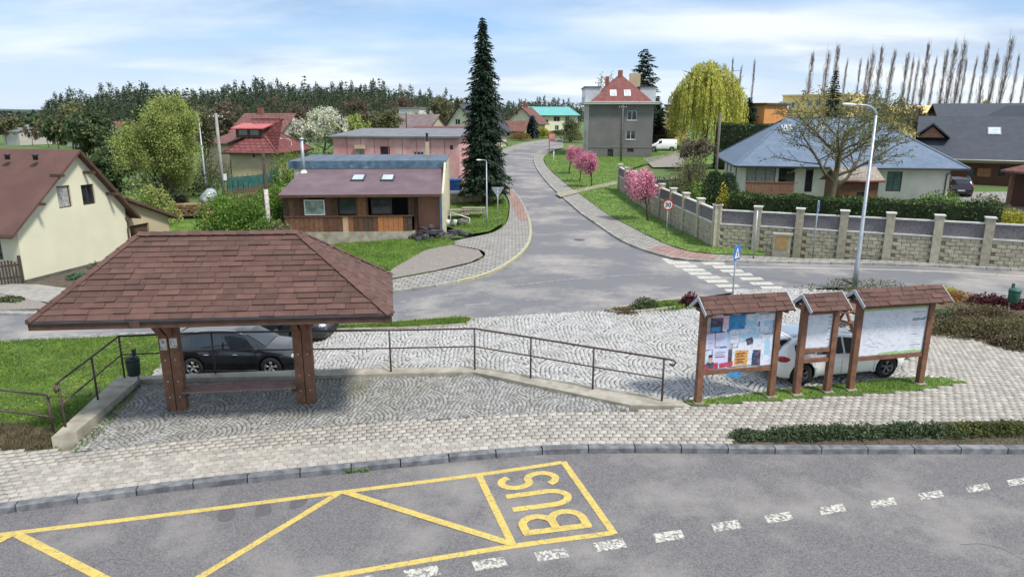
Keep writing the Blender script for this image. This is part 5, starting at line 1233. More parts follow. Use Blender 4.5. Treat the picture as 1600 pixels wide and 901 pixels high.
# ---- generic houses (far)
def house(lab, x0, y0, x1, y1, Y0, Y1, D, yeave, yridge, wm, rm, kind='gable', wins=(), over=.4, name='house', cat='house', end='front', group=None, chim=None, rp=.5, fm=None, gm=None, drop=3.0, fmz=None):
    """front wall seen from pixel x0 at depth Y0 to pixel x1 at depth Y1; y* are pixel rows at the middle; end='gable' shows the gable end"""
    a = AT(x0, y0, Y0); c = AT(x1, y1, Y1); z = min(a.z, c.z) if fmz is None else fmz; a.z = c.z = z
    if end == 'gable':    # visible wall a-c is the right-hand gable end
        W_ = (c - a).length; ang = ang2(a, c) - math.pi / 2; u_ = Vector((math.cos(ang), math.sin(ang), 0)); b = Bld(name, a - u_ * D, ang, lab, cat, group)
        fr = b.frame('right', D, W_); L_ = D; s_ = 'right'
    else:
        L_ = (c - a).length; ang = ang2(a, c); b = Bld(name, a, ang, lab, cat, group); fr = b.frame('front', L_, D); W_ = D; s_ = 'front'
    xm = (x0 + x1) / 2; h = b.uv(fr, xm, yeave)[1]
    if end == 'gable': rise = b.uv(fr, xm, yridge)[1] - h
    elif kind == 'hip' or kind == 'gable': rise = b.uv(((0, W_ * rp, 0), (1, 0, 0), (0, -1, 0)), xm, yridge)[1] - h
    wl_ = [dict(s=s_, h=b.pxwin(fr, *w_[:4]), m=w_[4] if len(w_) > 4 else 0) for w_ in wins]
    if kind == 'gable': gable(b, L_, W_, h, rise, wm, rm, wl_, over=over, gover=over * .8, drop=drop, rp=rp, fm=fm, gm=gm)
    elif kind == 'hip': hip(b, L_, W_, h, rise, wm, rm, wl_, over=over, drop=drop, fm=fm, gm=gm)
    elif kind == 'flat':
        for k in ('front', 'right', 'back', 'left'):
            fk = b.frame(k, L_, W_); ln = L_ if k in ('front', 'back') else W_
            hs = [w_['h'] for w_ in wl_] if k == s_ else []; wallm(b, fk, [(0, -drop), (ln, -drop), (ln, h), (0, h)], hs, wm)
        for w_ in wl_: window(b, fr, w_['h'], fm or white_m, gm or glass_m, w_['m'])
        MB().box(-over, L_ + over, -over, W_ + over, h, h + .3).build('roof', rm, b.r)
    if chim:
        for cx_, cz in chim: MB().box(L_ * cx_ - .3, L_ * cx_ + .3, W_ * rp - .25, W_ * rp + .25, h + rise - .4, h + rise + cz).build('chimney', MATS['brick_chimney'], b.r)
    b.h = h; b.rise = rise if kind != 'flat' else 0; b.L = L_; b.W = W_; b.fr = fr
    return b
b = house('red-roofed house with a pink dormer and tan walls on the slope left of the tavern', 362, 262, 430, 259, 70, 69.5, 8, 238, 186, tan, redroof, 'hip', wins=[(393, 240, 399, 247)], over=.6)
sd_ = Vector((0, b.W / 2, b.rise)).normalized()
p = Vector((b.L * .33, b.W * .27, b.h + b.rise * .54))
m = MB(); m.box(p.x - 1.4, p.x + 1.4, p.y - .9, p.y + 1.4, p.z - .35, p.z + .55); dm = m.build('dormer', woodd_m, b.r)
m = MB(); m.prism([(p.x - 1.7, p.y - 1.3, p.z + .5), (p.x + 1.7, p.y - 1.3, p.z + .5), (p.x + 1.7, p.y + 1.5, p.z + .95), (p.x - 1.7, p.y + 1.5, p.z + .95)], (0, 0, .12)); fixn(m.build('dormer_roof', mat('pink_red_sheet', (.55, .14, .13), .6), dm))
for s_ in (-.6, .6): MB().box(p.x + s_ - .45, p.x + s_ + .45, p.y - .93, p.y - .90, p.z - .1, p.z + .4).build('pane', glass_m, dm)
b = house('second red-roofed house tucked behind the one with the pink dormer', 368, 240, 441, 236, 84, 83, 7, 205, 179, greyl, redroof2, chim=[(.3, .8)], over=.5)
b = house('tan outbuilding with an orange-brown roof beside the red-roofed house', 330, 270, 360, 262, 74, 72, 7, 224, 207, tan, redroof2, over=.4)
b = house('small white gabled house with a red roof among the dark trees at left', 168, 222, 192, 218, 135, 132, 12, 205, 191, whitep, redroof, end='gable', wins=[(180, 198, 183, 202)])
b = house('beige flat-roofed box house behind the pink building', 599, 205, 622, 205, 130, 130, 9, 180, 178, greyl, greyroof, 'flat', wins=[(609, 184, 613, 188)], over=.2)
b = house('cream upper block rising behind the grey-roofed houses', 624, 200, 656, 200, 140, 139, 9, 170, 168, whitep, greyroof, 'flat', over=.2)
b = house('house with a wide grey-brown roof between the beige boxes and the spruce', 600, 212, 668, 210, 118, 116, 10, 202, 180, beige, mat('grey_brown_tiles', (.20, .15, .15), .9, (.15, .11, .11), 1), over=.5)
b = house('low shed with a maroon roof at the back of the pink building', 640, 214, 722, 212, 88, 87, 6, 206, 199, tan, mat('maroon_sheet', (.16, .05, .05), .7, (.1, .04, .04), 1), over=.4)
b = house('cream gabled house with a dark roof just left of the tall spruce', 696, 215, 745, 213, 110, 108, 12, 200, 164, cream, darkroof, end='gable', wins=[(711, 186, 719, 195, 1)], over=.7)
b = house('cream house with a broad red gable at the bend of the side street', 792, 222, 838, 219, 150, 148, 7, 190, 168, cream, redroof2, end='gable', wins=[(806, 174, 809, 180), (843 - 30, 192, 818, 199), (797, 194, 801, 200)], over=.8, chim=[(.7, 1.3), (.5, 1)])
b = house('low red-roofed cream annexe in front of the broad gabled house', 786, 226, 818, 222, 138, 137, 5, 203, 190, beige, redroof2, wins=[(791, 206, 797, 213), (804, 208, 807, 216), (811, 208, 814, 216)], over=.6)
b = house('long cream apartment house under a teal metal roof at the street end', 836, 220, 902, 216, 168, 172, 12, 180, 168, cream, tealroof, wins=[(851, 187, 857, 193), (865, 182, 875, 190, 1), (883, 182, 890, 189, 1), (867, 196, 873, 203, 1), (884, 200, 889, 207), (842, 186, 847, 193)], over=.6)
for i, (x0, x1, y0, ye, yr, Y, wm_, rm_) in enumerate([(30, 55, 205, 200, 194, 260, whitep, greyroof), (60, 85, 214, 207, 201, 210, beige, redroof2), (78, 98, 202, 194, 189, 300, whitep, greyroof), (98, 130, 200, 191, 187, 330, whitep, greyl), (5, 30, 216, 206, 200, 200, greyl, greyroof), (103, 128, 219, 212, 206, 190, whitep, redroof2)]):
    house(['white house with a grey roof, in the distant valley above the cream roof ridge', 'beige house with a reddish roof in the distant valley at left', 'small white far house with grey roof in the valley behind the others', 'farthest pale block in the valley beside the dark trees', 'grey house at the left edge of the distant valley', 'white house with a reddish roof nearest the dark trees in the valley'][i], x0, y0, x1, y0, Y, Y - 3, 9, ye, yr, wm_, rm_, wins=[((x0 * .7 + x1 * .3) - 1.5, ye + 2, (x0 * .7 + x1 * .3) + 1.5, ye + 5), ((x0 * .3 + x1 * .7) - 1.5, ye + 2, (x0 * .3 + x1 * .7) + 1.5, ye + 5)], group='houses in the distant valley')
# ---- grey three-storey house
g0 = AT(918, 250, 97.2); g1 = AT(1018, 246, 96.8); g0.z = g1.z = hgt(15, 97) - .1; ang = ang2(g0, g1); Lg = (g1 - g0).length; Dg = 11.5
b = Bld('grey_house', g0, ang, 'three-storey grey rendered house with a red mansard gable roof beside the cherry trees')
fr = b.frame('front', Lg, Dg); hg = b.uv(fr, 968, 163)[1]
W_ = [dict(s='front', h=b.pxwin(fr, 980, 173, 995, 188), m=1, sill=white_m), dict(s='front', h=b.pxwin(fr, 978, 204, 993, 218), m=1, sill=white_m), dict(s='front', h=b.pxwin(fr, 980, 232, 990, 238), m=0, fm=brwin), dict(s='front', h=b.pxwin(fr, 949, 233, 958, 249), m=0, fm=brwin, name='door')]
for z in (hg - 2.1, hg - 5.1, hg - 7.6):
    for y in (1.6, 4.8, 8.6): W_.append(dict(s='left', h=(y, max(.2, z), y + 1.3, max(.2, z) + 1.5), m=1))
for k in ('front', 'right', 'back', 'left'):
    fk = b.frame(k, Lg, Dg); ln = Lg if k in ('front', 'back') else Dg; hs = [w_['h'] for w_ in W_ if w_['s'] == k]
    wallm(b, fk, [(0, -1.5), (ln, -1.5), (ln, hg), (0, hg)], hs, greyl if k == 'left' else greyp)
for w_ in W_: window(b, b.frame(w_['s'], Lg, Dg), w_['h'], w_.get('fm', white_m), curt_m if w_['s'] == 'front' and 'fm' not in w_ and w_['h'][1] < 5 and False else glass_m, w_['m'], name=w_.get('name', 'window'), sill=w_.get('sill'))
MB().box(-.7, Lg + .7, -.7, Dg + .7, hg, hg + .22).build('cornice', greyl, b.r)
MB().box(-.75, Lg + .75, -.75, Dg + .75, hg + .22, hg + .38).build('gutter', mat('pale_gutter', (.60, .60, .58), .5), b.r)
plf = mat('lower_render', (.20, .19, .17), .95, (.17, .16, .15), 2)
MB().uvn((0, 0, 0), (1, 0, 0), (0, -1, 0), -.03, Lg + .03, 1.35, 1.5, 0, .05).build('string_course', plf, b.r)
apx = b.uv(((0, 1.5, 0), (1, 0, 0), (0, -1, 0)), 970, 118); ap = Vector((Lg * .52, 3.8, apx[1])); 
ap.z = b.uv(((0, 3.8, 0), (1, 0, 0), (0, -1, 0)), 970, 116)[1]
e0 = hg + .38; bl_, br2 = (.5, -.4, e0), (Lg - .15, -.4, e0)
m = MB(); bk = Dg + .3; ry0 = 3.8; ry1 = Dg - 3
m.add([(.3, -.5, e0), (Lg - .3, -.5, e0), (ap.x, ry0, ap.z), (ap.x, ry1, ap.z), (Lg - .3, bk, e0), (.3, bk, e0)], [(0, 1, 2), (1, 4, 3, 2), (4, 5, 3), (5, 0, 2, 3), (0, 5, 4, 1)]); fixn(m.build('roof', rmat('red_mansard_tiles', (.27, .09, .08), .3, .3, .03, dark=.55), b.r))
vd = Vector((0, ry0 + .5, ap.z - e0)).normalized()
for px_ in (958, 980):
    a_, z_ = b.uv(((0, .8, 0), (1, 0, 0), (0, -1, 0)), px_, 146); skylight(b, (a_, -.5 + (z_ - e0) / vd.z * vd.y, z_), (1, 0, 0), vd, .75, 1.1, white_m, MATS['painted_sky_glass'])
lg = mat('pale_metal_cladding', (.50, .54, .56), .5, (.44, .48, .5), 3)
for x0_, x1_ in ((-.45, 1.7), (Lg - 1.7, Lg + .45)):
    z1_ = b.uv(((0, 1.0, 0), (1, 0, 0), (0, -1, 0)), 1000, 136)[1]
    m = MB(); m.box(x0_, x1_, 1.9, Dg - 1, e0, z1_); d_ = m.build('dormer', lg, b.r); MB().box(x0_ - .15, x1_ + .1, 1.75, Dg - .85, z1_, z1_ + .12).build('dormer_roof', fascia_m, d_)
    if x0_ < 0:
        for y in (2.3, 4.6, 7): MB().box(x0_ - .03, x0_ - .005, y, y + 1.6, e0 + .7, z1_ - .4).build('pane', glass_m, d_)
for (cx_, cy_, w_, hh_) in ((ap.x - .1, 3.6, .6, .5), (ap.x + 2.2, 5.5, 1.5, .2), (ap.x - 1.7, 6, .5, -.2)): MB().box(cx_ - w_ / 2, cx_ + w_ / 2, cy_ - .3, cy_ + .4, ap.z - 2, ap.z + hh_).build('chimney', MATS['brick_chimney'] if w_ < 1 else tan, b.r)
m = MB(); m.tube([(Lg * .53, -.25, e0 - .1), (Lg * .53, -.12, hg - .6), (Lg * .53, -.12, 0)], .07, 6); m.build('downpipe', fascia_m, b.r)
# garden shed / carport next to it
b = house('small brown-roofed open carport behind the white van', 1021, 226, 1052, 224, 116, 116, 5, 212, 201, woodd_m, brroof, 'hip', over=.5, name='carport', cat='carport')
# ---- school buildings
b = house('orange and white school wing with a strip of blue windows left of the yellow block', 1142, 205, 1192, 203, 128, 124, 10, 164, 160, orange_p, fascia_m, 'flat', wins=[(1152 + i * 8, 168, 1159 + i * 8, 181) for i in range(4)], gm=glassb_m, name='school_wing', cat='school building', over=.5)
b = house('low cream school hall with a pale slanting roof behind the orange wing', 1183, 200, 1226, 198, 140, 138, 12, 178, 160, cream, greyl, wins=[(1197, 182, 1201, 188), (1207, 182, 1211, 188)], name='school_hall', cat='school building')
b = house('yellow two-storey school block behind the bare branching tree', 1219, 200, 1322, 198, 142, 134, 12, 150, 146, yellow_p, yellow_p, 'flat', wins=[(1223, 160, 1229, 169), (1236, 160, 1242, 169), (1262, 157, 1269, 166, 1), (1275, 157, 1282, 166, 1), (1290, 157, 1297, 166), (1304, 157, 1311, 166)], gm=glassb_m, name='school_block', cat='school building', over=.15)
b = house('low yellow school wing seen above the dark roof ridge', 1395, 205, 1462, 204, 136, 134, 10, 178, 166, yellow_p, yellow_p, 'gable', name='school_annexe', cat='school building', over=.3)
b = house('orange-yellow school end wall glimpsed behind the willow curtain', 1036, 228, 1072, 226, 128, 127, 10, 166, 163, yellow_p, fascia_m, 'flat', wins=[(1041, 176, 1047, 186), (1053, 176, 1059, 186)], gm=glassb_m, name='school_gable', cat='school building', over=.2)
# ---- white bungalow with blue roof
w0 = AT(1160, 308, 60.5); w1 = AT(1478, 318, 57.5); w0.z = w1.z = hgt(28, 59) + .1; ang = ang2(w0, w1); Lw_ = (w1 - w0).length; Dw = 15.0
b = Bld('bungalow', w0, ang, 'white bungalow with a large blue-grey hip roof behind the hedge', 'bungalow')
fr = b.frame('front', Lw_, Dw); he = b.uv(fr, 1330, 260)[1]
rdg = b.uv(((0, Dw * .5, 0), (1, 0, 0), (0, -1, 0)), 1290, 184); ra = b.uv(((0, Dw * .5, 0), (1, 0, 0), (0, -1, 0)), 1230, 184)[0]; rb = b.uv(((0, Dw * .5, 0), (1, 0, 0), (0, -1, 0)), 1362, 186)[0]
W_ = [dict(s='front', h=b.pxwin(fr, 1385, 268, 1409, 299), m=1, t=2, fm=brwin, gm=mat('greenish_glass', (.10, .17, .16), .1, (.07, .12, .12), 2)), dict(s='front', h=b.pxwin(fr, 1166, 257, 1212, 288), m=2, fm=mat('brown_frame_light', (.18, .09, .06), .5), gm=curt_m), dict(s='front', h=b.pxwin(fr, 1216, 257, 1242, 300), m=1, fm=brwin, name='patio_door'),
      dict(s='front', h=b.pxwin(fr, 1258, 262, 1270, 300), m=0, fm=brwin), dict(s='left', h=(2, .9, 3, 2.2), m=0, fm=brwin), dict(s='left', h=(5, .9, 6, 2.2), m=0, fm=brwin), dict(s='left', h=(9, .2, 10, 2.2), m=0, fm=brwin)]
hip(b, Lw_, Dw, he, rdg[1] - he, mat('white_render', (.72, .70, .62), .9, (.62, .60, .53), 1), blueroof, W_, over=1.0, ridge=(ra, rb), soffit=fascia_m)
sl_ = Vector((0, Dw * .5 + 1, rdg[1] - he)).normalized()
for px_, py_ in ((1290, 202), (1236, 202)):
    a_, z_ = b.uv(((0, 3.5, 0), (1, 0, 0), (0, -1, 0)), px_, py_); skylight(b, (a_, -1 + (z_ - he) / sl_.z * sl_.y, z_), (1, 0, 0), sl_, .8, 1.2, steel_m, MATS['painted_sky_glass'])
bal = mat('brown_balustrade', (.25, .12, .08), .7, (.18, .085, .06), 4); a_ = b.uv(fr, 1160, 300)[0]; c_ = b.uv(fr, 1238, 300)[0]; n = int((c_ - a_) / .28)
for i in range(n): MB().box(a_ + .28 * i + .01, a_ + .28 * (i + 1) - .01, -1.62, -1.58, .1, 1.1).build('balustrade_board', bal, b.r)
MB().box(a_ - .05, c_ + .05, -1.66, -1.54, 1.1, 1.18).build('handrail', bal, b.r)
m = MB(); m.tube([(Lw_ - .1, -.9, he - .1), (Lw_ - .3, -.1, he - .6), (Lw_ - .3, -.08, 0)], .05, 6); m.build('downpipe', fascia_m, b.r)
# ---- brown building with dark roof (right)
d0 = AT(1428, 285, 71); d1 = AT(1660, 292, 65); d0.z = d1.z = hgt(45, 68) - .2; ang = ang2(d0, d1); Ld = (d1 - d0).length; Dd = 13
b = Bld('brown_building', d0, ang, 'long brown building with a big dark grey roof and a small wooden dormer at right', 'building')
fr = b.frame('front', Ld, Dd); hd = b.uv(fr, 1510, 242)[1]; rz2 = b.uv(((0, Dd * .5, 0), (1, 0, 0), (0, -1, 0)), 1510, 184)[1]
brw = mat('red_brown_boarding', (.17, .065, .04), .8, (.13, .05, .032), 2, brick=(30, .22, .02, .6, 'obj'))
gable(b, Ld, Dd, hd, rz2 - hd, brw, darkroof, [dict(s='front', h=b.pxwin(fr, 1510, 262, 1525, 276), m=0, fm=brwin), dict(s='front', h=b.pxwin(fr, 1560, 258, 1572, 276), m=0, fm=brwin)], over=.9, soffit=greyl, fm=brwin)
MB().uvn((0, 0, 0), (1, 0, 0), (0, -1, 0), 0, Ld, hd - .75, hd, .0, .06).build('frieze_board', beige, b.r)
MB().uvn((0, 0, 0), (1, 0, 0), (0, -1, 0), b.uv(fr, 1527, 270)[0], b.uv(fr, 1548, 270)[0], b.uv(fr, 1535, 276)[1], b.uv(fr, 1535, 263)[1], .0, .08).build('notice_panel', woodl_m, b.r)
sl_ = Vector((0, Dd * .5, rz2 - hd)).normalized()
a_, z_ = b.uv(((0, 3.2, 0), (1, 0, 0), (0, -1, 0)), 1554, 208); skylight(b, (a_, (z_ - hd) / sl_.z * sl_.y, z_ + .14), (1, 0, 0), sl_, 1.0, 1.3, steel_m, MATS['painted_sky_glass'])
dx, dz = b.uv(((0, 1.6, 0), (1, 0, 0), (0, -1, 0)), 1455, 215); pkz = b.uv(((0, 1.6, 0), (1, 0, 0), (0, -1, 0)), 1457, 195)[1]; hw_ = (b.uv(((0, 1.6, 0), (1, 0, 0), (0, -1, 0)), 1482, 215)[0] - dx)
m = MB(); m.prism([(dx - hw_ * .8, 1.5, dz), (dx + hw_ * .8, 1.5, dz), (dx, 1.5, pkz - .15)], (0, 4, 0)); dm = fixn(m.build('dormer', woodl_m, b.r))
m = MB()
for s_ in (-1, 1): m.prism([(dx, 1.1, pkz + .02), (dx + s_ * hw_ * 1.1, 1.1, dz - .1), (dx + s_ * hw_ * 1.1, 1.1, dz + .06), (dx, 1.1, pkz + .22)], (0, 4.4, 0))
fixn(m.build('dormer_roof', darkroof, dm))
for s_ in (-1, 1): m = MB(); m.prism([(dx + s_ * .25, 1.46, dz + .12), (dx + s_ * hw_ * .5, 1.46, dz + .12), (dx + s_ * .25, 1.46, dz + (pkz - dz) * .5)], (0, .03, 0)); fixn(m.build('pane', glass_m, dm))
b = house('further dark-roofed building rising behind the brown building at right', 1462, 250, 1660, 252, 104, 98, 12, 184, 163, brw, darkroof, 'gable', over=.8, name='dark_roofed_building', cat='building')
b = house('small brown gable with a dark roof cut by the right edge of the photo', 1583, 250, 1640, 250, 90, 90, 6, 183, 166, woodl_m, darkroof, end='gable', over=.6, name='small_gable', cat='building')
# ---- gazebo at right edge
g0 = AT(1573, 314, 50); g0.x += 2.9; g0.z = hgt(38, 50)
r = empty('gazebo', tuple(g0), .1, 'brown timber gazebo with a shingled roof at the right edge', 'gazebo')
for x, y in ((0, 0), (4, 0), (0, 3.4), (4, 3.4)): MB().box(x - .12, x + .12, y - .12, y + .12, -.3, 2.75).build('post', wood_m, r)
MB().box(-.1, 4.1, -.1, .1, 2.75, 2.95).build('beam', wood_m, r); MB().box(-.1, .1, .1, 3.4, 2.75, 2.95).build('beam', wood_m, r)
m = MB(); m.add([(-.6, -.6, 2.9), (4.6, -.6, 2.9), (4.6, 4, 2.9), (-.6, 4, 2.9), (2, 1.7, 4.0), (-.6, -.6, 2.75), (4.6, -.6, 2.75), (4.6, 4, 2.75), (-.6, 4, 2.75)], [(0, 1, 4), (1, 2, 4), (2, 3, 4), (3, 0, 4), (0, 5, 6, 1), (1, 6, 7, 2), (2, 7, 8, 3), (3, 8, 5, 0), (5, 8, 7, 6)]); m.build('roof', redroof2, r)
for i in range(10): MB().box(.2 + i * .36, .26 + i * .36, -.02, .02, 0, .95).build('baluster', wood_m, r)
MB().box(.12, 3.9, -.04, .04, .95, 1.03).build('rail', wood_m, r); MB().box(.12, 3.88, 3.3, 3.4, -.3, 2.75).build('back_panel', brw, r)
# ---- playhouse
p0 = AT(1311, 308, 53.0); p1 = AT(1366, 310, 53.6); p0.z = p1.z = hgt(25, 53)
r = Bld('playhouse', p0, ang2(p0, p1) - .1, 'small red-brown wooden playhouse with a pale shingle roof in front of the bungalow', 'playhouse'); Lq = (p1 - p0).length
fr = r.frame('front', Lq, 2.2); h_ = r.uv(fr, 1335, 281)[1]; rs = .75
gable(r, Lq, 2.2, h_, rs, mat('playhouse_boards', (.24, .10, .06), .8, (.18, .075, .05), 3, brick=(9, .16, .02, .6, 'obj')), rmat('pale_shingles', (.42, .36, .30), .22, .3, .03, dark=.6), [dict(s='front', h=(Lq * .45, .8, Lq * .65, 1.2), m=1, fm=brwin), dict(s='right', h=(.5, -.1, 1.5, 1.6), m=0, fm=mat('dark_red_frame', (.2, .03, .03), .6), name='door')], over=.25, gover=.3, soffit=MATS['dark_red_frame'])
# ============================================================ block wall with pillars along the garden
blk = mat('tan_block', (.43, .395, .30), .95, (.32, .29, .215), 5, .7, 35, isl=.12); cop = mat('white_coping', (.66, .65, .60), .85, (.5, .49, .45), 3)
infill = mat('grey_infill', (.185, .175, .185), .95, (.125, .118, .125), 9, .6, 40)
WA, WBp, WC = G(968, 297), G(1117, 386), G(1617, 421); WD = G(2000, 452)
mortar_m = mat('tan_mortar', (.22, .195, .14), .95)
gw = empty('block_wall', tuple(WBp), 0, 'tan concrete block garden wall with pillars, white coping and grey infill panels', 'wall')
blocks = []; bl_me = None
m = MB(); m.box(-.195, .195, 0, .1, -.095, .095); m2 = MB(); m2.add([(-.197, -.0, -.093), (.197, -.0, -.093), (.197, 0, .093), (-.197, 0, .093), (-.17, -.03, -.072), (.17, -.03, -.072), (.17, -.03, .072), (-.17, -.03, .072)], [(4, 5, 6, 7), (0, 1, 5, 4), (1, 2, 6, 5), (2, 3, 7, 6), (3, 0, 4, 7)])
block_me = m2.mesh('block', blk); rest = MB(); rng = random.Random(9)
def wall_run(a, c, npan, hb, hi, first_top):
    d = Vector((c.x - a.x, c.y - a.y, 0)); L = d.length; u = d / L; n = Vector((-u.y, u.x, 0)); s_ = -1  # outer side = -n
    for i in range(npan + 1):
        p = a.lerp(c, i / npan); z = hgt(p.x, p.y); o = Vector((p.x, p.y, z)) - gw.location
        pl = MB(); top = hb + hi + .22
        pl.uvn(o, u, n, -.19, .19, -.5, top, -.19, .19); pp = pl.build('pillar', blk, gw)
        cm = MB(); cm.uvn(o, u, n, -.23, .23, top, top + .06, -.23, .23); cm.build('cap', cop, pp)
    for i in range(npan):
        p = a.lerp(c, i / npan); q = a.lerp(c, (i + 1) / npan); zp_, zq = hgt(p.x, p.y), hgt(q.x, q.y); pw_ = (q - p).length
        P = lambda t, h, nn: (Vector((p.x, p.y, zp_)).lerp(Vector((q.x, q.y, zq)), t) + Vector((0, 0, h)) + n * nn - gw.location)
        t0, t1 = .19 / pw_, 1 - .19 / pw_
        def slab(h0, h1, n0, n1, nm, m_):
            V = [P(t0, h0, n0), P(t1, h0, n0), P(t1, h0, n1), P(t0, h0, n1), P(t0, h1, n0), P(t1, h1, n0), P(t1, h1, n1), P(t0, h1, n1)]
            mb_ = MB(); mb_.add(V, [(0, 3, 2, 1), (4, 5, 6, 7), (0, 1, 5, 4), (1, 2, 6, 5), (2, 3, 7, 6), (3, 0, 4, 7)]); return fixn(mb_.build(nm, m_, gw))
        slab(-.6, hb, -.10, .10, 'wall_core', mortar_m); slab(hb, hb + .07, -.16, .16, 'coping', cop); slab(hb + .07, hb + hi - .06, -.06, .06, 'infill_panel', infill); slab(hb + hi - .06, hb + hi, -.11, .11, 'coping', cop)
        rows = int(hb / .19) + 2; ang_ = math.atan2(u.y, u.x)
        for r_ in range(rows):
            h = hb - .1 - r_ * .19; x = .19 + (.2 if r_ % 2 else 0)
            while x < pw_ - .3:
                c_ = P((x + .2) / pw_, h, -.102 + rng.uniform(-.012, .012)); blocks.append((c_, ang_, (c_ + gw.location)))
                x += .4
wall_run(WA, WBp, 9, 1.28, .80, 0); wall_run(WBp, WC, 7, 1.28, .80, 0); wall_run(WC, WD, 5, 1.28, .80, 0)
blocks.sort(key=lambda t: (abs(t[2].x) > t[2].y * .78, t[2].length)); 
for c_, a_, w_ in blocks[:285]: link('block', block_me, gw, tuple(c_), a_)
for c_, a_, w_ in blocks[285:]:
    ca, sa = math.cos(a_), math.sin(a_); rest.add([(c_.x + x * ca - y * sa, c_.y + x * sa + y * ca, c_.z + z) for x, y, z in m2.v], m2.f)
o = rest.build('blocks', blk, gw); o['kind'] = 'stuff'
# concrete meter box at the foot of the wall
p = G(1220, 398); r = empty('meter_box', tuple(p), ang2(WBp, WC), 'stained concrete utility box with an orange patch at the foot of the block wall', 'utility box')
MB().box(-.42, .42, -.2, .2, -.1, 1.05).build('body', blk, r); MB().box(-.48, .48, -.26, .26, 1.05, 1.13).build('lid', conc_m, r); MB().box(-.28, .28, -.225, -.202, .35, .95).build('door', mat('rusty_orange', (.50, .28, .06), .8, (.30, .22, .12), 3), r)
# ============================================================ vegetation
def leaf_mat(nm, c, c2, isl=.35, transl=.3, sc_=.7): return MATS.get(nm) or mat(nm, c, .75, c2, sc_, isl=isl, transl=transl, spec=.25, ramp=(.38, .62))
def leaves(P, size, rs, up=.0, aspect=1.0, droop=None):
    """one leaf-sized quad per point; returns verts, quads"""
    n = len(P); a = rs.normal(size=(n, 3)); a[:, 2] += up; a /= np.linalg.norm(a, axis=1)[:, None]
    b = rs.normal(size=(n, 3))
    if droop is not None: b = np.tile(np.array([[0, 0, -1.]]), (n, 1)) + rs.normal(size=(n, 3)) * droop
    b -= a * (a * b).sum(1)[:, None]; b /= np.linalg.norm(b, axis=1)[:, None] + 1e-9
    c = np.cross(a, b); s_ = (size * rs.uniform(.6, 1.35, n))[:, None]
    V = np.stack([P - b * s_ * aspect, P + c * s_ * .62 , P + b * s_ * aspect, P - c * s_ * .62], 1).reshape(-1, 3)
    return V, np.arange(4 * n).reshape(n, 4)
def grow(rng, h, r0, spec):
    """spec: list per level of (children, length factor, angle deg, upward pull)"""
    segs = []; tips = []
    def br(p, d, L, r, lv):
        n = 4 if lv < 2 else 3; pts = [p]; q = p.copy(); dd = d.copy()
        for i in range(n):
            dd = (dd + Vector((rng.gauss(0, .10), rng.gauss(0, .10), rng.gauss(0, .05) + (spec[min(lv, len(spec) - 1)][3] if lv else .05) * .25))).normalized()
            q = q + dd * (L / n); pts.append(q.copy())
        r1 = r * (.35 if lv < len(spec) else .3); segs.append((pts, [r + (r1 - r) * i / n for i in range(n + 1)], lv))
        if lv >= len(spec): tips.append(pts); return
        k, lf, an, upv = spec[lv][:4]; st0 = (spec[0][4] if len(spec[0]) > 4 else .3) if lv == 0 else .25
        for i in range(k):
            t = st0 + (1 - st0) * (i + rng.random() * .8) / k; t = min(.98, t); f = t * n; j = int(f); pp = pts[j].lerp(pts[min(j + 1, n)], f - j)
            az = 2.4 * i + rng.uniform(-.5, .5); a_ = R(an * rng.uniform(.7, 1.25)); base = (pts[j + 1] - pts[j]).normalized(); o = base.orthogonal().normalized(); o = Matrix.Rotation(az + p.x * 3, 3, base) @ o
            nd = (base * math.cos(a_) + o * math.sin(a_)).normalized()
            br(pp, nd, L * lf * rng.uniform(.75, 1.15) * (1.15 - .45 * t), r * (1 - .65 * t) * .6, lv + 1)
    br(Vector((0, 0, 0)), Vector((0, 0, 1)), h, r0, 0); return segs, tips
def tree_meshes(seed, Wd, Ht, spec, r0, nleaf, lsize, lrad, tmat, lmat, trunk_frac=.6, up=.2, minr=.012, droop=None, aspect=1.0, maxlv=9, leaflevels=1, sparse_in=True):
    rng = random.Random(seed); rs = np.random.RandomState(seed); segs, tips = grow(rng, 1.0 * trunk_frac, .03, spec)
    A = np.array([p for pts, _, _ in segs for p in pts]); zx = A[:, 2].max(); wx = np.percentile(np.hypot(A[:, 0], A[:, 1]), 97)
    sz_ = (Ht - lrad * .6) / zx; sw = (Wd / 2 - lrad * .5) / wx
    m = MB()
    for pts, rad, lv in segs:
        if lv > maxlv: continue
        m.tube([(p.x * sw, p.y * sw, p.z * sz_) for p in pts], [max(minr, q / .03 * r0) for q in rad], 7 if lv == 0 else (5 if lv == 1 else 3), cap=False)
    tm = m.mesh('trunk', tmat); C = []
    for pts in tips:
        for i in range(1, len(pts)): C.append(pts[i]); C.append(pts[i - 1].lerp(pts[i], .5))
    C = np.array([(p.x * sw, p.y * sw, p.z * sz_) for p in C]); idx = rs.randint(0, len(C), nleaf); P = C[idx] + rs.normal(size=(nleaf, 3)) * lrad * .5
    P = P[P[:, 2] > .1]
    if droop is not None:
        P[:, 2] -= np.abs(rs.exponential(lrad * 1.2, len(P))) ; P = P[P[:, 2] > .3]
    V, Q_ = leaves(P, lsize, rs, up, aspect, droop); return tm, np_mesh('crown', V, Q_, lmat)
def put_tree(nm, P, tm, cmesh, label, cat='tree', group=None, rz=0, scale=None, extra=None):
    r = empty(nm, tuple(P), rz, label, cat, group); reg(r, link('trunk', tm, r)); reg(r, link('crown', cmesh, r))
    if scale: r.scale = scale
    return r
BR3 = [(9, .55, 50, .5), (6, .5, 45, .4), (5, .5, 40, .3)]
BRW = [(8, .75, 38, .6), (6, .55, 40, .5), (5, .5, 35, .3)]
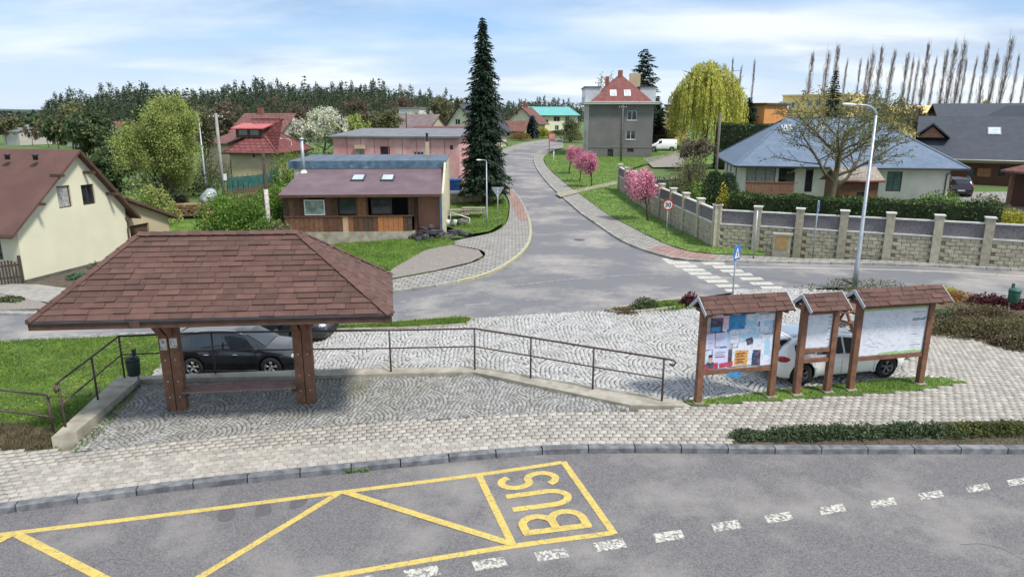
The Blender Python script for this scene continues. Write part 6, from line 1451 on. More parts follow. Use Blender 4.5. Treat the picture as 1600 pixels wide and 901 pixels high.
spring = leaf_mat('spring_leaf', (.37, .42, .13), (.25, .32, .09)); dkleaf = leaf_mat('dark_leaf', (.13, .17, .075), (.075, .11, .05)); olive = leaf_mat('olive_leaf', (.20, .20, .095), (.13, .135, .07))
budm = leaf_mat('brown_bud', (.19, .155, .11), (.13, .105, .075)); whbl = leaf_mat('white_blossom', (.72, .72, .62), (.45, .48, .30)); pinkb = leaf_mat('pink_blossom', (.80, .38, .48), (.58, .20, .31), .35)
willow = leaf_mat('willow_leaf', (.60, .58, .13), (.44, .45, .11)); yell = leaf_mat('yellow_leaf', (.50, .42, .05), (.32, .32, .04)); bright = leaf_mat('bright_shrub_leaf', (.18, .30, .05), (.11, .20, .04))
needle = leaf_mat('spruce_needle', (.032, .058, .030), (.016, .032, .018), .4, .1, 1.2); pine_l = leaf_mat('hazed_pine_needle', (.09, .125, .07), (.05, .075, .048), .4, .1, 1.0); thuja = leaf_mat('thuja_leaf', (.055, .09, .03), (.03, .055, .02), .4, .15); hedge_m = leaf_mat('hedge_leaf', (.085, .13, .03), (.035, .065, .018), .4, .15, 1.0)  # forest pine colour is lightened to stand in for distance haze
redl = leaf_mat('dark_red_leaf', (.12, .03, .04), (.06, .02, .025)); heath = leaf_mat('brown_green_shrub', (.20, .18, .085), (.125, .095, .06), .4); greyg = leaf_mat('grey_green_leaf', (.13, .17, .09), (.075, .11, .055), .4)
darkbark = mat('dark_bark', (.07, .055, .045), .95, (.04, .032, .028), 6); popbark = mat('poplar_bark', (.26, .20, .185), .95, (.18, .135, .13), 3)
def top_h(P, py): return max(.3, ZAT(P, py) - P[2])
def wid(px, P): return px / F * (P[1] * ct - (P[2] - H) * st)
# large spring tree
P = G(262, 322); P = Vector((XAT(256, (0, 52, hgt(-26, 52))), 52, 0)); P.z = hgt(P.x, P.y); Ht = top_h(P, 146)
tm, cm = tree_meshes(3, wid(122, P), Ht, [(26, .66, 40, .9, .05), (8, .5, 38, .6), (5, .5, 36, .5)], .14, 95000, .06, .50, trunk_m, spring, .9)
put_tree('spring_tree', P, tm, cm, 'large round tree in fresh yellow-green leaf behind the cream gabled house')
# bare-ish tree next to it
P = Vector((XAT(325, (0, 62, 0)), 62, 0)); P.z = hgt(P.x, P.y)
tm, cm = tree_meshes(4, wid(46, P), top_h(P, 158), BRW, .12, 2600, .09, .5, trunk_m, olive, .8)
put_tree('thin_tree', P, tm, cm, 'thin half-bare tree between the spring-green tree and the wooden utility pole')
# dark trees left
for i, (px, py, wd, Y, lf, lab) in enumerate([(150, 172, 90, 78, dkleaf, 'broad dark green tree left of the spring-green tree, widest of the dark ones'), (112, 160, 60, 110, olive, 'olive brown tree above the cream roof ridge at the valley edge'), (185, 215, 60, 64, dkleaf, 'low dark tree directly behind the cream gable peak'), (205, 190, 50, 90, olive, 'greyish budding tree beside the small white gabled house'), (232, 165, 50, 120, dkleaf, 'dark tree peeking out left above the spring-green tree'), (90, 182, 40, 150, dkleaf, 'small dark tree at the far left of the dark clump'), (345, 160, 50, 110, budm, 'brown budding tree behind the red-roofed house chimney'), (168, 245, 50, 56, thuja, 'dense evergreen shrub-like tree hugging the cream gable edge')]):
    x = XAT(px, (0, Y, 2)); P = Vector((x, Y, hgt(x, Y) - .1)); tm, cm = tree_meshes(20 + i, wid(wd, P), top_h(P, py), BR3, .14, 9000, .16 * Y / 80 + .04, .6, darkbark, lf, .8)
    put_tree('leafy_tree', P, tm, cm, lab, group='dark trees behind the cream house')
# blossom tree
x = XAT(508, (0, 86, 1)); P = Vector((x, 86, hgt(x, 86))); tm, cm = tree_meshes(41, wid(92, P), top_h(P, 168), BR3, .16, 14000, .15, .5, trunk_m, whbl, .75); put_tree('blossom_tree', P, tm, cm, 'white blossoming fruit tree left of the long pink building')
x = XAT(548, (0, 96, 1)); P = Vector((x, 96, hgt(x, 96))); tm, cm = tree_meshes(42, wid(60, P), top_h(P, 178), BR3, .12, 7000, .15, .5, trunk_m, spring, .75); put_tree('leafy_tree', P, tm, cm, 'pale green young tree just behind the white blossoming tree')
# bare brown trees behind the tavern and pink building
for i, (px, py, wd, Y, lf, lab) in enumerate([(600, 168, 60, 112, olive, 'olive half-bare tree above the left part of the pink building'), (640, 150, 70, 150, budm, 'brown half-bare tree behind the cream upper block'), (684, 148, 66, 128, olive, 'yellow-brown half-bare tree left of the cream gabled house by the spruce'), (712, 152, 44, 160, olive, 'pale yellowish tree peeping out left of the spruce'), (575, 175, 40, 125, budm, 'small grey-brown tree right of the white blossoming tree'), (470, 160, 60, 150, budm, 'brown bare tree behind the blossoming tree, before the pines'), (420, 150, 70, 160, budm, 'broad brown bare tree above the red-roofed houses'), (545, 150, 60, 165, budm, 'brown bare tree in front of the pines above the pink building'), (370, 155, 54, 150, budm, 'brown bare tree left above the red-roofed houses')]):
    x = XAT(px, (0, Y, 3)); P = Vector((x, Y, hgt(x, Y) - .1)); tm, cm = tree_meshes(60 + i, wid(wd, P), top_h(P, py), BR3, .13, 5200, .16, .5, trunk_m, lf, .8)
    put_tree('half_bare_tree', P, tm, cm, lab, group='half-bare trees between the houses and the forest')
# spruce
def conifer(seed, Ht, Rb, nlay, nbr, tw, nmat, size, drop=.35, base=.05, pw=.9, bladen=12, irr=.18):
    rng = random.Random(seed); rs = np.random.RandomState(seed); m = MB(); m.tube([(0, 0, 0), (0, 0, Ht * .5), (0, 0, Ht)], [tw, tw * .55, .02], 7); C = []; Dn = []
    for i in range(nlay):
        f = (i + .5) / nlay; z = Ht * (base + (1 - base) * f); rr_ = Rb * (1 - f) ** pw * rng.uniform(1 - irr, 1 + irr * .5) + .12
        k = max(4, int(nbr * (1 - f * .65)))
        for j in range(k):
            a = 2 * math.pi * (j + rng.random() * .7) / k + i * 1.1; L = rr_ * rng.uniform(1 - irr * 1.3, 1 + irr * .5); d = np.array([math.cos(a), math.sin(a)])
            nb_ = max(4, int(bladen * L / Rb) + 3); t = (np.arange(nb_) + rs.random(nb_)) / nb_; t = .25 + .75 * t
            zc = z - drop * L * (t ** 1.5) + .12 * L * t ** 3; side = rs.normal(size=nb_) * .13 * L * (1.1 - t * .6)
            x = d[0] * L * t - d[1] * side; y = d[1] * L * t + d[0] * side; C.append(np.stack([x, y, zc - np.abs(rs.normal(size=nb_)) * .06 * L], 1))
            Dn.append(np.stack([np.full(nb_, d[0]) + rs.normal(size=nb_) * .35, np.full(nb_, d[1]) + rs.normal(size=nb_) * .35, np.full(nb_, -drop * 1.3) + rs.normal(size=nb_) * .25], 1))
    C = np.concatenate(C); Dn = np.concatenate(Dn); Dn /= np.linalg.norm(Dn, axis=1)[:, None]; n = len(C)
    sd_ = np.cross(Dn, np.array([0, 0, 1.])) + rs.normal(size=(n, 3)) * .3; sd_ /= np.linalg.norm(sd_, axis=1)[:, None]; s_ = (size * rs.uniform(.7, 1.4, n))[:, None]
    V = np.stack([C - Dn * s_ * .5, C + sd_ * s_ * .36, C + Dn * s_ * 1.1, C - sd_ * s_ * .36], 1).reshape(-1, 3)
    return m.mesh('trunk', darkbark), np_mesh('crown', V, np.arange(4 * n).reshape(n, 4), nmat)
P = G(757, 318); Ht = top_h(P, 27); tm, cm = conifer(5, Ht, wid(84, P) / 2, 74, 26, .2, needle, .17, .45, .10, .72, 42, .30)
put_tree('spruce_tree', P, tm, cm, 'tall dark narrow spruce standing beside the side street', rz=.4)
P = Vector((XAT(1002, (0, 118, 3)), 118, hgt(20, 118))); Ht = top_h(P, 76); tm, cm = conifer(6, Ht, wid(78, P) / 2, 52, 15, .22, needle, .34, .22, .12, .55, 46, .45)
put_tree('fir_tree', P, tm, cm, 'dark broad fir tree rising behind the grey house', rz=.4)
P = Vector((XAT(832, (0, 140, 3)), 140, hgt(4, 140))); tm, cm = conifer(8, top_h(P, 180), wid(20, P) / 2, 18, 10, .12, leaf_mat('blue_needle', (.07, .10, .11), (.04, .06, .07)), .5, .2, .05, .7, 8)
put_tree('small_spruce', P, tm, cm, 'small blue-grey spruce in front of the broad gabled house at the street bend')
# willow
Y = 112; x = XAT(1100, (0, Y, 3)); P = Vector((x, Y, hgt(x, Y))); Ht = top_h(P, 93)
rw_ = wid(112, P) / 2; rng = random.Random(7); rs = np.random.RandomState(7); m = MB(); PW = []
m.tube([(0, 0, -.2), (.1, 0, Ht * .22), (.05, .1, Ht * .38)], [.5, .42, .34], 8, cap=False)
for i in range(15):
    a = i * 2.4; rr_ = rw_ * rng.uniform(.25, .8); zt = Ht * (.96 - .30 * (rr_ / rw_) ** 2) * rng.uniform(.88, 1); b0 = Vector((.05, .1, Ht * .36)); e_ = Vector((math.cos(a) * rr_, math.sin(a) * rr_, zt)); md_ = b0.lerp(e_, .5) + Vector((0, 0, Ht * .07)); m.tube([b0, md_, e_], [.22, .13, .04], 5, cap=False)
    for k in range(5): q = md_.lerp(e_, rng.random()); f_ = q + Vector((rng.gauss(0, 1.3), rng.gauss(0, 1.3), rng.uniform(.0, 1.2))); m.tube([q, f_], [.06, .02], 4, cap=False)
for i in range(900):
    a = rng.uniform(0, 6.28); q = rng.random() ** .55; lob = 1 + .16 * math.sin(a * 3 + 1) + .10 * math.sin(a * 7); rr_ = rw_ * q * lob * .93; zt = Ht * (1.0 - .36 * q ** 2.4 - .05 * rng.random() - .05 * math.sin(a * 5) * q); L = min(zt - Ht * rng.uniform(.03, .25), Ht * rng.uniform(.10, .75) * (.5 + .6 * q)); zt -= rng.random() ** 2 * Ht * .2; nl_ = int(L / .11); t = np.arange(nl_) / max(1, nl_)
    out_ = .2 + .45 * q; x = math.cos(a) * (rr_ + out_ * np.sqrt(t) * .8) + rs.normal(size=nl_) * .09; y = math.sin(a) * (rr_ + out_ * np.sqrt(t) * .8) + rs.normal(size=nl_) * .09; PW.append(np.stack([x, y, zt - L * t ** 1.15], 1))
PW = np.concatenate(PW); V, Q_ = leaves(PW, .11, rs, 0, 2.0, .22); tm = m.mesh('trunk', darkbark); cm = np_mesh('crown', V, Q_, willow)
put_tree('willow_tree', P, tm, cm, 'big yellow-green weeping willow right of the grey house')
# pink cherries
tmc, cmc = tree_meshes(81, 2.6, 3.4, [(7, .75, 42, .5), (5, .55, 40, .4), (4, .5, 38, .3)], .07, 7600, .055, .30, darkbark, pinkb, .62)
for i, (px, py, top, Y_, sx, lab) in enumerate([(1012, 345, 262, None, 1.12, 'pink flowering cherry tree nearest the camera, in front of the block wall'), (924, 292, 236, None, 1.02, 'pink flowering cherry right of the pair in front of the grey house'), (906, 284, 234, None, .9, 'small middle pink cherry behind the right one of the cluster'), (889, 272, 226, None, 1.1, 'leftmost pink flowering cherry, beside the pavement bend')]):
    P = G(px, py); h_ = top_h(P, top); sc_ = h_ / 3.4
    if i == 0: r = put_tree('cherry_tree', P, tmc, cmc, lab, group='pink cherry trees along the side street', scale=(sc_ * sx, sc_ * sx, sc_)); ch0 = r
    else: r = copy_tree(ch0, tuple(P), 1.3 * i, lab, (sc_ * sx, sc_ * sx, sc_))
# foreground bare tree by the bungalow
P = Vector((XAT(1290, (0, 49.5, 0)), 49.5, 0)); P.z = hgt(P.x, P.y); Ht = top_h(P, 128)
tm, cm = tree_meshes(93, wid(235, P), Ht, [(11, .72, 52, .55), (8, .55, 48, .45), (6, .5, 42, .35)], .30, 5200, .075, .26, mat('lichen_bark', (.15, .13, .075), .95, (.08, .065, .045), 5), leaf_mat('opening_leaf', (.24, .25, .09), (.15, .15, .07)), .62, minr=.016)
put_tree('garden_tree', P, tm, cm, 'wide bare branching garden tree with first leaves in front of the bungalow')
# other trees right
for i, (px, py, wd, Y, lf, nl_, lab) in enumerate([(1330, 135, 90, 98, olive, 1300, 'half-bare tree behind the bungalow roof, left of the poplar row'), (1385, 150, 80, 105, olive, 2600, 'brown-yellow tree crown behind the right end of the bungalow roof'), (1440, 160, 60, 112, budm, 3000, 'low brown tree in front of the yellow school wing'), (930, 112, 60, 135, budm, 800, 'leafless tree behind the left dormer of the grey house'), (1085, 215, 60, 80, budm, 2500, 'bare brown bushy tree below the willow next to the wooden pole'), (1525, 155, 44, 150, spring, 2500, 'low fresh green tree at the foot of the poplar row'), (890, 185, 40, 130, dkleaf, 2500, 'dark leafy tree at the left corner of the grey house')]):
    x = XAT(px, (0, Y, 2)); P = Vector((x, Y, hgt(x, Y) - .1)); tm, cm = tree_meshes(110 + i, wid(wd, P), top_h(P, py), BR3, .14, nl_, .13, .5, trunk_m, lf, .8)
    put_tree('garden_tree', P, tm, cm, lab, group='trees around the bungalow and grey house')
for px, py, Y, lab in ((1294, 110, 120, 'dark conifer rising behind the yellow school block'), (1165, 152, 125, 'small dark conifer behind the orange school wing'), (1024, 150, 122, 'dark conifer right behind the grey house, below the broad fir')):
    x = XAT(px, (0, Y, 2)); P = Vector((x, Y, hgt(x, Y))); tm, cm = conifer(130 + px, top_h(P, py), wid(34, P) / 2, 30, 12, .18, needle, .34, .3, .1, .6, 26, .35); put_tree('conifer_tree', P, tm, cm, lab)
# poplars
def poplar(seed):
    rng = random.Random(seed); m = MB(); Hh = 20; lean = rng.uniform(.0, .7)
    ax_ = lambda z: Vector((lean * (z / Hh) ** 2 + .06 * math.sin(z * .33 + seed * 2), .05 * math.sin(z * .4 + seed), z))
    m.tube([ax_(z) for z in np.linspace(0, Hh, 12)], [.20 * (1 - i / 12) + .02 for i in range(12)], 5, cap=False); tk = m.mesh('trunk', popbark); c = MB()
    for i in range(190):
        z = rng.uniform(2.5, 19.0); a = rng.uniform(0, 6.28); L = rng.uniform(1.0, 3.4) * (1.1 - .55 * z / Hh) * rng.uniform(.6, 1); o = Vector((math.cos(a), math.sin(a), 0)); w_ = rng.uniform(.16, .34); p = ax_(z)
        pts = [p, p + o * L * w_ + Vector((0, 0, L * .35)), p + o * L * w_ * 1.4 + Vector((lean * .04, 0, L * .75)), p + o * L * w_ * 1.3 + Vector((lean * .1, 0, L * 1.1))]
        c.tube(pts, [.035, .028, .02, .012], 3, cap=False)
        for k in range(4):
            q = pts[1].lerp(pts[3], rng.random()); e = q + Vector((rng.gauss(0, .16), rng.gauss(0, .16), rng.uniform(.4, .9))); c.tube([q, e], [.018, .01], 3, cap=False)
    return tk, c.mesh('crown', popbark)
pops = [poplar(s_) for s_ in (1, 2, 3, 4, 5)]
ORD = 'first second third fourth fifth sixth seventh eighth ninth tenth eleventh twelfth thirteenth fourteenth fifteenth sixteenth seventeenth eighteenth nineteenth twentieth twenty-first twenty-second twenty-third twenty-fourth twenty-fifth twenty-sixth twenty-seventh twenty-eighth'.split()
pt = [(1147, 92), (1159, 104), (1181, 93), (1271, 83), (1295, 79), (1311, 72), (1324, 93), (1347, 92), (1358, 92), (1365, 79), (1380, 74), (1396, 80), (1421, 83), (1429, 91), (1437, 91), (1453, 68), (1463, 91), (1482, 77), (1495, 68), (1508, 63), (1512, 93), (1526, 91), (1546, 67), (1560, 84), (1581, 56), (1594, 86), (1606, 100), (1625, 70)]
for i, (px, py) in enumerate(pt):
    Y = 150 + (i % 3) * 4 - (px - 1100) * .03; q = AT(px, py, Y); z0 = hgt(q.x, Y); s_ = (q.z - z0) / 20; tk, cr_ = pops[i % 5]; thin = .5 if py > 85 else .8
    r = put_tree('poplar_tree', (q.x - .25, Y, z0), tk, cr_, ORD[i] + ' leafless poplar from the left in the row on the right skyline', group='leafless poplars on the right skyline', rz=rng.uniform(-.7, .7), scale=(s_ * thin * 1.2, s_ * thin * 1.2, s_))
# forest pines
def pine(seed):
    rng = random.Random(seed); rs = np.random.RandomState(seed); Hh = 12; m = MB(); m.tube([(0, 0, 0), (.1, 0, Hh * .6), (0, .1, Hh * .96)], [.16, .1, .03], 5, cap=False); C = []
    k = rng.randint(9, 13)
    for i in range(k):
        f = i / k; z = Hh * (.42 + .56 * f); r_ = (1.7 - 1.25 * f) * rng.uniform(.6, 1.2); n = int(80 * (1.1 - f * .6)); a = rng.uniform(0, 6.28); c = np.array([math.cos(a) * r_ * .5, math.sin(a) * r_ * .5, z]); C.append(c + rs.normal(size=(n, 3)) * np.array([r_ * .45, r_ * .45, .33]))
    V, Q_ = leaves(np.concatenate(C), .17, rs, .6); return m.mesh('trunk', mat('pine_bark', (.17, .10, .06), .95) if 'pine_bark' not in MATS else MATS['pine_bark'], ), np_mesh('crown', V, Q_, pine_l)
def spiky(seed):
    return conifer(seed, 12, 1.6, 16, 9, .14, pine_l, .45, .2, .1, .75, 6, .35)
pv_ = [pine(s_) for s_ in range(6)] + [spiky(31), spiky(32)]
rng = random.Random(17); sk = [(60, 172), (80, 150), (100, 140), (130, 148), (160, 138), (200, 132), (240, 130), (290, 136), (350, 130), (420, 128), (500, 128), (560, 126), (620, 132), (680, 142), (730, 150), (800, 150), (850, 148), (905, 152)]
kx = [a for a, b_ in sk]; ky = [b_ for a, b_ in sk]; cnt = 0
for row, (Y, dy, step) in enumerate(((150, 26, 11), (175, 14, 9.5), (200, 6, 8.5), (226, 0, 7.5))):
    px = 66 + row * 3
    while px < 905:
        if 728 < px < 790 or (px > 780 and row < 2) or (px < 110 and row < 2) or (row == 0 and px > 560): px += step; continue
        x = XAT(px, (0, Y, 8)); z0 = hgt(x, Y) - .2; yy = np.interp(px, kx, ky) + dy + rng.choice((-8, -2, 2, 7, 13)) + rng.uniform(-3, 5) + (4 if px > 780 else 0); YY = Y + rng.uniform(-9, 9) + (90 if px > 780 else 0); x = XAT(px, (0, YY, 8)); z0 = hgt(x, YY) - .3
        h_ = max(4, ZAT((x, YY), yy) - z0); tk, cr_ = pv_[rng.randrange(8) if rng.random() < .3 else rng.randrange(6)]; s_ = h_ / 12
        put_tree('pine_tree', (x, YY, z0), tk, cr_, 'dark forest tree ' + ('left of the concrete utility pole' if px < 350 else 'above the red-roofed houses' if px < 460 else 'behind the white blossoming tree' if px < 600 else 'above the pink building' if px < 740 else 'between the tall spruce and the grey house') + (', in the taller rear rows' if row > 1 else ', in the nearer rows'), group='forest trees on the skyline', rz=rng.uniform(0, 6.28), scale=(s_ * rng.uniform(.9, 1.3),) * 2 + (s_,)); cnt += 1
        px += step * rng.uniform(.7, 1.3)
# dense forest mass under and behind the front rows
rs = np.random.RandomState(2); PP = []
for i in range(2600):
    px = rs.uniform(60, 910); Y = rs.uniform(236, 300) if px < 740 else rs.uniform(300, 360)
    if 740 < px < 775: continue
    x = XAT(px, (0, Y, 8)); z0 = hgt(x, Y); zt = ZAT((x, Y), np.interp(px, kx, ky) + rs.uniform(8, 34)); n = 30
    PP.append(np.stack([x + rs.normal(size=n) * 1.3, Y + rs.normal(size=n) * 1.3, z0 + (zt - z0) * rs.uniform(.05, 1, n) ** .8], 1))
V, Q_ = leaves(np.concatenate(PP), .42, rs, .3)
o = link('forest', np_mesh('forest', V, Q_, leaf_mat('hazed_forest_leaf', (.085, .105, .06), (.055, .07, .048), .4, .1, .05))); tag(o, 'dense dark forest mass closing the view behind the skyline pines', 'forest', kind='stuff')  # leaf colour lightened in place of haze over the far trees
# ---- shrubs and hedges
def shrub(P, wx, wy, h, m_, n, size, label, cat='shrub', nm='shrub', group=None, stems=6, rz=0, seed=None, dome=True, spread=1.0):
    rs = np.random.RandomState(seed if seed is not None else int(abs(P[0] * 37 + P[1] * 11)) % 9999); th = rs.uniform(0, 6.28, n); u_ = rs.uniform(0, 1, n) ** .45
    ph = np.arccos(rs.uniform(0, 1, n)); lump = 1 + .16 * np.sin(th * 3 + rs.uniform(0, 6)) + .12 * np.sin(th * 5 + ph * 4)
    X = np.cos(th) * np.sin(ph) * u_ * lump * wx / 2; Y_ = np.sin(th) * np.sin(ph) * u_ * lump * wy / 2; Z = h * (.08 + .92 * np.cos(ph) * u_ * (1 + .1 * np.sin(th * 4)))
    if not dome: Z = h * rs.uniform(.03, 1, n); q = np.where(Z / h > .75, 1 - (Z / h - .75) * 2.4, 1); X = np.cos(th) * u_ * wx / 2 * q; Y_ = np.sin(th) * u_ * wy / 2 * q
    V, Q_ = leaves(np.stack([X, Y_, Z], 1), size, rs, .3); r = empty(nm, tuple(P), rz, label, cat, group)
    m = MB(); rng = random.Random(int(n)); 
    for i in range(stems): a = rng.uniform(0, 6.28); m.tube([(0, 0, -.1), (math.cos(a) * wx * .15, math.sin(a) * wy * .15, h * .5), (math.cos(a) * wx * .28, math.sin(a) * wy * .28, h * .8)], [.03, .02, .01], 4, cap=False)
    m.build('stems', darkbark, r); link('foliage', np_mesh('foliage', V, Q_, m_), r); return r
def hedge(path, wd, h, m_, dn, size, label, nm='hedge', base=None, seed=1, hv=.06):
    rs = np.random.RandomState(seed); V0 = []; core = MB()
    for a, c in zip(path, path[1:]):
        d = Vector((c.x - a.x, c.y - a.y, 0)); L = d.length; u = d / L; n_ = Vector((-u.y, u.x, 0)); N = int(L * (h * 2 + wd) * dn)
        t = rs.uniform(0, L, N); side = rs.randint(0, 3, N); w_ = rs.uniform(-wd / 2, wd / 2, N); z = rs.uniform(0, h, N); bulge = .07 * np.sin(t * 2.3) + .05 * np.sin(t * 5.1 + z * 3)
        off = np.where(side == 0, -wd / 2 - bulge, np.where(side == 1, wd / 2 + bulge, w_)); zz_ = np.where(side == 2, h + bulge * .8, z); zz_ = zz_ + rs.normal(size=N) * .03
        ground_ = a.z + (c.z - a.z) * t / L; V0.append(np.stack([a.x + u.x * t + n_.x * off + rs.normal(size=N) * hv, a.y + u.y * t + n_.y * off + rs.normal(size=N) * hv, ground_ + zz_], 1))
        core.beam(Vector((a.x, a.y, a.z + h / 2 - .03)), Vector((c.x, c.y, c.z + h / 2 - .03)), wd - .1, h - .1)
    O = path[0]; P = np.concatenate(V0) - np.array(O); V, Q_ = leaves(P, size, rs, .2); r = empty(nm, tuple(O), 0, label, 'hedge')
    core.v = [tuple(Vector(v) - O) for v in core.v]; core.build('core_box', mat('hedge_core', (.03, .045, .015), .95) if 'hedge_core' not in MATS else MATS['hedge_core'], r); link('foliage', np_mesh('foliage', V, Q_, m_), r); return r  # solid dark green box filling the leaf shell, no branches modelled
hu = (WC - WBp).normalized(); hn = Vector((-hu.y, hu.x, 0)) * 2.2
h0 = WBp + hu * .4 + hn; h1 = WC - hu * 1.3 + hn; h0.z = hgt(h0.x, h0.y); h1.z = hgt(h1.x, h1.y)
hh_ = ZAT(h0, 303) - h0.z; hedge([h0, h0.lerp(h1, .5), h1], 1.3, hh_, hedge_m, 130, .07, 'long clipped dark green hedge behind the block wall in front of the bungalow')
def atg(px, py, Y): 
    x = XAT(px, (0, Y, 1)); return Vector((x, Y, hgt(x, Y)))
P = atg(1578, 0, 38.5); shrub(P, 3.4, 2, max(1.5, ZAT(P, 327) - P.z), yell, 4200, .075, 'yellow-leaved shrub at the right end of the long hedge')
P = atg(1470, 0, 47); shrub(P, 4.6, 2.4, max(1.2, ZAT(P, 298) - P.z), bright, 4200, .07, 'pale green feathery shrub behind the hedge near the right bungalow corner')
P = atg(1540, 0, 46); shrub(P, 3.5, 2, max(1, ZAT(P, 303) - P.z), olive, 2600, .07, 'low olive bush beside the driveway behind the hedge')
P = atg(1133, 0, 41.5); shrub(P, 1.5, 1.5, max(1.2, ZAT(P, 270) - P.z), thuja, 4200, .06, 'dark rounded thuja at the left end of the hedge, nearer the corner', nm='thuja', dome=False)
P = atg(1112, 0, 43); shrub(P, 1.5, 1.5, max(1.2, ZAT(P, 268) - P.z), thuja, 4200, .06, 'second dark thuja behind the wall, left of the balustrade', nm='thuja', dome=False)
P = atg(1127, 0, 39.6); shrub(P, 1.2, 1.1, max(1, ZAT(P, 290) - P.z), yell, 2200, .06, 'yellow-green shrub between the two dark thujas and the wall corner')
P = atg(1088, 0, 47); shrub(P, 1.8, 1.6, max(1, ZAT(P, 282) - P.z), bright, 1800, .07, 'light green shrub behind the wall, below the wooden pole')
P = atg(1085, 0, 52); shrub(P, 3.0, 2.2, max(1.5, ZAT(P, 240) - P.z), olive, 3200, .08, 'tall loose olive bush left of the bungalow beside the wooden pole', stems=14)
P = atg(1062, 0, 58); shrub(P, 4.0, 2.4, 1.6, dkleaf, 3000, .09, 'low dark bush row behind the nearest cherry tree', stems=8)
hp0, hp1 = atg(1118, 0, 84), atg(1245, 0, 80); hedge([hp0, hp1], 3.5, ZAT(hp0, 194) - hp0.z, thuja, 26, .16, 'tall dark evergreen hedge behind the left end of the bungalow roof', nm='tall_hedge', seed=4, hv=.25)
# left side greenery
for i, (px, Y, w_, py, lf, n, lab) in enumerate([(350, 46, 3.6, 298, bright, 5200, 'round light green bush beside the lawn patch left of the tavern'), (385, 44, 3.4, 304, bright, 5200, 'wide green-brown bush on the slope at the foot of the white-banded pole'), (430, 50, 4, 285, bright, 5200, 'tall weedy green bank growing up the slope left of the tavern roof'), (412, 41, 2.6, 340, bright, 4200, 'scruffy bush in front of the left end of the tavern planks'), (455, 66, 5, 236, bright, 2600, 'green bramble bank behind the flue pipe'), (436, 40, 2.2, 345, olive, 2600, 'brownish leafless bush right behind the shelter roof'), (300, 60, 5, 262, dkleaf, 3200, 'dark scrub under the spring-green tree'), (235, 50, 4, 285, spring, 3600, 'low light green bush left under the spring-green tree'), (200, 44, 3, 308, dkleaf, 2600, 'dark bush behind the garage roof'), (500, 78, 7, 226, dkleaf, 2600, 'dark bush under the white blossoming tree'), (330, 66, 4, 240, olive, 2000, 'brown-green bush beside the wooden utility poles'), (250, 62, 8, 275, dkleaf, 4200, 'long dark bush belt behind the wood stacks')]):
    P = atg(px, 0, Y); shrub(P, w_, w_ * .7, max(.8, ZAT(P, py) - P.z), lf, n, .085, lab, group='bushes on the slope left of the tavern', stems=10)
for i, (px, py, w_, h_, lf, lab) in enumerate([(1008, 482, .7, .45, dkleaf, 'small round dark green bush in the strip beyond the setts'), (1078, 478, .55, .55, redl, 'dark red barberry bush left of the first notice board roof'), (975, 487, .8, .16, heath, 'low brownish ground plants at the left end of the kerbed strip'), (1050, 478, 1.4, .16, gr_m and bright, 'low green ground plants in the kerbed strip between the two bushes'), (1350, 453, 3.2, .35, olive, 'low olive planting behind the widest notice board roof'), (1460, 458, 1.6, .30, yell, 'low yellow and orange flowering plants beyond the right notice board'), (1480, 466, 1.8, .28, leaf_mat('orange_leaf', (.42, .20, .06), (.25, .13, .05)), 'low orange-brown plants beyond the right notice board')]):
    P = G(px, py); shrub(P, w_ * 1.5, w_, h_, lf, 1500 if w_ > 1 else 1100, .04, lab, stems=4)
for i, (px, py, w_, h_, lab) in enumerate([(1500, 520, 2.8, .55, 'large brown-green spreading shrub right of the notice boards'), (1560, 524, 2.9, .6, 'brown-green spreading shrub at the right, nearer the corner of the planting'), (1596, 538, 2.2, .4, 'low spreading shrub at the right edge of the pavement'), (1530, 502, 3.0, .6, 'reddish-brown shrub behind the two larger spreading ones'), (1475, 502, 1.6, .4, 'small low green shrub next to the widest notice board post')]):
    P = G(px, py); shrub(P, w_, w_ * .62, h_, heath if i != 4 else greyg, 5200 if w_ > 2 else 1800, .04, lab, group='spreading shrubs in the planting at the right', stems=12)
for i, (px, py) in enumerate([(1540, 476), (1555, 480), (1595, 482)]):
    P = G(px, py); shrub(P, 1.5, .7, .45, redl, 1300, .04, ['dark red low bush left of the green bin at right', 'second dark red low bush just left of the green bin', 'dark red low bush right of the green bin'][i], group='dark red bushes by the green bin')
# lavender-like bed along the kerb
rs = np.random.RandomState(8)
for i in range(24):
    px = 1160 + i * 18.6; py = 688 - (px - 1160) * .022 - 3; P = G(px, py, 0); w_ = rs.uniform(.5, .75) * (.75 if i < 3 else 1)
    shrub(P, w_ * 1.15, w_ * .9, rs.uniform(.22, .34) * (.7 if i < 3 else 1), greyg if i < 18 else leaf_mat('olive_bed_leaf', (.15, .17, .05), (.09, .11, .04)), 620, .032, ORD[i] + (' grey-green lavender cushion' if i < 18 else ' cushion, an olive-green one,') + ' from the left in the bed along the kerb', group='lavender cushions in the kerb bed', nm='lavender', stems=3, seed=i)
